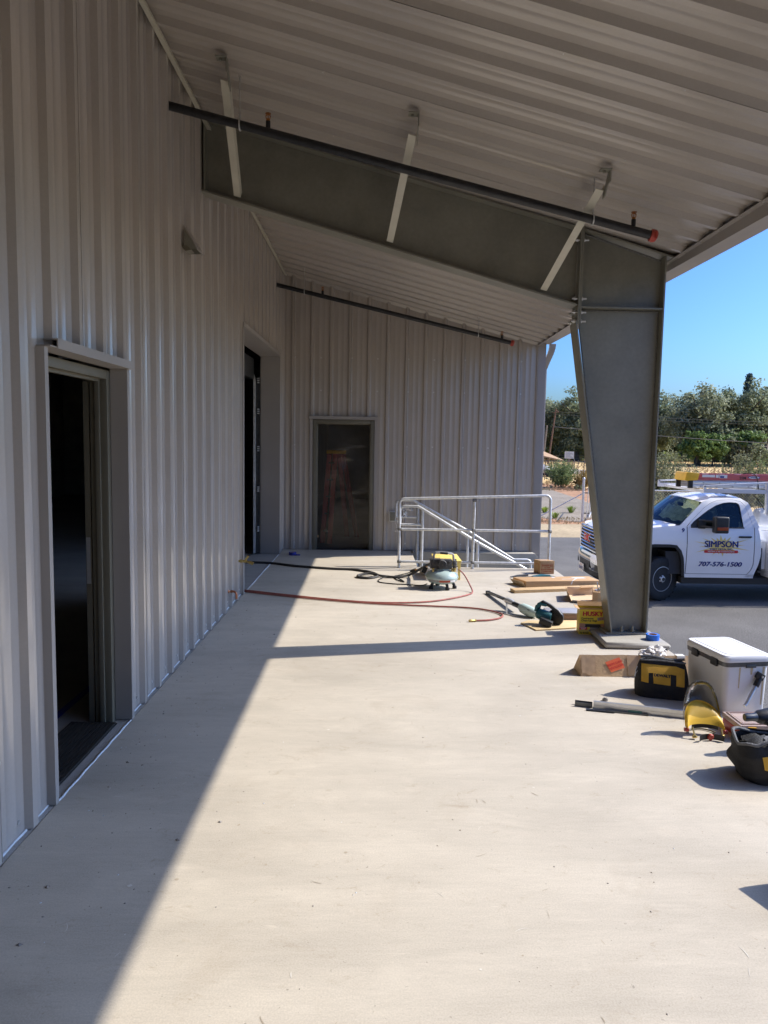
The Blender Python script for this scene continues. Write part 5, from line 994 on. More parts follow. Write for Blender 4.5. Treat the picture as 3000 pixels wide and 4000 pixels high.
mb = MB(); mb.grid(lambda u, v: Vector((2.05+0.080*math.sin(-1.2+2.4*u), 4.262-0.012+0.055*math.cos(-1.2+2.4*u)-0.06, 0.004+0.036*v)), 14, 2); hbd = mb.build('headband', K['black'], fs); mb = MB(); mb.grid(lambda u, v: Vector((2.052+0.085*math.sin(-1.3+2.6*u), 4.30+0.05*math.cos(-1.3+2.6*u), 0.035+0.035*v)), 14, 2); mb.build('sweat_band', K['black'], fs)
MW[hbd.name] = Matrix.Identity(4); mb = MB(); mb.lathe([(0.004, 0.012), (0.016, 0.012), (0.020, 0.006), (0.020, 0)], 9, Matrix.Translation((2.055, 4.243, 0.021)) @ rot('X', PI/2).to_4x4()); mb.build('knob', K['redcap'], hbd)
for (sx_, zz) in ((-1, 0.045), (1, 0.032)):
    mb = MB(); mb.tube([(2.052+sx_*0.088, 4.285, zz+.02), (2.052+sx_*0.085, 4.262, 0.028), (2.052+sx_*0.072, 4.250, 0.014)], 0.006, 6); mb.cyl((2.052+sx_*0.096, 4.26, 0.016), (2.052+sx_*0.078, 4.26, 0.016), 0.011, 8); mb.build('side_post', K['brass'], fs)
    mb = MB(); mb.cyl((2.052+sx_*0.106, 4.300, zz-.002), (2.052+sx_*0.130, 4.300, zz-.002), 0.013, 8); mb.build('pivot_knob', K['redcap'], fs)
mb = MB(); mb.tube([(2.05+0.085*math.cos(a), 4.33+0.075*math.sin(a), 0.008) for a in [0.2+2.8*i/18 for i in range(19)]], 0.005, 6); mb.build('crown_strap', K['frame'], fs)
# organiser case and black tool
oc2 = thing('organiser_case', 'red organiser case with clear lid beside the face shield', 'case', (2.45, 4.33, 0))
mb = MB(); mb.box((2.232, 4.235, 0.0), (2.66, 4.465, 0.062)); mb.build('tray', K['redcase'], oc2, bevel=0.008)
mb = MB(); mb.box((2.228, 4.231, 0.0635), (2.664, 4.469, 0.096)); mb.box((2.245, 4.25, 0.0965), (2.65, 4.262, 0.102)); mb.box((2.245, 4.44, 0.0965), (2.65, 4.452, 0.102)); mb.box((2.245, 4.265, 0.0965), (2.258, 4.437, 0.102)); mb.build('lid', K['pink'], oc2, bevel=0.006)
for x_ in (2.27, 2.50): mb = MB(); mb.box((x_, 4.222, 0.045), (x_+0.05, 4.230, 0.090)); mb.build('latch', K['bagyellow'], oc2, bevel=0.003)
bt = thing('black_driver', 'black cordless driver lying on the organiser case above the open bag', 'power tool', (2.35, 4.15, 0.12))
mb = MB(); mb.tube([(2.165, 4.08, 0.205), (2.175, 4.08, 0.205), (2.21, 4.085, 0.205), (2.235, 4.09, 0.205)], [0.020, 0.023, 0.022, 0.026], 14); mb.build('chuck', K['steel'], bt)
mb = MB(); mb.tube([(2.235, 4.09, 0.205), (2.26, 4.095, 0.203), (2.33, 4.11, 0.205), (2.44, 4.13, 0.21), (2.52, 4.14, 0.21)], [0.026, 0.04, 0.046, 0.05, 0.04], 14); mb.obox((2.45, 4.12, 0.135), (0.06, 0.055, 0.12), rot('Y', 0.2)); mb.tube([(2.275, 4.085, 0.185), (2.32, 4.03, 0.17), (2.40, 3.98, 0.15)], [0.016, 0.013, 0.013], 10); mb.lathe([(0.004, 0.024), (0.036, 0.022), (0.042, 0.0), (0.036, -0.02)], 16, Matrix.Translation((2.385, 4.12, 0.262))); mb.build('housing', K['black'], bt)
mb = MB(); mb.lathe([(0.004, 0.012), (0.018, 0.012), (0.022, 0.0)], 12, Matrix.Translation((2.385, 4.12, 0.288))); mb.build('dial', K['bagyellow'], bt)
# clear organiser standing just outside the picture on the right: its lattice shadow falls into view
cb = thing('clear_organiser', 'clear plastic parts organiser with a latticed lid standing right of the frame', 'organiser', (1.88, 2.70, 0))
Mo = Matrix.Translation((1.885, 2.69, 0.0)) @ Matrix.Rotation(-1.235, 4, 'Z'); mb = MB()
def ob2(a, b): c = Mo @ Vector([(i+j)/2 for i, j in zip(a, b)]); mb.obox(c, [j-i for i, j in zip(a, b)], Mo.to_3x3())
for z_ in (0.0, 0.12, 0.262): ob2((-0.16, -0.022, z_), (0.16, 0.022, z_+0.038))
for x_ in (-0.16, -0.03, 0.122): ob2((x_, -0.0222, 0.039), (x_+0.038, 0.0222, 0.261))
mb.build('frame', K['black'], cb); mb = MB(); ob2((-0.158, -0.020, 0.004), (0.158, -0.016, 0.296)); mb.build('lid', K['clearbox'], cb)
# grit, chips and leaf bits on the concrete
mb = MB(); rnd = random.Random(4)
for k in range(420):
    if k < 200: x, y = -1.40+abs(rnd.gauss(0, 0.35)), rnd.uniform(2.4, 8)
    else: x, y = rnd.uniform(-1.3, 2.4), rnd.uniform(2.0, 10)
    s = rnd.uniform(0.0012, 0.0036)*(2.2 if rnd.random() < 0.04 else 1); a = rnd.uniform(0, PI); V = []
    for (dx, dy, dz) in ((-1, -1, 0), (1, -0.6, 0), (1, 1, 0), (-0.7, 1, 0), (0, 0.1, 1.0)): V.append((x+s*(dx*math.cos(a)*1.3-dy*math.sin(a)), y+s*(dx*math.sin(a)*1.3+dy*math.cos(a)), 0.0004+s*dz*1.1))
    mb.add(V, [(0,1,4),(1,2,4),(2,3,4),(3,0,4)], rnd.choice((0, 0, 1, 2)))
o = stuff(mb.build('grit', [K['stone'], K['wood2'], K['caulk']], smooth=False)); o['label'] = 'scattered grit and chips on the concrete'
# scuffs and dried splashes on the slab
mb = MB(); rnd = random.Random(21)
for k in range(60):
    if k < 38: x, y = rnd.uniform(-0.7, 1.9), 2.0+4.5*rnd.random()**1.6
    else: x, y = rnd.uniform(-1.35, -0.7), rnd.uniform(2.3, 7.5)
    L = rnd.uniform(0.012, 0.06); w_ = rnd.uniform(0.0006, 0.0022); a = rnd.uniform(0, PI) if rnd.random() < .6 else rnd.gauss(1.4, .3); c = rnd.uniform(-0.5, 0.5); n = 5; V = []
    for i in range(n+1):
        t = i/n; aa = a+c*t; px, py = x+L*t*math.cos(aa), y+L*t*math.sin(aa); ww = w_*math.sin(PI*(0.08+0.84*t)); V += [(px-ww*math.sin(aa), py+ww*math.cos(aa), 0.0012), (px+ww*math.sin(aa), py-ww*math.cos(aa), 0.0012)]
    mb.add(V, [(2*i, 2*i+1, 2*i+3, 2*i+2) for i in range(n)], 1 if (k >= 38 or rnd.random() < .25) else 0)
for k in range(70):
    x, y = rnd.uniform(-1.0, 2.2), 2.0+6*rnd.random(); r = rnd.uniform(0.002, 0.010); m_ = rnd.random() < .35
    mb.add([(x+r*rnd.uniform(.5, 1.2)*math.cos(q*PI/4), y+r*rnd.uniform(.5, 1.2)*math.sin(q*PI/4), 0.0010) for q in range(8)], [tuple(range(8))], 1 if m_ else 0)
o = stuff(mb.build('scuff_marks', [mat('brown_scuff', (0.37, 0.315, 0.24), 0.9), mat('pale_scuff', (0.60, 0.57, 0.51), 0.9)], smooth=False)); o['label'] = 'brown and pale scuff marks on the concrete'
# ------------------------------------------------------------------ service truck (x along the truck, front towards -x; z from the ground)
tr = thing('service_truck', 'white service pickup with blue SIMPSON lettering parked beyond the platform', 'truck', (5.34, 14.3, G))
TY, TC = 13.30, 14.30
def ys(z):      # inset of the flank at height z
    pts = [(0.30, 0.05), (0.50, 0.030), (0.72, 0.008), (0.95, 0.0), (1.12, 0.004), (1.20, 0.016), (1.30, 0.030), (1.38, 0.050), (1.60, 0.110), (1.83, 0.200), (1.92, 0.28)]
    if z <= pts[0][0]: return pts[0][1]
    for (a, p), (b, q) in zip(pts, pts[1:]):
        if z <= b: return p+(q-p)*(z-a)/(b-a)
    return pts[-1][1]
def TP(x, z, s=1, d=0.0):     # flank point; s = 1 near flank, -1 far flank; d = proud
    y = TY+ys(z)-d; return Vector((x, y if s > 0 else 2*TC-y, G+z))
def xrear(z): 
    pts = [(0.45, 7.05), (0.50, 7.062), (0.70, 7.13), (0.88, 7.165), (1.05, 7.16), (1.26, 7.134), (1.60, 7.05), (1.80, 6.985), (1.93, 6.90)]
    for (a, p), (b, q) in zip(pts, pts[1:]):
        if z <= b: return p+(q-p)*(max(z, a)-a)/(b-a)
    return pts[-1][1]
ARCH = [(4.895, 0.50), (4.915, 0.69), (4.935, 0.82), (4.985, 0.95), (5.07, 1.045), (5.20, 1.06), (5.48, 1.06), (5.61, 1.045), (5.695, 0.95), (5.745, 0.82), (5.765, 0.69), (5.785, 0.47)]
def zbot(x):
    if x <= ARCH[0][0]: return 0.72
    for (a, p), (b, q) in zip(ARCH, ARCH[1:]):
        if x <= b: return p+(q-p)*(x-a)/(b-a)
    return 0.47
def ztopf(x): return 1.245+0.16*((x-4.40)/1.27)**0.7 if x > 4.40 else 1.245
def skin(fn, nu, nv, name, m, par, th=0.0): mb = MB(); mb.grid(fn, nu, nv); return mb.build(name, m, par)
for s in (1, -1):
    xs = [4.46, 4.55, 4.70, 4.85]+[a for a, _ in ARCH]+[5.79]
    mb = MB(); V = []; nr = 10
    for x in xs:
        zb, zt = zbot(x), ztopf(x)
        for j in range(nr+1): z = zb+(zt-zb)*j/nr; p = TP(x, z, s); p.y += (0.10*max(0, (4.75-x)/0.3)**2)*s; V.append(p)
    mb.add(V, [(i*(nr+1)+j, (i+1)*(nr+1)+j, (i+1)*(nr+1)+j+1, i*(nr+1)+j+1) for i in range(len(xs)-1) for j in range(nr)]); mb.build('fender', K['paint'], tr)
    mb = MB()      # black flare round the arch
    for (a, b) in zip(ARCH, ARCH[1:]):
        def off(p):
            c = (5.34, 0.62); dx, dz = p[0]-c[0], p[1]-c[1]; l = math.hypot(dx, dz); return (p[0]-dx/l*0.055, p[1]-dz/l*0.055 if p[1] > 0.6 else p[1])
        a2, b2 = off(a), off(b); P = [TP(a[0], a[1], s, .006), TP(b[0], b[1], s, .006), TP(b2[0], b2[1], s, .004), TP(a2[0], a2[1], s, .004)]; Q = [p+Vector((0, 0.05*s, 0)) for p in P]
        mb.add(P+Q, [(0,1,2,3),(3,2,6,7),(0,4,5,1)])
    mb.build('wheel_flare', K['black'], tr)
    mb = MB(); P = []
    for (x, z) in ARCH: P += [Vector((x+(5.34-x)*0.06, TY+0.03 if s > 0 else 2*TC-TY-0.03, G+z-0.01)), Vector((x+(5.34-x)*0.06, TY+0.45 if s > 0 else 2*TC-TY-0.45, G+z-0.01))]
    mb.add(P, [(2*i, 2*i+2, 2*i+3, 2*i+1) for i in range(len(ARCH)-1)]); mb.build('wheel_liner', K['dark'], tr)
    # door skin, rear corner, sill
    def door_fn(u, v):
        z = 0.525+(1.378-0.525)*v; x1 = 7.030-0.10*max(0, (0.72-z)/0.2)**2-0.0*z; return TP(5.803+(x1-5.803)*u, z, s)
    dr = skin(door_fn, 10, 12, 'door', K['paint'], tr)
    def corner_fn(u, v):
        z = 0.47+(1.378-0.47)*v; x0 = 7.043-0.10*max(0, (0.72-z)/0.2)**2; return TP(x0+(xrear(z)-x0)*u, z, s)
    skin(corner_fn, 3, 12, 'cab_corner', K['paint'], tr)
    mb = MB(); mb.grid(lambda u, v: TP(5.79+1.27*u, 0.45+0.068*v, s), 6, 2); mb.build('rocker_panel', K['paint'], tr)
    mb = MB(); mb.box((5.75, (TY+0.06) if s > 0 else 2*TC-TY-0.30, G+0.33), (8.6, (TY+0.30) if s > 0 else 2*TC-TY-0.06, G+0.45)); mb.build('frame_rail', K['dark'], tr)
    # upper door frame and pillars (window opening cut out)
    WIN = [(5.868, 1.380), (5.870, 1.412), (5.935, 1.482), (6.054, 1.572), (6.20, 1.675), (6.36, 1.765), (6.50, 1.812), (6.62, 1.825), (6.74, 1.822), (6.785, 1.795), (6.80, 1.74), (6.838, 1.380)]
    OUT = [(5.797, 1.379), (5.90, 1.50), (6.13, 1.715), (6.27, 1.81), (6.42, 1.862), (6.70, 1.872), (6.83, 1.845), (6.90, 1.76), (7.03, 1.379)]
    mb = MB(); mb.prism(OUT, [WIN], lambda x, z: TP(x, z, s), (0, 0.03*s, 0)); MW[dr.name] = Matrix.Identity(4); mb.build('window_frame', K['paint'], dr)
    mb = MB(); mb.prism(WIN, [], lambda x, z: TP(x, z, s, -0.014), (0, 0.003*s, 0)); mb.build('side_window', K['vglass'], dr)
    mb = MB(); mb.tube([TP(x, z, s, -0.004) for (x, z) in WIN], 0.008, 5, closed=True); mb.tube([TP(5.865, 1.374, s, .004), TP(6.85, 1.374, s, .004)], 0.010, 6); mb.prism([(5.868, 1.380), (5.870, 1.412), (5.935, 1.482), (6.03, 1.553), (6.03, 1.380)], [], lambda x, z: TP(x, z, s, -0.006), (0, 0.004*s, 0)); mb.build('window_seal', K['black'], dr)
    PA = [(5.668, 1.405), (6.112, 1.822), (6.30, 1.90), (6.85, 1.905), (6.92, 1.86), (6.985, 1.80), (xrear(1.26), 1.26+.12), (7.036, 1.379), (6.905, 1.762), (6.835, 1.85), (6.70, 1.878), (6.42, 1.868), (6.265, 1.816), (6.127, 1.722), (5.895, 1.506), (5.79, 1.392), (5.79, 1.379), (5.668, 1.379)]
    mb = MB(); mb.prism(PA, [], lambda x, z: TP(x, z, s), (0, 0.03*s, 0)); mb.build('roof_pillar', K['paint'], tr)
    # mirror, handle
    mb = MB(); c0 = TP(6.22, 1.42, s, 0.20)
    q = TP(6.31, 1.447, s, 0.235); mb.obox(q, (0.255, 0.15, 0.30)); mr_ = mb.build('mirror', K['black'], tr, bevel=0.035, seg=3); MW[mr_.name] = Matrix.Identity(4)
    mb = MB(); mb.tube([TP(6.05, 1.50, s, 0.02), TP(6.22, 1.505, s, 0.20)], 0.018, 8); mb.tube([TP(6.05, 1.40, s, 0.02), TP(6.22, 1.395, s, 0.20)], 0.020, 8); mb.obox(TP(6.06, 1.435, s, 0.02), (0.13, 0.05, 0.16)); mb.build('mirror_arm', K['black'], mr_, bevel=0.01)
    mb = MB(); mb.obox(TP(6.31, 1.385, s, 0.312), (0.20, 0.006, 0.055)); mb.build('amber_marker', K['amber'], mr_, bevel=0.002)
    mb = MB(); mb.tube([TP(6.745, 1.213, s, 0.006), TP(6.775, 1.214, s, 0.034), TP(6.945, 1.216, s, 0.034), TP(6.975, 1.216, s, 0.006)], [0.014, 0.018, 0.018, 0.014], 8); mb.build('handle', K['black'], dr)
    if s > 0:
        near_door = dr
# lettering on the near door and fender
def deco(name, fn, m, d):
    mb = MB(); fn(mb, lambda x, z, e=0: TP(x, z, 1, d+e)); return mb.build(name, m, near_door, smooth=False)
def rays(mb, P):
    cx_, cz_ = 6.435, 1.045; n = 20
    for k in range(n):
        a = 2*PI*k/n+0.08; L = (0.53 if k % 2 else 0.43); L2 = L*(0.60 if abs(math.sin(a)) > 0.6 else 1); w_ = 0.085
        mb.add([P(cx_+0.18*math.cos(a-w_*2), cz_+0.10*math.sin(a-w_*2)), P(cx_+L2*math.cos(a), cz_+L2*0.62*math.sin(a)), P(cx_+0.18*math.cos(a+w_*2), cz_+0.10*math.sin(a+w_*2)), P(cx_, cz_)], [(0,1,2,3)])
deco('sun_rays', rays, K['sunray'], 0.002)
def simp(mb, P):
    text(mb, 'SIMPSON', 0.158, lambda x, y, d: P(6.428+x, 1.072+y), fat=0.0065, sx=0.98)
    for (x, z, w_) in ((6.185, 1.126, .045), (6.185, 1.020, .045)):
        mb.add([P(x-w_/2, z-.004), P(x+w_/2, z-.004), P(x+w_/2, z+.004), P(x-w_/2, z+.004)], [(0,1,2,3)])
    text(mb, 'SHEET METAL INC.', 0.040, lambda x, y, d: P(6.425+x*1.28, 0.985+y), fat=0.0020)
    text(mb, '707-576-1500', 0.118, lambda x, y, d: P(6.418+x*1.20, 0.703+y), fat=0.0052, shear=0.18)
deco('lettering', simp, K['blue'], 0.004)
def rb(mb, P): mb.add([P(6.125+0.012*math.cos(a) if math.cos(a) < 0 else 6.725+0.012*math.cos(a), 0.940+0.026*math.sin(a)) for a in [2*PI*k/16+PI/16 for k in range(16)]], [tuple(range(16))])
deco('red_bar', rb, K['red'], 0.004)
def wl(mb, P): text(mb, 'HEATING & AIR CONDITIONING', 0.034, lambda x, y, d: P(6.425+x*0.98, 0.940+y), fat=0.0014)
deco('lettering', wl, K['paper'], 0.0055)
mb = MB(); text(mb, '9', 0.105, lambda x, y, d: TP(5.716+x, 1.315+y, 1, 0.004), fat=0.004, shear=0.15); mb.build('fleet_number', K['blue'], tr)
# hood, cowl, windscreen, roof, back of the cab
def hood(u, v):
    s = -1+2*v; a = abs(s); xb = 5.665-0.20*(1-a**2); xf = 4.36+0.13*a**3; x = xf+(xb-xf)*u
    zt = (1.235+0.165*u**0.75)+0.050*(1-a**4)*(1-0.4*u)+0.018*max(0, 1-abs(a-0.45)/0.12)*(1-u*0.3)-(0.035*(1-u)**6)
    return Vector((x, TC+s*(1.0-0.052), G+zt-(0.012 if a > 0.97 else 0)))
skin(hood, 14, 20, 'hood', K['paint'], tr)
mb = MB(); mb.grid(lambda u, v: Vector((4.365+0.13*abs(-1+2*v)**3+0.0*u, TC+(-1+2*v)*0.94, G+1.245-0.03*u)), 1, 12); mb.build('hood_edge', K['paint'], tr)
def ws(u, v):
    s = -1+2*v; a = abs(s); xb = 5.672-0.21*(1-a**2); xt = 6.115-0.14*(1-a**2); yb = (1.0-0.055)*s; yt = (1.0-0.205)*s
    return Vector((xb+(xt-xb)*u, TC+yb+(yt-yb)*u, G+1.412+(1.822+0.055*(1-a**2)-1.412)*u+0.01*math.sin(u*PI)))
skin(ws, 8, 16, 'windscreen', K['vglass'], tr)
mb = MB(); mb.grid(lambda u, v: Vector((5.672-0.21*(1-(2*v-1)**2)-0.05+0.055*u, TC+(-1+2*v)*0.94, G+1.398+0.016*u)), 1, 16); cw_ = mb.build('cowl', K['black'], tr); MW[cw_.name] = Matrix.Identity(4)
for (y_, l_) in ((13.75, 0.45), (14.35, 0.45)): mb = MB(); mb.tube([(5.53, y_, G+1.42), (5.58, y_+0.15, G+1.45), (5.60, y_+l_, G+1.45)], 0.009, 5); mb.build('wiper', K['black'], cw_)
mb = MB(); mb.obox((6.02, 14.22, G+1.73), (0.03, 0.22, 0.07)); mb.build('rear_view_mirror', K['black'], tr, bevel=0.01)
mb = MB(); mb.grid(lambda u, v: Vector((5.80+0.20*u, 13.62+1.1*v, G+1.44+0.24*u+0.02*math.sin(v*14))), 2, 20); mb.build('sunshade', K['silver'], tr)
def roof(u, v):
    s = -1+2*v; a = abs(s); xf = 6.115-0.14*(1-a**2); x = xf+(6.93-xf)*u
    z = 1.822+0.055*(1-a**2)+(0.085)*math.sin(min(1, u*1.6)*PI/2)-0.06*max(0, u-0.75)**2*8-0.02*a**4*u; hwid = 0.795-0.065*min(1, u*3)
    return Vector((x, TC+s*hwid, G+z))
skin(roof, 12, 16, 'roof', K['paint'], tr)
def back(u, v): s = -1+2*v; z = 1.20+0.66*u; return Vector((xrear(z)-0.012+0.02*(1-abs(s)), TC+s*(1.0-ys(z)), G+z))
mb = MB()
def bk_pt(y, z): return Vector((xrear(z)-0.012, y, G+z))
mb.prism([(TC-.95, 0.5), (TC+.95, 0.5), (TC+.95, 1.36), (TC+.79, 1.84), (TC-.79, 1.84), (TC-.95, 1.36)], [[(TC-.62, 1.40), (TC+.62, 1.40), (TC+.55, 1.76), (TC-.55, 1.76)]], bk_pt, (0.02, 0, 0)); mb.build('cab_back', K['paint'], tr)
mb = MB(); mb.prism([(TC-.62, 1.40), (TC+.62, 1.40), (TC+.55, 1.76), (TC-.55, 1.76)], [], bk_pt, (0.004, 0, 0)); mb.build('rear_window', K['vglass'], tr)
mb = MB(); mb.prism([(6.36, 1.905), (6.56, 1.915), (6.55, 1.935), (6.47, 1.945), (6.475, 1.985), (6.44, 1.975), (6.40, 1.935)], [], lambda x, z: (x, 14.25, G+z), (0, 0.05, 0)); mb.build('antenna_fin', K['black'], tr, bevel=0.004)
# interior
mb = MB(); mb.box((5.45, 13.40, G+0.5), (6.98, 15.20, G+0.92)); mb.build('cabin_floor', K['seat'], tr); mb = MB(); mb.box((5.70, 13.42, G+1.05), (6.02, 15.18, G+1.385)); mb.build('dashboard', K['seat'], tr, bevel=0.05)
for y_ in (13.55, 14.55):
    mb = MB(); mb.box((6.35, y_, G+0.92), (6.85, y_+0.5, G+1.10)); mb.box((6.68, y_, G+1.05), (6.86, y_+0.5, G+1.56)); mb.box((6.72, y_+.12, G+1.57), (6.83, y_+0.38, G+1.74)); mb.build('seat', K['seat'], tr, bevel=0.05)
mb = MB(); Mx = Matrix.Translation((6.12, 13.82, G+1.34)) @ rot('Y', -1.0).to_4x4(); mb.tube([Mx @ Vector((0.18*math.cos(2*PI*k/20), 0.18*math.sin(2*PI*k/20), 0)) for k in range(20)], 0.016, 6, closed=True); mb.build('steering_wheel', K['black'], tr)
# front: grille, lamps, bumper, plate
def FX(y, z): s = abs(y-TC)/1.0; return 4.315+0.10*s**2.5+0.12*max(0, z-1.0)**1.5
def fpt(y, z, d=0): return Vector((FX(y, z)-d, y, G+z))
mb = MB(); mb.grid(lambda u, v: fpt(13.36+1.88*u, 0.74+0.50*v, -0.03), 16, 6); mb.build('front_panel', K['paint'], tr)
GR = [(13.70, 0.80), (14.90, 0.80), (14.96, 1.00), (14.93, 1.22), (13.67, 1.22), (13.64, 1.00)]
mb = MB(); mb.prism(GR, [], lambda y, z: fpt(y, z, 0.012), (0.03, 0, 0)); grl = mb.build('grille', K['black'], tr); MW[grl.name] = Matrix.Identity(4)
mb = MB(); R_ = []
for (y, z) in GR: R_.append(fpt(y, z, 0.02))
mb.tube(R_, 0.022, 8, closed=True); mb.build('grille_surround', K['chrome'], grl)
for k in range(6):
    z = 0.855+0.062*k; mb = MB(); mb.grid(lambda u, v: fpt(13.67+1.26*u, z+0.026*v, 0.025+0.012*math.sin(v*PI)), 14, 3); mb.build('grille_bar', K['chrome'], grl)
mb = MB(); text(mb, 'GMC', 0.20, lambda x, y, d: fpt(14.36-x*0.98, 1.03+y, 0.048), fat=0.014); mb.build('emblem_edge', K['chrome'], grl); mb = MB(); text(mb, 'GMC', 0.195, lambda x, y, d: fpt(14.36-x*1.0, 1.03+y, 0.054), bold=0.001); mb.build('emblem', K['red'], grl)
for s in (1, -1):
    ya, yb = (13.36, 13.62) if s > 0 else (14.98, 15.24); mb = MB(); mb.grid(lambda u, v: fpt(ya+(yb-ya)*u, 0.86+0.36*v, 0.015), 5, 6); mb.build('headlamp', K['lens'], tr); mb = MB(); mb.grid(lambda u, v: fpt(ya+(yb-ya)*u, 0.85+0.38*v, -0.005), 5, 4); mb.build('lamp_housing', K['rim'], tr)
def bx(s): return 4.235+0.30*abs(s)**4
BS = [(0.455, 0.03), (0.50, 0.0), (0.62, -0.012), (0.70, -0.008), (0.765, 0.025), (0.775, 0.12)]
mb = MB(); V = [Vector((bx(-1+2*i/24)+dx, TC+(-1+2*i/24)*1.005, G+z-(0.05 if abs(-1+2*i/24) < .6 and z < .6 else 0)*0)) for i in range(25) for (z, dx) in BS]; n = len(BS); mb.add(V, [(i*n+j, (i+1)*n+j, (i+1)*n+j+1, i*n+j+1) for i in range(24) for j in range(n-1)]); bmp = mb.build('bumper', K['chrome'], tr); MW[bmp.name] = Matrix.Identity(4)
BS2 = [(0.30, 0.10), (0.36, 0.03), (0.455, 0.02)]
mb = MB(); V = [Vector((bx(-1+2*i/24)+dx, TC+(-1+2*i/24)*0.98, G+z)) for i in range(25) for (z, dx) in BS2]; n = 3; mb.add(V, [(i*n+j, (i+1)*n+j, (i+1)*n+j+1, i*n+j+1) for i in range(24) for j in range(n-1)])
mb.grid(lambda u, v: Vector((4.222+0.0*u, 13.98+0.64*u, G+0.46+0.16*v)), 4, 1)
for y_ in (13.52, 14.86): mb.grid(lambda u, v: Vector((bx((y_+.22*u-TC))-.014, y_+0.22*u, G+0.47+0.12*v)), 5, 1)
mb.build('bumper_valance', K['black'], bmp)
mb = MB(); mb.box((4.19, 14.24, G+0.36), (4.198, 14.56, G+0.52)); pl = mb.build('licence_plate', K['paper'], bmp); mb = MB(); text(mb, '85447E2', 0.085, lambda x, y, d: Vector((4.187, 14.40-x*0.92, G+0.432+y)), bold=0.002); text(mb, 'California', 0.03, lambda x, y, d: Vector((4.187, 14.40-x, G+0.497+y)), 1); mb.build('plate_lettering', [K['blue'], K['red']], bmp)
# wheels
def wheel(x, y, steer, side_, dual=False):
    M = Matrix.Translation((x, y, G+0.41)) @ Matrix.Rotation(steer, 4, 'Z') @ Matrix.Rotation(PI/2*side_, 4, 'X')      # local +z points outwards
    mb = MB(); mb.lathe([(0.225, -0.12), (0.30, -0.128), (0.375, -0.120), (0.402, -0.095), (0.410, -0.05), (0.410, 0.05), (0.402, 0.095), (0.375, 0.120), (0.30, 0.128), (0.225, 0.118)], 44, M)
    for k in range(44): a = 2*PI*k/44; mb.obox(M @ Vector((0.408*math.cos(a), 0.408*math.sin(a), 0.07 if k % 2 else -0.07)), (0.012, 0.03, 0.07), M.to_3x3() @ rot('Z', a))
    ty = mb.build('tyre', K['tyre'], tr); MW[ty.name] = Matrix.Identity(4)
    mb = MB(); n = 48; Rr = []
    prof_ = [(0.232, 0.124), (0.222, 0.126), (0.214, 0.105), (0.195, 0.070), (0.150, 0.075), (0.105, 0.085), (0.055, 0.088)]
    mb.rings([[M @ Vector((r*math.cos(2*PI*k/n), r*math.sin(2*PI*k/n), z)) for k in range(n)] for (r, z) in prof_], cap=False); mb.build('rim', K['rim'], ty)
    mb = MB()
    for k in range(8):
        a0 = 2*PI*k/8; P = []
        for (r, da) in ((0.188, -0.19), (0.188, 0.19), (0.155, 0.16), (0.145, 0.0), (0.155, -0.16)): P.append(M @ Vector((r*math.cos(a0+da), r*math.sin(a0+da), 0.0795 if r > .17 else 0.081)))
        mb.add(P, [tuple(range(5))])
    mb.build('rim_hole', K['dark'], ty)
    mb = MB(); mb.lathe([(0.088, 0.086), (0.085, 0.11), (0.072, 0.118), (0.045, 0.150), (0.010, 0.155)], 24, M); hc = mb.build('hub_cap', K['galv'], ty)
    mb = MB()
    for k in range(6):
        a0 = 2*PI*k/6; mb.add([M @ Vector((r*math.cos(a0+da), r*math.sin(a0+da), z)) for (r, da, z) in ((0.080, -0.3, 0.1155), (0.080, 0.3, 0.1155), (0.055, 0.28, 0.140), (0.055, -0.28, 0.140))], [(0,1,2,3)])
    mb.lathe([(0.036, 0.1535), (0.034, 0.158), (0.005, 0.159)], 16, M); mb.build('hub_recess', K['black'], ty)
wheel(5.34, TY+0.155, 0.42, 1); wheel(5.34, 2*TC-TY-0.155, 0.42, -1); wheel(8.95, TY+0.17, 0, 1); wheel(8.95, 2*TC-TY-0.17, 0, -1)
mb = MB(); mb.box((4.6, 13.75, G+0.35), (5.8, 14.85, G+0.95)); mb.build('engine_block', K['dark'], tr); mb = MB(); mb.box((5.0, 13.6, G+0.34), (8.9, 15.0, G+0.5)); mb.build('chassis', K['dark'], tr)
# utility body behind the cab
mb = MB(); mb.box((7.34, 13.28, G+0.46), (9.9, 13.72, G+1.30)); mb.box((7.34, 14.88, G+0.46), (9.9, 15.32, G+1.30)); mb.box((7.30, 13.73, G+0.70), (9.9, 14.87, G+0.80)); mb.box((7.24, 13.45, G+0.60), (7.33, 15.15, G+1.12)); ub = mb.build('utility_body', K['paint'], tr, bevel=0.015); MW[ub.name] = Matrix.Identity(4)
for k in range(3): mb = MB(); mb.box((7.40+0.82*k, 13.268, G+0.95 if k == 1 else G+0.52), (8.14+0.82*k, 13.279, G+1.25)); mb.build('body_door', K['paint'], ub, bevel=0.004)
mb = MB(); mb.box((7.20, 13.40, G+0.58), (7.235, 13.66, G+1.0)); mb.build('mud_guard', K['black'], ub)
cyl_ = MB(); cyl_.tube([(7.36, 14.0, G+1.52), (7.40, 14.0, G+1.52), (7.55, 14.0, G+1.52), (7.9, 14.0, G+1.52)], [0.10, 0.16, 0.18, 0.18], 16); cyl_.build('tank', K['cool'], tr)
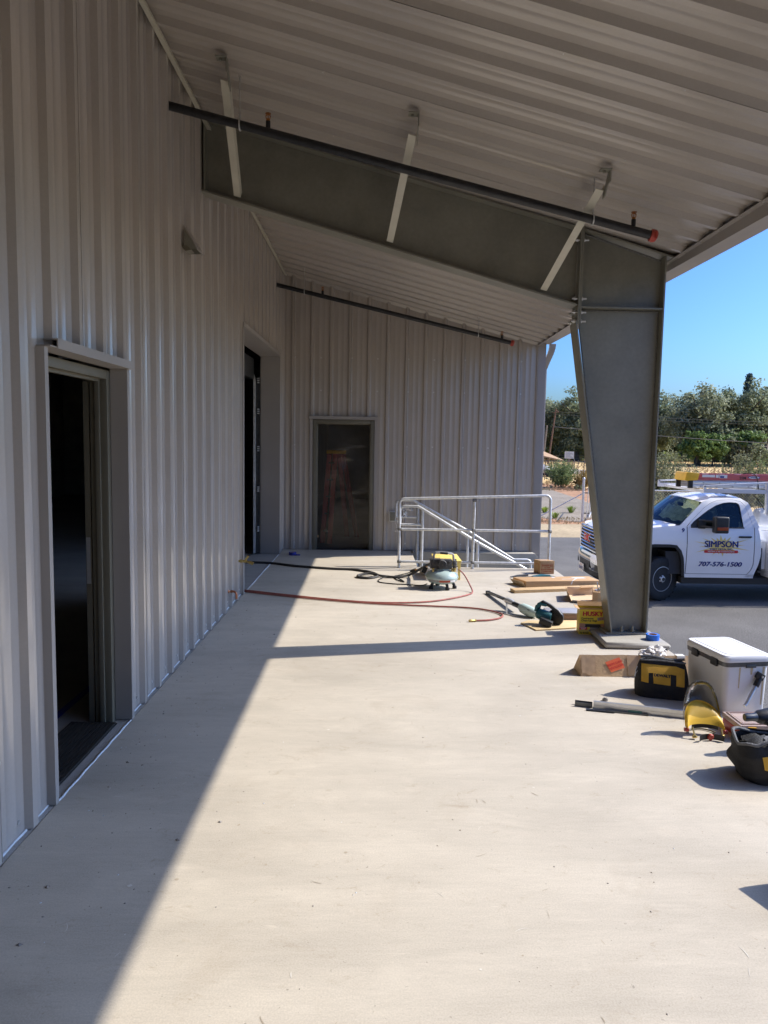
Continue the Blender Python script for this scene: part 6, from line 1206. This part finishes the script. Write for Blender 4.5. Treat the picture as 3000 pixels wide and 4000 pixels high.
# ladder rack
def RB(mb, p, q, w_=0.05, h_=0.05): mb.bar((p[0], p[1], G+p[2]), (q[0], q[1], G+q[2]), w_, h_)
rk = thing('ladder_rack', 'white steel ladder rack over the cab of the service truck', 'ladder rack', (7.3, 14.3, G+1.3))
for s in (1, -1):
    y = TC-s*0.92; x0 = 6.07 if s > 0 else 5.95
    mb = MB(); RB(mb, (x0, y, 2.045), (9.8, y, 2.03), 0.05, 0.075); mb.build('side_rail', K['whitesteel'], rk, bevel=0.004)
    mb = MB(); RB(mb, (x0, y, 2.125), (7.26, y, 2.205), 0.04, 0.03); RB(mb, (7.26, y, 2.205), (7.62, y, 2.06), 0.04, 0.04); mb.build('upper_rail', K['whitesteel'], rk, bevel=0.004)
    mb = MB(); RB(mb, (x0+0.02, y, 2.02), (x0+0.02, y, 2.14), 0.04, 0.04); mb.build('end_post', K['whitesteel'], rk, bevel=0.004)
    mb = MB(); RB(mb, (7.25, y, 2.22), (7.27, y, 1.62), 0.07, 0.07); RB(mb, (7.30, y-0.04*s, 1.70), (7.36, y-.04*s, 1.30), 0.10, 0.06); RB(mb, (7.36, y-.04*s, 1.32), (7.40, y-.04*s, 1.10), 0.10, 0.06); mb.build('post', K['whitesteel'], rk, bevel=0.004)
    mb = MB(); RB(mb, (9.7, y, 2.03), (9.7, y, 1.30), 0.06, 0.06); mb.build('post', K['whitesteel'], rk)
for x in (6.12, 7.26, 8.5, 9.7): mb = MB(); RB(mb, (x, TC-0.9, 2.03), (x, TC+0.9, 2.03), 0.05, 0.05); mb.build('cross_bar', K['whitesteel'], rk)
al = thing('extension_ladder', 'aluminium extension ladder lying on the truck rack under the red ladder', 'ladder', (7.4, 13.95, G+2.07))
for (y, x0) in ((13.72, 5.98), (14.16, 5.94)):
    for (z, e) in ((2.105, 0.0), (2.172, 0.02)):
        mb = MB(); RB(mb, (x0+e, y, z), (9.6, y, z), 0.030, 0.060); rr_ = mb.build('rail', K['alu'], al, bevel=0.003); MW[rr_.name] = Matrix.Identity(4)
    mb = MB(); RB(mb, (x0-0.05, y, 2.138), (x0+0.03, y, 2.138), 0.055, 0.14); mb.build('end_shoe', K['rubber'], al, bevel=0.006)
for k in range(11):
    for z in (2.105, 2.172): mb = MB(); mb.tube([(6.16+0.30*k+(0.05 if z > 2.15 else 0), 13.695, G+z), (6.16+0.30*k+(.05 if z > 2.15 else 0), 14.19, G+z)], 0.016, 8); mb.build('rung', K['rim'], al)
rd = thing('fibreglass_ladder', 'red fibreglass step ladder with yellow top cap tied on the truck rack', 'ladder', (7.4, 14.0, G+2.21))
for (y, z0, z1) in ((13.74, 2.222, 2.335), (14.14, 2.222, 2.335), (13.80, 2.225, 2.30), (14.08, 2.225, 2.30)):
    mb = MB(); RB(mb, (6.12, y, (z0+z1)/2), (9.4, y, (z0+z1)/2), 0.03, z1-z0); mb.build('rail', K['fibre'], rd, bevel=0.004)
mb = MB(); mb.prism([(5.86, 2.212), (5.905, 2.20), (6.10, 2.218), (6.13, 2.348), (5.91, 2.365), (5.88, 2.35)], [], lambda x, z: (x, 13.70, G+z), (0, 0.50, 0)); mb.build('top_cap', K['ladyellow'], rd, bevel=0.01)
for k in range(9): mb = MB(); mb.box((6.35+0.32*k, 13.757, G+2.24), (6.38+0.32*k, 14.123, G+2.33)); mb.build('step', K['alu'], rd)
mb = MB(); P_ = lambda x, z: Vector((x, 13.7235, G+z)); text(mb, 'SSM', 0.075, lambda x, y, d: P_(6.955+x, 2.268+y), 0, bold=0.0012)
for (xa, xb, za, zb, m_) in ((6.19, 6.43, 2.275, 2.322, 1), (6.445, 6.50, 2.27, 2.325, 1), (6.51, 6.66, 2.262, 2.322, 1), (6.525, 6.60, 2.268, 2.30, 2)): mb.add([P_(xa, za), P_(xb, za), P_(xb, zb), P_(xa, zb)] if m_ == 1 else [P_(xa, za)+Vector((0, -.001, 0)), P_(xb, za)+Vector((0, -.001, 0)), P_(xb, zb)+Vector((0, -.001, 0)), P_(xa, zb)+Vector((0, -.001, 0))], [(0,1,2,3)], m_)
ov = lambda r, d: [P_(7.165+0.115*r*math.cos(a), 2.282+0.026*r*math.sin(a))+Vector((0, -d, 0)) for a in [2*PI*k/24 for k in range(24)]]
mb.add(ov(1, 0), [tuple(range(24))], 2); mb.add(ov(.86, .001), [tuple(range(24))], 1); text(mb, 'WERNER', 0.034, lambda x, y, d: P_(7.165+x, 2.282+y)+Vector((0, -.002, 0)), 2, bold=.001)
mb.build('decals', [K['ink'], K['paper'], K['blue']], rd)
mb = MB(); mb.tube(bez([(7.25, 13.68, G+2.0), (7.22, 13.70, G+2.25), (7.17, 13.76, G+2.352), (7.15, 13.95, G+2.352), (7.17, 14.18, G+2.33)], 5), 0.008, 5)
rn = random.Random(3)
for k in range(7): x = 6.4+0.13*k; mb.tube(bez([(x, 13.5+rn.random()*.5, G+2.0), (x+0.1, 13.6+rn.random()*.4, G+1.97+rn.random()*.02), (x+0.25, 13.5+rn.random()*.6, G+1.995)], 4), 0.010, 5)
mb.tube(bez([(7.0, 13.42, G+2.0), (7.15, 13.44, G+1.85), (7.28, 13.46, G+1.70), (7.34, 13.44, G+1.86), (7.30, 13.42, G+1.98)], 5), 0.010, 5); mb.tube(bez([(7.28, 13.40, G+1.98), (7.34, 13.41, G+1.80), (7.40, 13.41, G+1.66), (7.33, 13.41, G+1.60)], 5), 0.014, 5)
tag(mb.build('tie_down_cord', K['rubber']), 'black tie down cords knotted around the truck ladder rack', 'cord')
# ------------------------------------------------------------------ landscape beyond the lot
def crown_mesh(name, m, seed, rx, rz, zc, nclump, nleaf, ls, shape='oak'):
    rn = random.Random(seed); V = []; F = []
    cl = []
    while len(cl) < nclump:
        d = Vector((rn.gauss(0, 1), rn.gauss(0, 1), rn.gauss(0, 1))).normalized(); r = rn.random()**0.45
        if shape == 'conif':
            h = rn.random()**1.25; a = rn.uniform(0, 2*PI); rr = rx*(1-h)**0.85*(0.45+0.55*rn.random()); c = Vector((rr*math.cos(a), rr*math.sin(a), zc+rz*h)); cr_ = 0.35+0.45*(1-h)
        else:
            k = 0.78+0.42*noise.noise(d*1.7+Vector((seed*3.1, 0, 0)))+0.18*noise.noise(d*4.1+Vector((0, seed*1.7, 0)))
            c = Vector((d.x*rx*r*k, d.y*rx*r*k, zc+d.z*rz*r*k)); cr_ = rx*(0.10+0.10*rn.random())
            if c.z < zc-rz*0.86: continue
        cl.append((c, cr_))
    for (c, cr_) in cl:
        for _ in range(nleaf):
            d = Vector((rn.gauss(0, 1), rn.gauss(0, 1), rn.gauss(0, 0.75))); p = c+d*cr_*0.55
            n = (d.normalized()+Vector((rn.gauss(0, .6), rn.gauss(0, .6), rn.gauss(0.5, .6)))).normalized(); a = n.orthogonal().normalized(); a.rotate(Matrix.Rotation(rn.uniform(0, 6.28), 3, n)); b = n.cross(a)
            s = ls*rn.uniform(0.6, 1.3); i = len(V); V += [p+a*s, p+b*s*0.6, p-a*s, p-b*s*0.6]; F.append((i, i+1, i+2, i+3))
    me = bpy.data.meshes.new(name); me.from_pydata([tuple(v) for v in V], [], F); me.materials.append(m); return me
def trunk_mesh(name, seed, h, r, rx, zc, rz, nl=9):
    rn = random.Random(seed); mb = MB(); pts = [(0, 0, -0.2)]; x = y = 0
    for k in range(1, 6): x += rn.gauss(0, .12*h/10); y += rn.gauss(0, .12*h/10); pts.append((x, y, h*0.5*k/5))
    mb.tube(pts, [r*1.3, r, r*.9, r*.82, r*.75, r*.6], 8)
    for k in range(nl):
        st = Vector(pts[rn.randint(2, 5)]); a = rn.uniform(0, 6.28); e = Vector((rx*.75*math.cos(a), rx*.75*math.sin(a), zc+rz*rn.uniform(-.3, .7))); m_ = (st+e)/2+Vector((rn.gauss(0, .3), rn.gauss(0, .3), rn.uniform(0, .8)))
        mb.tube(bez([st, m_, e], 4), [r*.42*(1-0.09*q) for q in range(9)], 6)
    return mb.mesh(name, K['bark'])
def mk_tree(name, cat, label, group, loc, tm, cm, scale=(1, 1, 1), rz=0):
    t = bpy.data.objects.new(name, None); COL.objects.link(t); t.location = loc; t.rotation_euler = (0, 0, rz); t.scale = scale; tag(t, label, cat, group)
    for (nm, me) in (('trunk', tm), ('crown', cm)):
        if me is None: continue
        o = bpy.data.objects.new(nm, me); COL.objects.link(o); o.parent = t
    return t
OK = []
for i in range(4):
    OK.append((trunk_mesh('trunk', 20+i, 11, 0.42, 5.4, 6.0, 4.6), crown_mesh('crown', K['oak'] if i % 2 == 0 else K['oak2'], 31+i, 5.6, 5.3, 6.0, 230, 92, 0.20)))
place = [(28.0, 124, 1.0, 1.0, 'broad oak at the left of the gap beside the end wall'), (33.5, 120, 1.06, 1.02, 'tall oak in the gap between end wall and column'), (38.5, 124, 0.95, 0.98, 'dark oak directly behind the left edge of the column'),
         (44.5, 118, 1.02, 1.0, 'oak standing behind the steel column'), (47.8, 108, 1.08, 1.06, 'high oak just right of the steel column'), (54.5, 110, 1.1, 1.10, 'tallest oak with sky gaps above the bright green bush'), (61.0, 113, 1.02, 1.04, 'oak with a bare leaning trunk left of the conifer'),
         (67.5, 117, 1.02, 0.98, 'rounded oak below the pointed conifer'), (74.0, 121, 0.95, 0.88, 'lower oak in front of the far house roof'), (80.5, 122, 1.0, 0.86, 'last oak at the right edge of the tree line'), (88, 122, 1.0, 0.95, 'oak beyond the right edge of the tree line'), (21, 126, 1.0, 1.0, 'oak hidden behind the corner of the end wall'), (97, 118, 1.02, 0.98, 'first oak outside the right edge of the view'), (106, 112, 1.0, 1.02, 'second oak outside the right edge of the view'), (116, 104, 1.05, 0.95, 'third oak outside the right edge of the view')]
for i, (x, y, sx_, sz_, lab) in enumerate(place):
    tm, cm = OK[i % 4]; mk_tree('oak_tree', 'tree', lab, 'oaks along the far side of the field', (x, y, G), tm, cm, (sx_, sx_, sz_), i*1.9)
# second, denser rank that closes the gaps low down
for i in range(13): 
    tm, cm = OK[(i+1) % 4]; mk_tree('oak_tree', 'tree', 'dark oak in the back rank behind the front oaks', 'back rank of oaks', (24+5.6*i+1.5*math.sin(i*2), 136+3*math.cos(i*3), G), tm, cm, (1.08, 1.08, 0.84), i*2.3+1)
ct, cc = trunk_mesh('trunk', 77, 16, 0.35, 0.6, 8, 3, 2), crown_mesh('crown', K['conif'], 78, 3.3, 14.5, 2.2, 230, 46, 0.24, 'conif')
mk_tree('conifer_tree', 'tree', 'pointed conifer rising above the oaks at the right', None, (73.0, 144, G), ct, cc, (1.0, 1.0, 1.0))
bt_, bc = trunk_mesh('trunk', 90, 4, 0.12, 1.6, 2.4, 1.5, 6), crown_mesh('crown', K['lush'], 91, 2.6, 2.3, 2.7, 110, 60, 0.20)
mk_tree('leafy_bush', 'bush', 'bright green leafy bush in front of the oaks right of the column', 'green bushes under the oaks', (44.6, 101, G), bt_, bc, (1.0, 1.0, 1.12), 0.3)
mk_tree('leafy_bush', 'bush', 'second bright green bush touching the one beside the column', 'green bushes under the oaks', (47.3, 102, G), bt_, bc, (0.9, 0.9, 1.05), 2.2)
wc = crown_mesh('crown', K['oak2'], 95, 3.4, 2.7, 2.5, 150, 60, 0.20); wc2 = crown_mesh('crown', K['lush'], 96, 2.9, 1.4, 3.6, 60, 60, 0.20)
wl_ = mk_tree('willow_bush', 'bush', 'wide rounded dark bush with a top coloured brighter green as if sunlit under the oaks', 'green bushes under the oaks', (51.9, 103, G), bt_, wc, (1.1, 1.1, 1.05), 0.9)
o = bpy.data.objects.new('painted_sunlit_top', wc2); COL.objects.link(o); o.parent = wl_  # sunlight on the bush top put in as a brighter leaf colour
# vineyard strip glimpsed under the oaks
vm = MB(); rn = random.Random(8)
for k in range(9000):
    x = rn.uniform(14, 110); y = 142+rn.uniform(0, 22); z = rn.uniform(0.2, 2.0)*(0.8+0.4*math.sin(x*1.3)); s = rn.uniform(.14, .34); a = rn.uniform(0, 3.14); vm.add([(x-s*math.cos(a), y-s*math.sin(a), G+z-s*.5), (x+s*math.cos(a), y+s*math.sin(a), G+z-s*.5), (x+s*math.cos(a), y+s*math.sin(a), G+z+s*.5), (x-s*math.cos(a), y-s*math.sin(a), G+z+s*.5)], [(0,1,2,3)])
o = stuff(vm.build('vineyard', K['vine'], smooth=False)); o['label'] = 'bright green vineyard rows seen under the oaks'
# undergrowth under the trees
vm = MB()
for k in range(5200):
    x = rn.uniform(16, 100); y = 127+rn.uniform(0, 12); z = rn.uniform(0.0, 1.8)*abs(math.sin(x*.7))+0.1; s = rn.uniform(.15, .4); a = rn.uniform(0, 3.14); vm.add([(x-s*math.cos(a), y-s*math.sin(a), G+z-s*.5), (x+s*math.cos(a), y+s*math.sin(a), G+z-s*.5), (x+s*math.cos(a), y+s*math.sin(a), G+z+s*.5), (x-s*math.cos(a), y-s*math.sin(a), G+z+s*.5)], [(0,1,2,3)])
o = stuff(vm.build('undergrowth', K['oak2'], smooth=False)); o['label'] = 'dark undergrowth beneath the oaks'
vm = MB()
for k in range(34000):
    x = rn.uniform(10, 300); y = 172+rn.uniform(0, 14)-max(0, x-130)*0.55; z = rn.random()*(7.5+1.5*math.sin(x*.31)+1.2*math.sin(x*.83)); s = rn.uniform(.3, .7); a = rn.uniform(0, 3.14); t = rn.uniform(-.5, .5); vm.add([(x-s*math.cos(a), y-s*math.sin(a), G+z-s*.5), (x+s*math.cos(a), y+s*math.sin(a), G+z-s*.5+t*s), (x+s*math.cos(a), y+s*math.sin(a), G+z+s*.5+t*s), (x-s*math.cos(a), y-s*math.sin(a), G+z+s*.5)], [(0,1,2,3)])
o = stuff(vm.build('far_woodland', K['oak2'], smooth=False)); o['label'] = 'far woodland closing the view behind the oaks and vines'
# shrubs
def shrub_mesh(name, m, seed, r, h, nst, nl, ls):
    rn = random.Random(seed); V = []; F = []
    for k in range(nst):
        a = rn.uniform(0, 2*PI); rr = r*rn.random()**0.6; base = Vector((rr*.35*math.cos(a), rr*.35*math.sin(a), 0)); tip = Vector((rr*math.cos(a), rr*math.sin(a), h*(0.35+0.65*rn.random())*(1.0-0.35*(rr/r)**2)))
        mid = (base+tip)/2+Vector((rn.gauss(0, .1)*r, rn.gauss(0, .1)*r, .15*h))
        for q in range(nl):
            t = 0.15+0.85*(q+rn.random())/nl; p = base*(1-t)**2+mid*2*t*(1-t)+tip*t*t+Vector((rn.gauss(0, .03)*r, rn.gauss(0, .03)*r, rn.gauss(0, .03)*r))
            n = Vector((rn.gauss(0, 1), rn.gauss(0, 1), rn.gauss(0.4, 1))).normalized(); u = n.orthogonal().normalized(); u.rotate(Matrix.Rotation(rn.uniform(0, 6.28), 3, n)); b = n.cross(u); s = ls*rn.uniform(.6, 1.3); i = len(V); V += [p+u*s, p+b*s*.45, p-u*s, p-b*s*.45]; F.append((i, i+1, i+2, i+3))
    me = bpy.data.meshes.new(name); me.from_pydata([tuple(v) for v in V], [], F); me.materials.append(m); return me
def stems_mesh(name, seed, r, h, n):
    rn = random.Random(seed); mb = MB()
    for k in range(n): a = rn.uniform(0, 6.28); rr = r*rn.random(); mb.tube([(rr*.3*math.cos(a), rr*.3*math.sin(a), -.03), (rr*.6*math.cos(a), rr*.6*math.sin(a), h*.5), (rr*.95*math.cos(a), rr*.95*math.sin(a), h*.9)], [.014, .010, .004], 4)
    return mb.mesh(name, K['bark'])
def shrub(label, loc, m, seed, r, h, nst, nl, ls, name='shrub', cat='shrub', grp=None):
    t = bpy.data.objects.new(name, None); COL.objects.link(t); t.location = loc; tag(t, label, cat, grp)
    for (nm, me) in (('stems', stems_mesh('stems', seed, r, h, 14)), ('foliage', shrub_mesh('foliage', m, seed, r, h, nst, nl, ls))): o = bpy.data.objects.new(nm, me); COL.objects.link(o); o.parent = t
    return t
shrub('large silvery shrub with long twigs just right of the column', (12.4, 31.0, G), K['olive'], 3, 1.55, 2.75, 230, 52, 0.055)
shrub('silvery twiggy shrub above the ladders at the right', (15.95, 31.5, G), K['olive'], 4, 1.15, 3.2, 120, 44, 0.055)
shrub('soft green shrub at the right edge above the ladders', (17.1, 32.0, G), K['rock'], 5, 1.3, 2.6, 220, 50, 0.05)
shrub('low shrub behind the chain link fence left of the cab', (10.9, 29.5, G), K['olive'], 6, 1.0, 1.5, 120, 40, 0.05)
shrub('green shrub on the bank left of the gate post', (12.35, 47.8, G), K['rock'], 7, 1.2, 2.0, 170, 40, 0.06)
shrub('dry yellow shrub beside the green one on the bank', (13.7, 47.4, G), K['dryleaf'], 8, 0.75, 1.35, 100, 36, 0.06)
shrub('small pale weed in front of the bank shrubs', (12.9, 45.4, G), K['olive'], 9, 0.42, 0.40, 40, 20, 0.05)
def tuft(label, loc, seed, r, h):
    rn = random.Random(seed); mb = MB()
    for k in range(90): a = rn.uniform(0, 6.28); rr = r*rn.random(); w_ = .012; d = Vector((math.cos(a), math.sin(a), 0)); n = Vector((-d.y, d.x, 0))*w_; b = Vector(loc)+d*rr*.3; mb.add([b-n, b+n, b+d*rr*.5+Vector((0, 0, h*.7))+n*.7, b+d*rr*.5+Vector((0, 0, h*.7))-n*.7, b+d*rr*1.1+Vector((0, 0, h*rn.uniform(.6, 1.05)))], [(0,1,2,3),(3,2,4)])
    tag(mb.build('grass_tuft', K['vine'], smooth=False), label, 'grass tuft', 'green grass tufts by the drive')
tuft('left green grass tuft beside the end wall corner', (7.24, 30.4, G), 1, 0.26, 0.26); tuft('right green grass tuft under the gate brace', (7.1, 28.1, G), 2, 0.26, 0.26); tuft('green weeds at the foot of the gate post', (8.35, 30.5, G), 3, 0.3, 0.3)
# dry grass over field and verge
gm = MB(); rn = random.Random(12)
for k in range(9000):
    y = 45+80*rn.random()**1.2; x = y*(0.16+0.62*rn.random()); h = rn.uniform(.05, .17); w_ = rn.uniform(.05, .16); 
    if 11 < x < 24 and 55 < y < 84: continue
    gm.add([(x-w_, y, G-.02), (x+w_, y, G-.02), (x+rn.gauss(0, .1), y, G+h)], [(0,1,2)])
for k in range(2500):
    x = rn.uniform(6.2, 15); y = rn.uniform(26.2, 28.5) if rn.random() < .4 else rn.uniform(44, 54); h = rn.uniform(.02, .09); gm.add([(x-.02, y, G-.02), (x+.02, y, G-.02), (x+rn.gauss(0, .04), y, G+h)], [(0,1,2)])
o = stuff(gm.build('dry_grass', K['drystem'], smooth=False)); o['label'] = 'dry golden grass in the field'
# gate, chain link fence
gt = thing('gate_post', 'thick grey steel gate post with a diagonal brace at the lot entrance', 'post', (7.87, 27.17, G))
mb = MB(); mb.tube([(7.87, 27.17, G-.05), (7.87, 27.17, G+1.57)], 0.045, 12); mb.lathe([(0.05, 0), (0.05, 0.03), (0.03, 0.055), (0.005, 0.06)], 12, Matrix.Translation((7.87, 27.17, G+1.56))); mb.build('post', K['galv'], gt)
mb = MB(); mb.tube([(7.85, 27.17, G+1.02), (6.20, 27.17, G+0.10)], 0.022, 8); mb.build('brace', K['galv'], gt)
ga = thing('gate', 'open chain link gate leaf hinged on the grey gate post', 'gate', (8.1, 27.17, G)); mb = MB()
mb.tube([(8.12, 27.2, G+.12), (8.16, 27.2, G+1.16), (8.4, 28.0, G+1.16), (9.2, 30.4, G+1.16), (9.2, 30.4, G+.12), (8.12, 27.2, G+.12)], 0.02, 8); mb.tube([(8.02, 27.15, G+.1), (8.06, 27.15, G+1.62)], 0.016, 8); mb.build('frame', K['galv'], ga)
mb = MB(); mb.bar((7.87, 27.17, G+1.05), (8.13, 27.18, G+1.05), .03, .04); mb.bar((7.87, 27.17, G+.3), (8.13, 27.18, G+.3), .03, .04); mb.build('hinge', K['steel'], ga)
fe = thing('chain_link_fence', 'galvanised chain link fence running behind the service truck', 'fence', (18, 27, G))
mb = MB(); mb.tube([(9.6, 27.0, G+1.19), (40, 27.0, G+1.19)], 0.022, 8); mb.build('top_rail', K['galv'], fe)
for k in range(11): mb = MB(); mb.tube([(9.6+3*k, 27.0, G-.05), (9.6+3*k, 27.0, G+1.22)], 0.03, 8); mb.build('post', K['galv'], fe)
mb = MB(); wr = 0.0035
for s in (1, -1):
    x = 9.0
    while x < 40:
        a, b = (x, x+1.10) if s > 0 else (x+1.10, x); mb.cyl((a, 26.97, G+.06), (b, 26.97, G+1.17), wr, 3); x += 0.105
stuff(mb.build('wire_mesh', K['galv'], fe))
# wire fences and posts towards the field
def tpost(label, x, y, h, grp='thin posts along the bank'): mb = MB(); mb.bar((x, y, G-.1), (x+.02, y, G+h), .06, .05); return tag(mb.build('fence_post', K['wood2']), label, 'post', grp)
for i, (x, y, h) in enumerate([(17.66, 62.9, 1.45), (17.26, 63.2, 1.22), (17.83, 61.7, 1.5), (13.9, 56.9, 1.4), (20.5, 62.4, 1.5), (18.6, 67.5, 1.4), (15.6, 66, 1.35), (19.8, 72, 1.4), (21.5, 72.5, 1.4)]): tpost('thin fence post on the bank beside the far road', x, y, h)
for i in range(14): tpost('thin rusty post along the edge of the dry field', 27.0+4.4*i, 72+0.5*i, 0.80, 'posts along the dry field')
fw_ = thing('wire_fence', 'low wire fence at the foot of the oaks across the field', 'fence', (50, 112, G)); mb = MB()
for z in (.4, .8, 1.15): mb.tube([(16, 104, G+z), (60, 101, G+z), (100, 100, G+z)], .012, 4)
stuff(mb.build('wires', K['steel'], fw_)); mb = MB()
for i in range(42): mb.bar((16+2*i, 104-.07*i, G), (16+2*i, 104-.07*i, G+1.2), .07, .07)
stuff(mb.build('posts', K['wood'], fw_))
sg = thing('sign', 'white rectangular notice sign on a wooden post by the far road', 'sign', (18.12, 68.4, G)); mb = MB(); mb.box((18.30, 68.42, G), (18.42, 68.52, G+1.5)); mb.build('post', K['wood2'], sg)
mb = MB(); mb.box((17.92, 68.34, G+1.46), (18.78, 68.37, G+2.10)); mb.build('board', K['paper'], sg); mb = MB()
for k in range(5): mb.box((18.0, 68.332, G+1.55+.10*k), (18.70-.12*(k % 3), 68.339, G+1.585+.10*k))
mb.build('text_lines', K['greyprint'], sg)
tn = thing('canvas_shelter', 'brown canvas shelter on thin posts beside the end wall corner', 'shelter', (12.5, 57, G)); mb = MB()
mb.add([(9.4, 55.5, G+2.6), (9.4, 59.5, G+2.6), (12.0, 57.0, G+2.75), (14.55, 55.6, G+1.58), (14.8, 59.6, G+1.58), (9.4, 55.5, G+2.5), (14.55, 55.6, G+1.50)], [(0,2,1),(0,3,2),(2,3,4),(1,2,4),(0,5,6,3)]); mb.build('canvas', K['tan'], tn)
for (x, y, h) in ((13.43, 56.9, 1.9), (14.0, 57.1, 1.85), (14.5, 55.7, 1.55), (14.75, 59.5, 1.55), (9.5, 55.6, 2.5)): mb = MB(); mb.bar((x, y, G), (x, y, G+h), .05, .05); mb.build('post', K['wood2'], tn)
mb = MB(); mb.tube([(13.43, 56.9, G+1.58), (14.5, 57, G+1.58)], .025, 6); mb.build('rail', K['wood2'], tn)
car = thing('parked_car', 'dark low parked vehicle at the bend of the far road', 'car', (14.2, 64, G)); Mc_ = Matrix.Translation((13.8, 63.5, G)); mb = MB(); mb.rings([[Mc_ @ Vector((x, y, z)) for (y, z) in ((-.8, .3), (-.85, .62), (-.6, zt), (.6, zt), (.85, .62), (.8, .3))] for (x, zt) in ((-2.1, .66), (-1.2, .78), (-.6, 1.12), (.7, 1.14), (1.5, .82), (2.1, .7))]); mb.build('body', K['rim'], car)
for (x, y) in ((-1.3, -.82), (1.3, -.82), (-1.3, .82), (1.3, .82)): mb = MB(); mb.cyl(Mc_ @ Vector((x, y-.08, .32)), Mc_ @ Vector((x, y+.08, .32)), .32, 14); mb.build('wheel', K['tyre'], car)
# utility poles, wires
up_ = thing('utility_pole', 'leaning brown utility pole left of the column in front of the oaks', 'utility pole', (23.7, 99, G)); mb = MB(); mb.tube([(23.75, 99, G), (24.55, 99, G+7.4)], [.13, .09], 8); mb.build('pole', K['wood'], up_); mb = MB(); mb.tube([(24.9, 99, G+7.0), (24.4, 99, G+7.25)], .06, 6); mb.bar((24.1, 99, G+6.9), (25.0, 99, G+6.95), .09, .09); mb.build('cross_arm', K['wood'], up_)
up2 = thing('utility_pole', 'pale slender pole beside the leaning brown utility pole', 'utility pole', (23.1, 99.5, G)); mb = MB(); mb.tube([(23.15, 99.5, G), (23.55, 99.5, G+5.2)], [.13, .10], 8); mb.build('pole', K['wood2'], up2)
def cable(label, a, b, sag, r=.028): mb = MB(); P = [Vector(a).lerp(Vector(b), t/20)-Vector((0, 0, sag*4*(t/20)*(1-t/20))) for t in range(21)]; mb.tube(P, r, 5); tag(mb.build('overhead_wire', K['greyfab']), label, 'wire', 'overhead wires')
cable('lower overhead wire crossing in front of the green bushes', (24.4, 99, G+5.0), (95, 92, G+2.9), 0.9, .042); cable('upper thin overhead wire crossing the oaks', (24.4, 99, G+7.0), (95, 95, G+6.6), 0.8, .015); cable('second thin overhead wire just under the upper one', (24.3, 99.4, G+6.7), (95, 96, G+6.2), 0.8, .013)
# far house
hs = thing('house', 'grey house with brown roof and white framed window at the right edge', 'house', (58, 108, G))
def HM(mb):
    mb.v = [((x-13.0)*0.835, y*0.835, 1.75-(1.75-z)*0.835) for (x, y, z) in mb.v]; return mb; mb = MB(); mb.box((79.5, 128, G-.7), (95, 138, G+4.3)); mb.prism([(78.6, 3.3), (81.6, 3.3), (80.1, 4.9)], [], lambda x, z: (x, 126.9, G+z), (0, 1.0, 0)); mb.box((78.7, 126.95, G-.7), (81.5, 128, G+3.35)); HM(mb).build('wall', K['housewall'], hs)
mb = MB(); slab(mb, [(78.9, 127.3, G+4.2), (96, 127.3, G+4.2), (96, 133, G+6.8), (79.4, 133, G+6.8)], .15); slab(mb, [(78.3, 126.6, G+3.25), (80.1, 126.6, G+5.15), (80.1, 129, G+5.15), (78.3, 129, G+3.25)], -.12); slab(mb, [(81.9, 126.6, G+3.25), (80.1, 126.6, G+5.15), (80.1, 129, G+5.15), (81.9, 129, G+3.25)], .12); HM(mb).build('roof', K['roof'], hs)
mb = MB(); mb.box((79.1, 126.88, G+2.1), (81.2, 126.94, G+3.35)); wn = HM(mb).build('window', K['winglass'], hs); MW[wn.name] = Matrix.Identity(4); mb = MB()
for (a, b, c, d) in ((79.0, 81.3, 3.33, 3.47), (79.0, 81.3, 1.98, 2.12), (79.0, 79.14, 1.98, 3.47), (81.16, 81.3, 1.98, 3.47), (80.1, 80.2, 2.1, 3.35), (79.1, 81.2, 2.9, 2.96)): mb.box((a, 126.83, G+c), (b, 126.879, G+d))
HM(mb).build('window_trim', K['white'], wn)
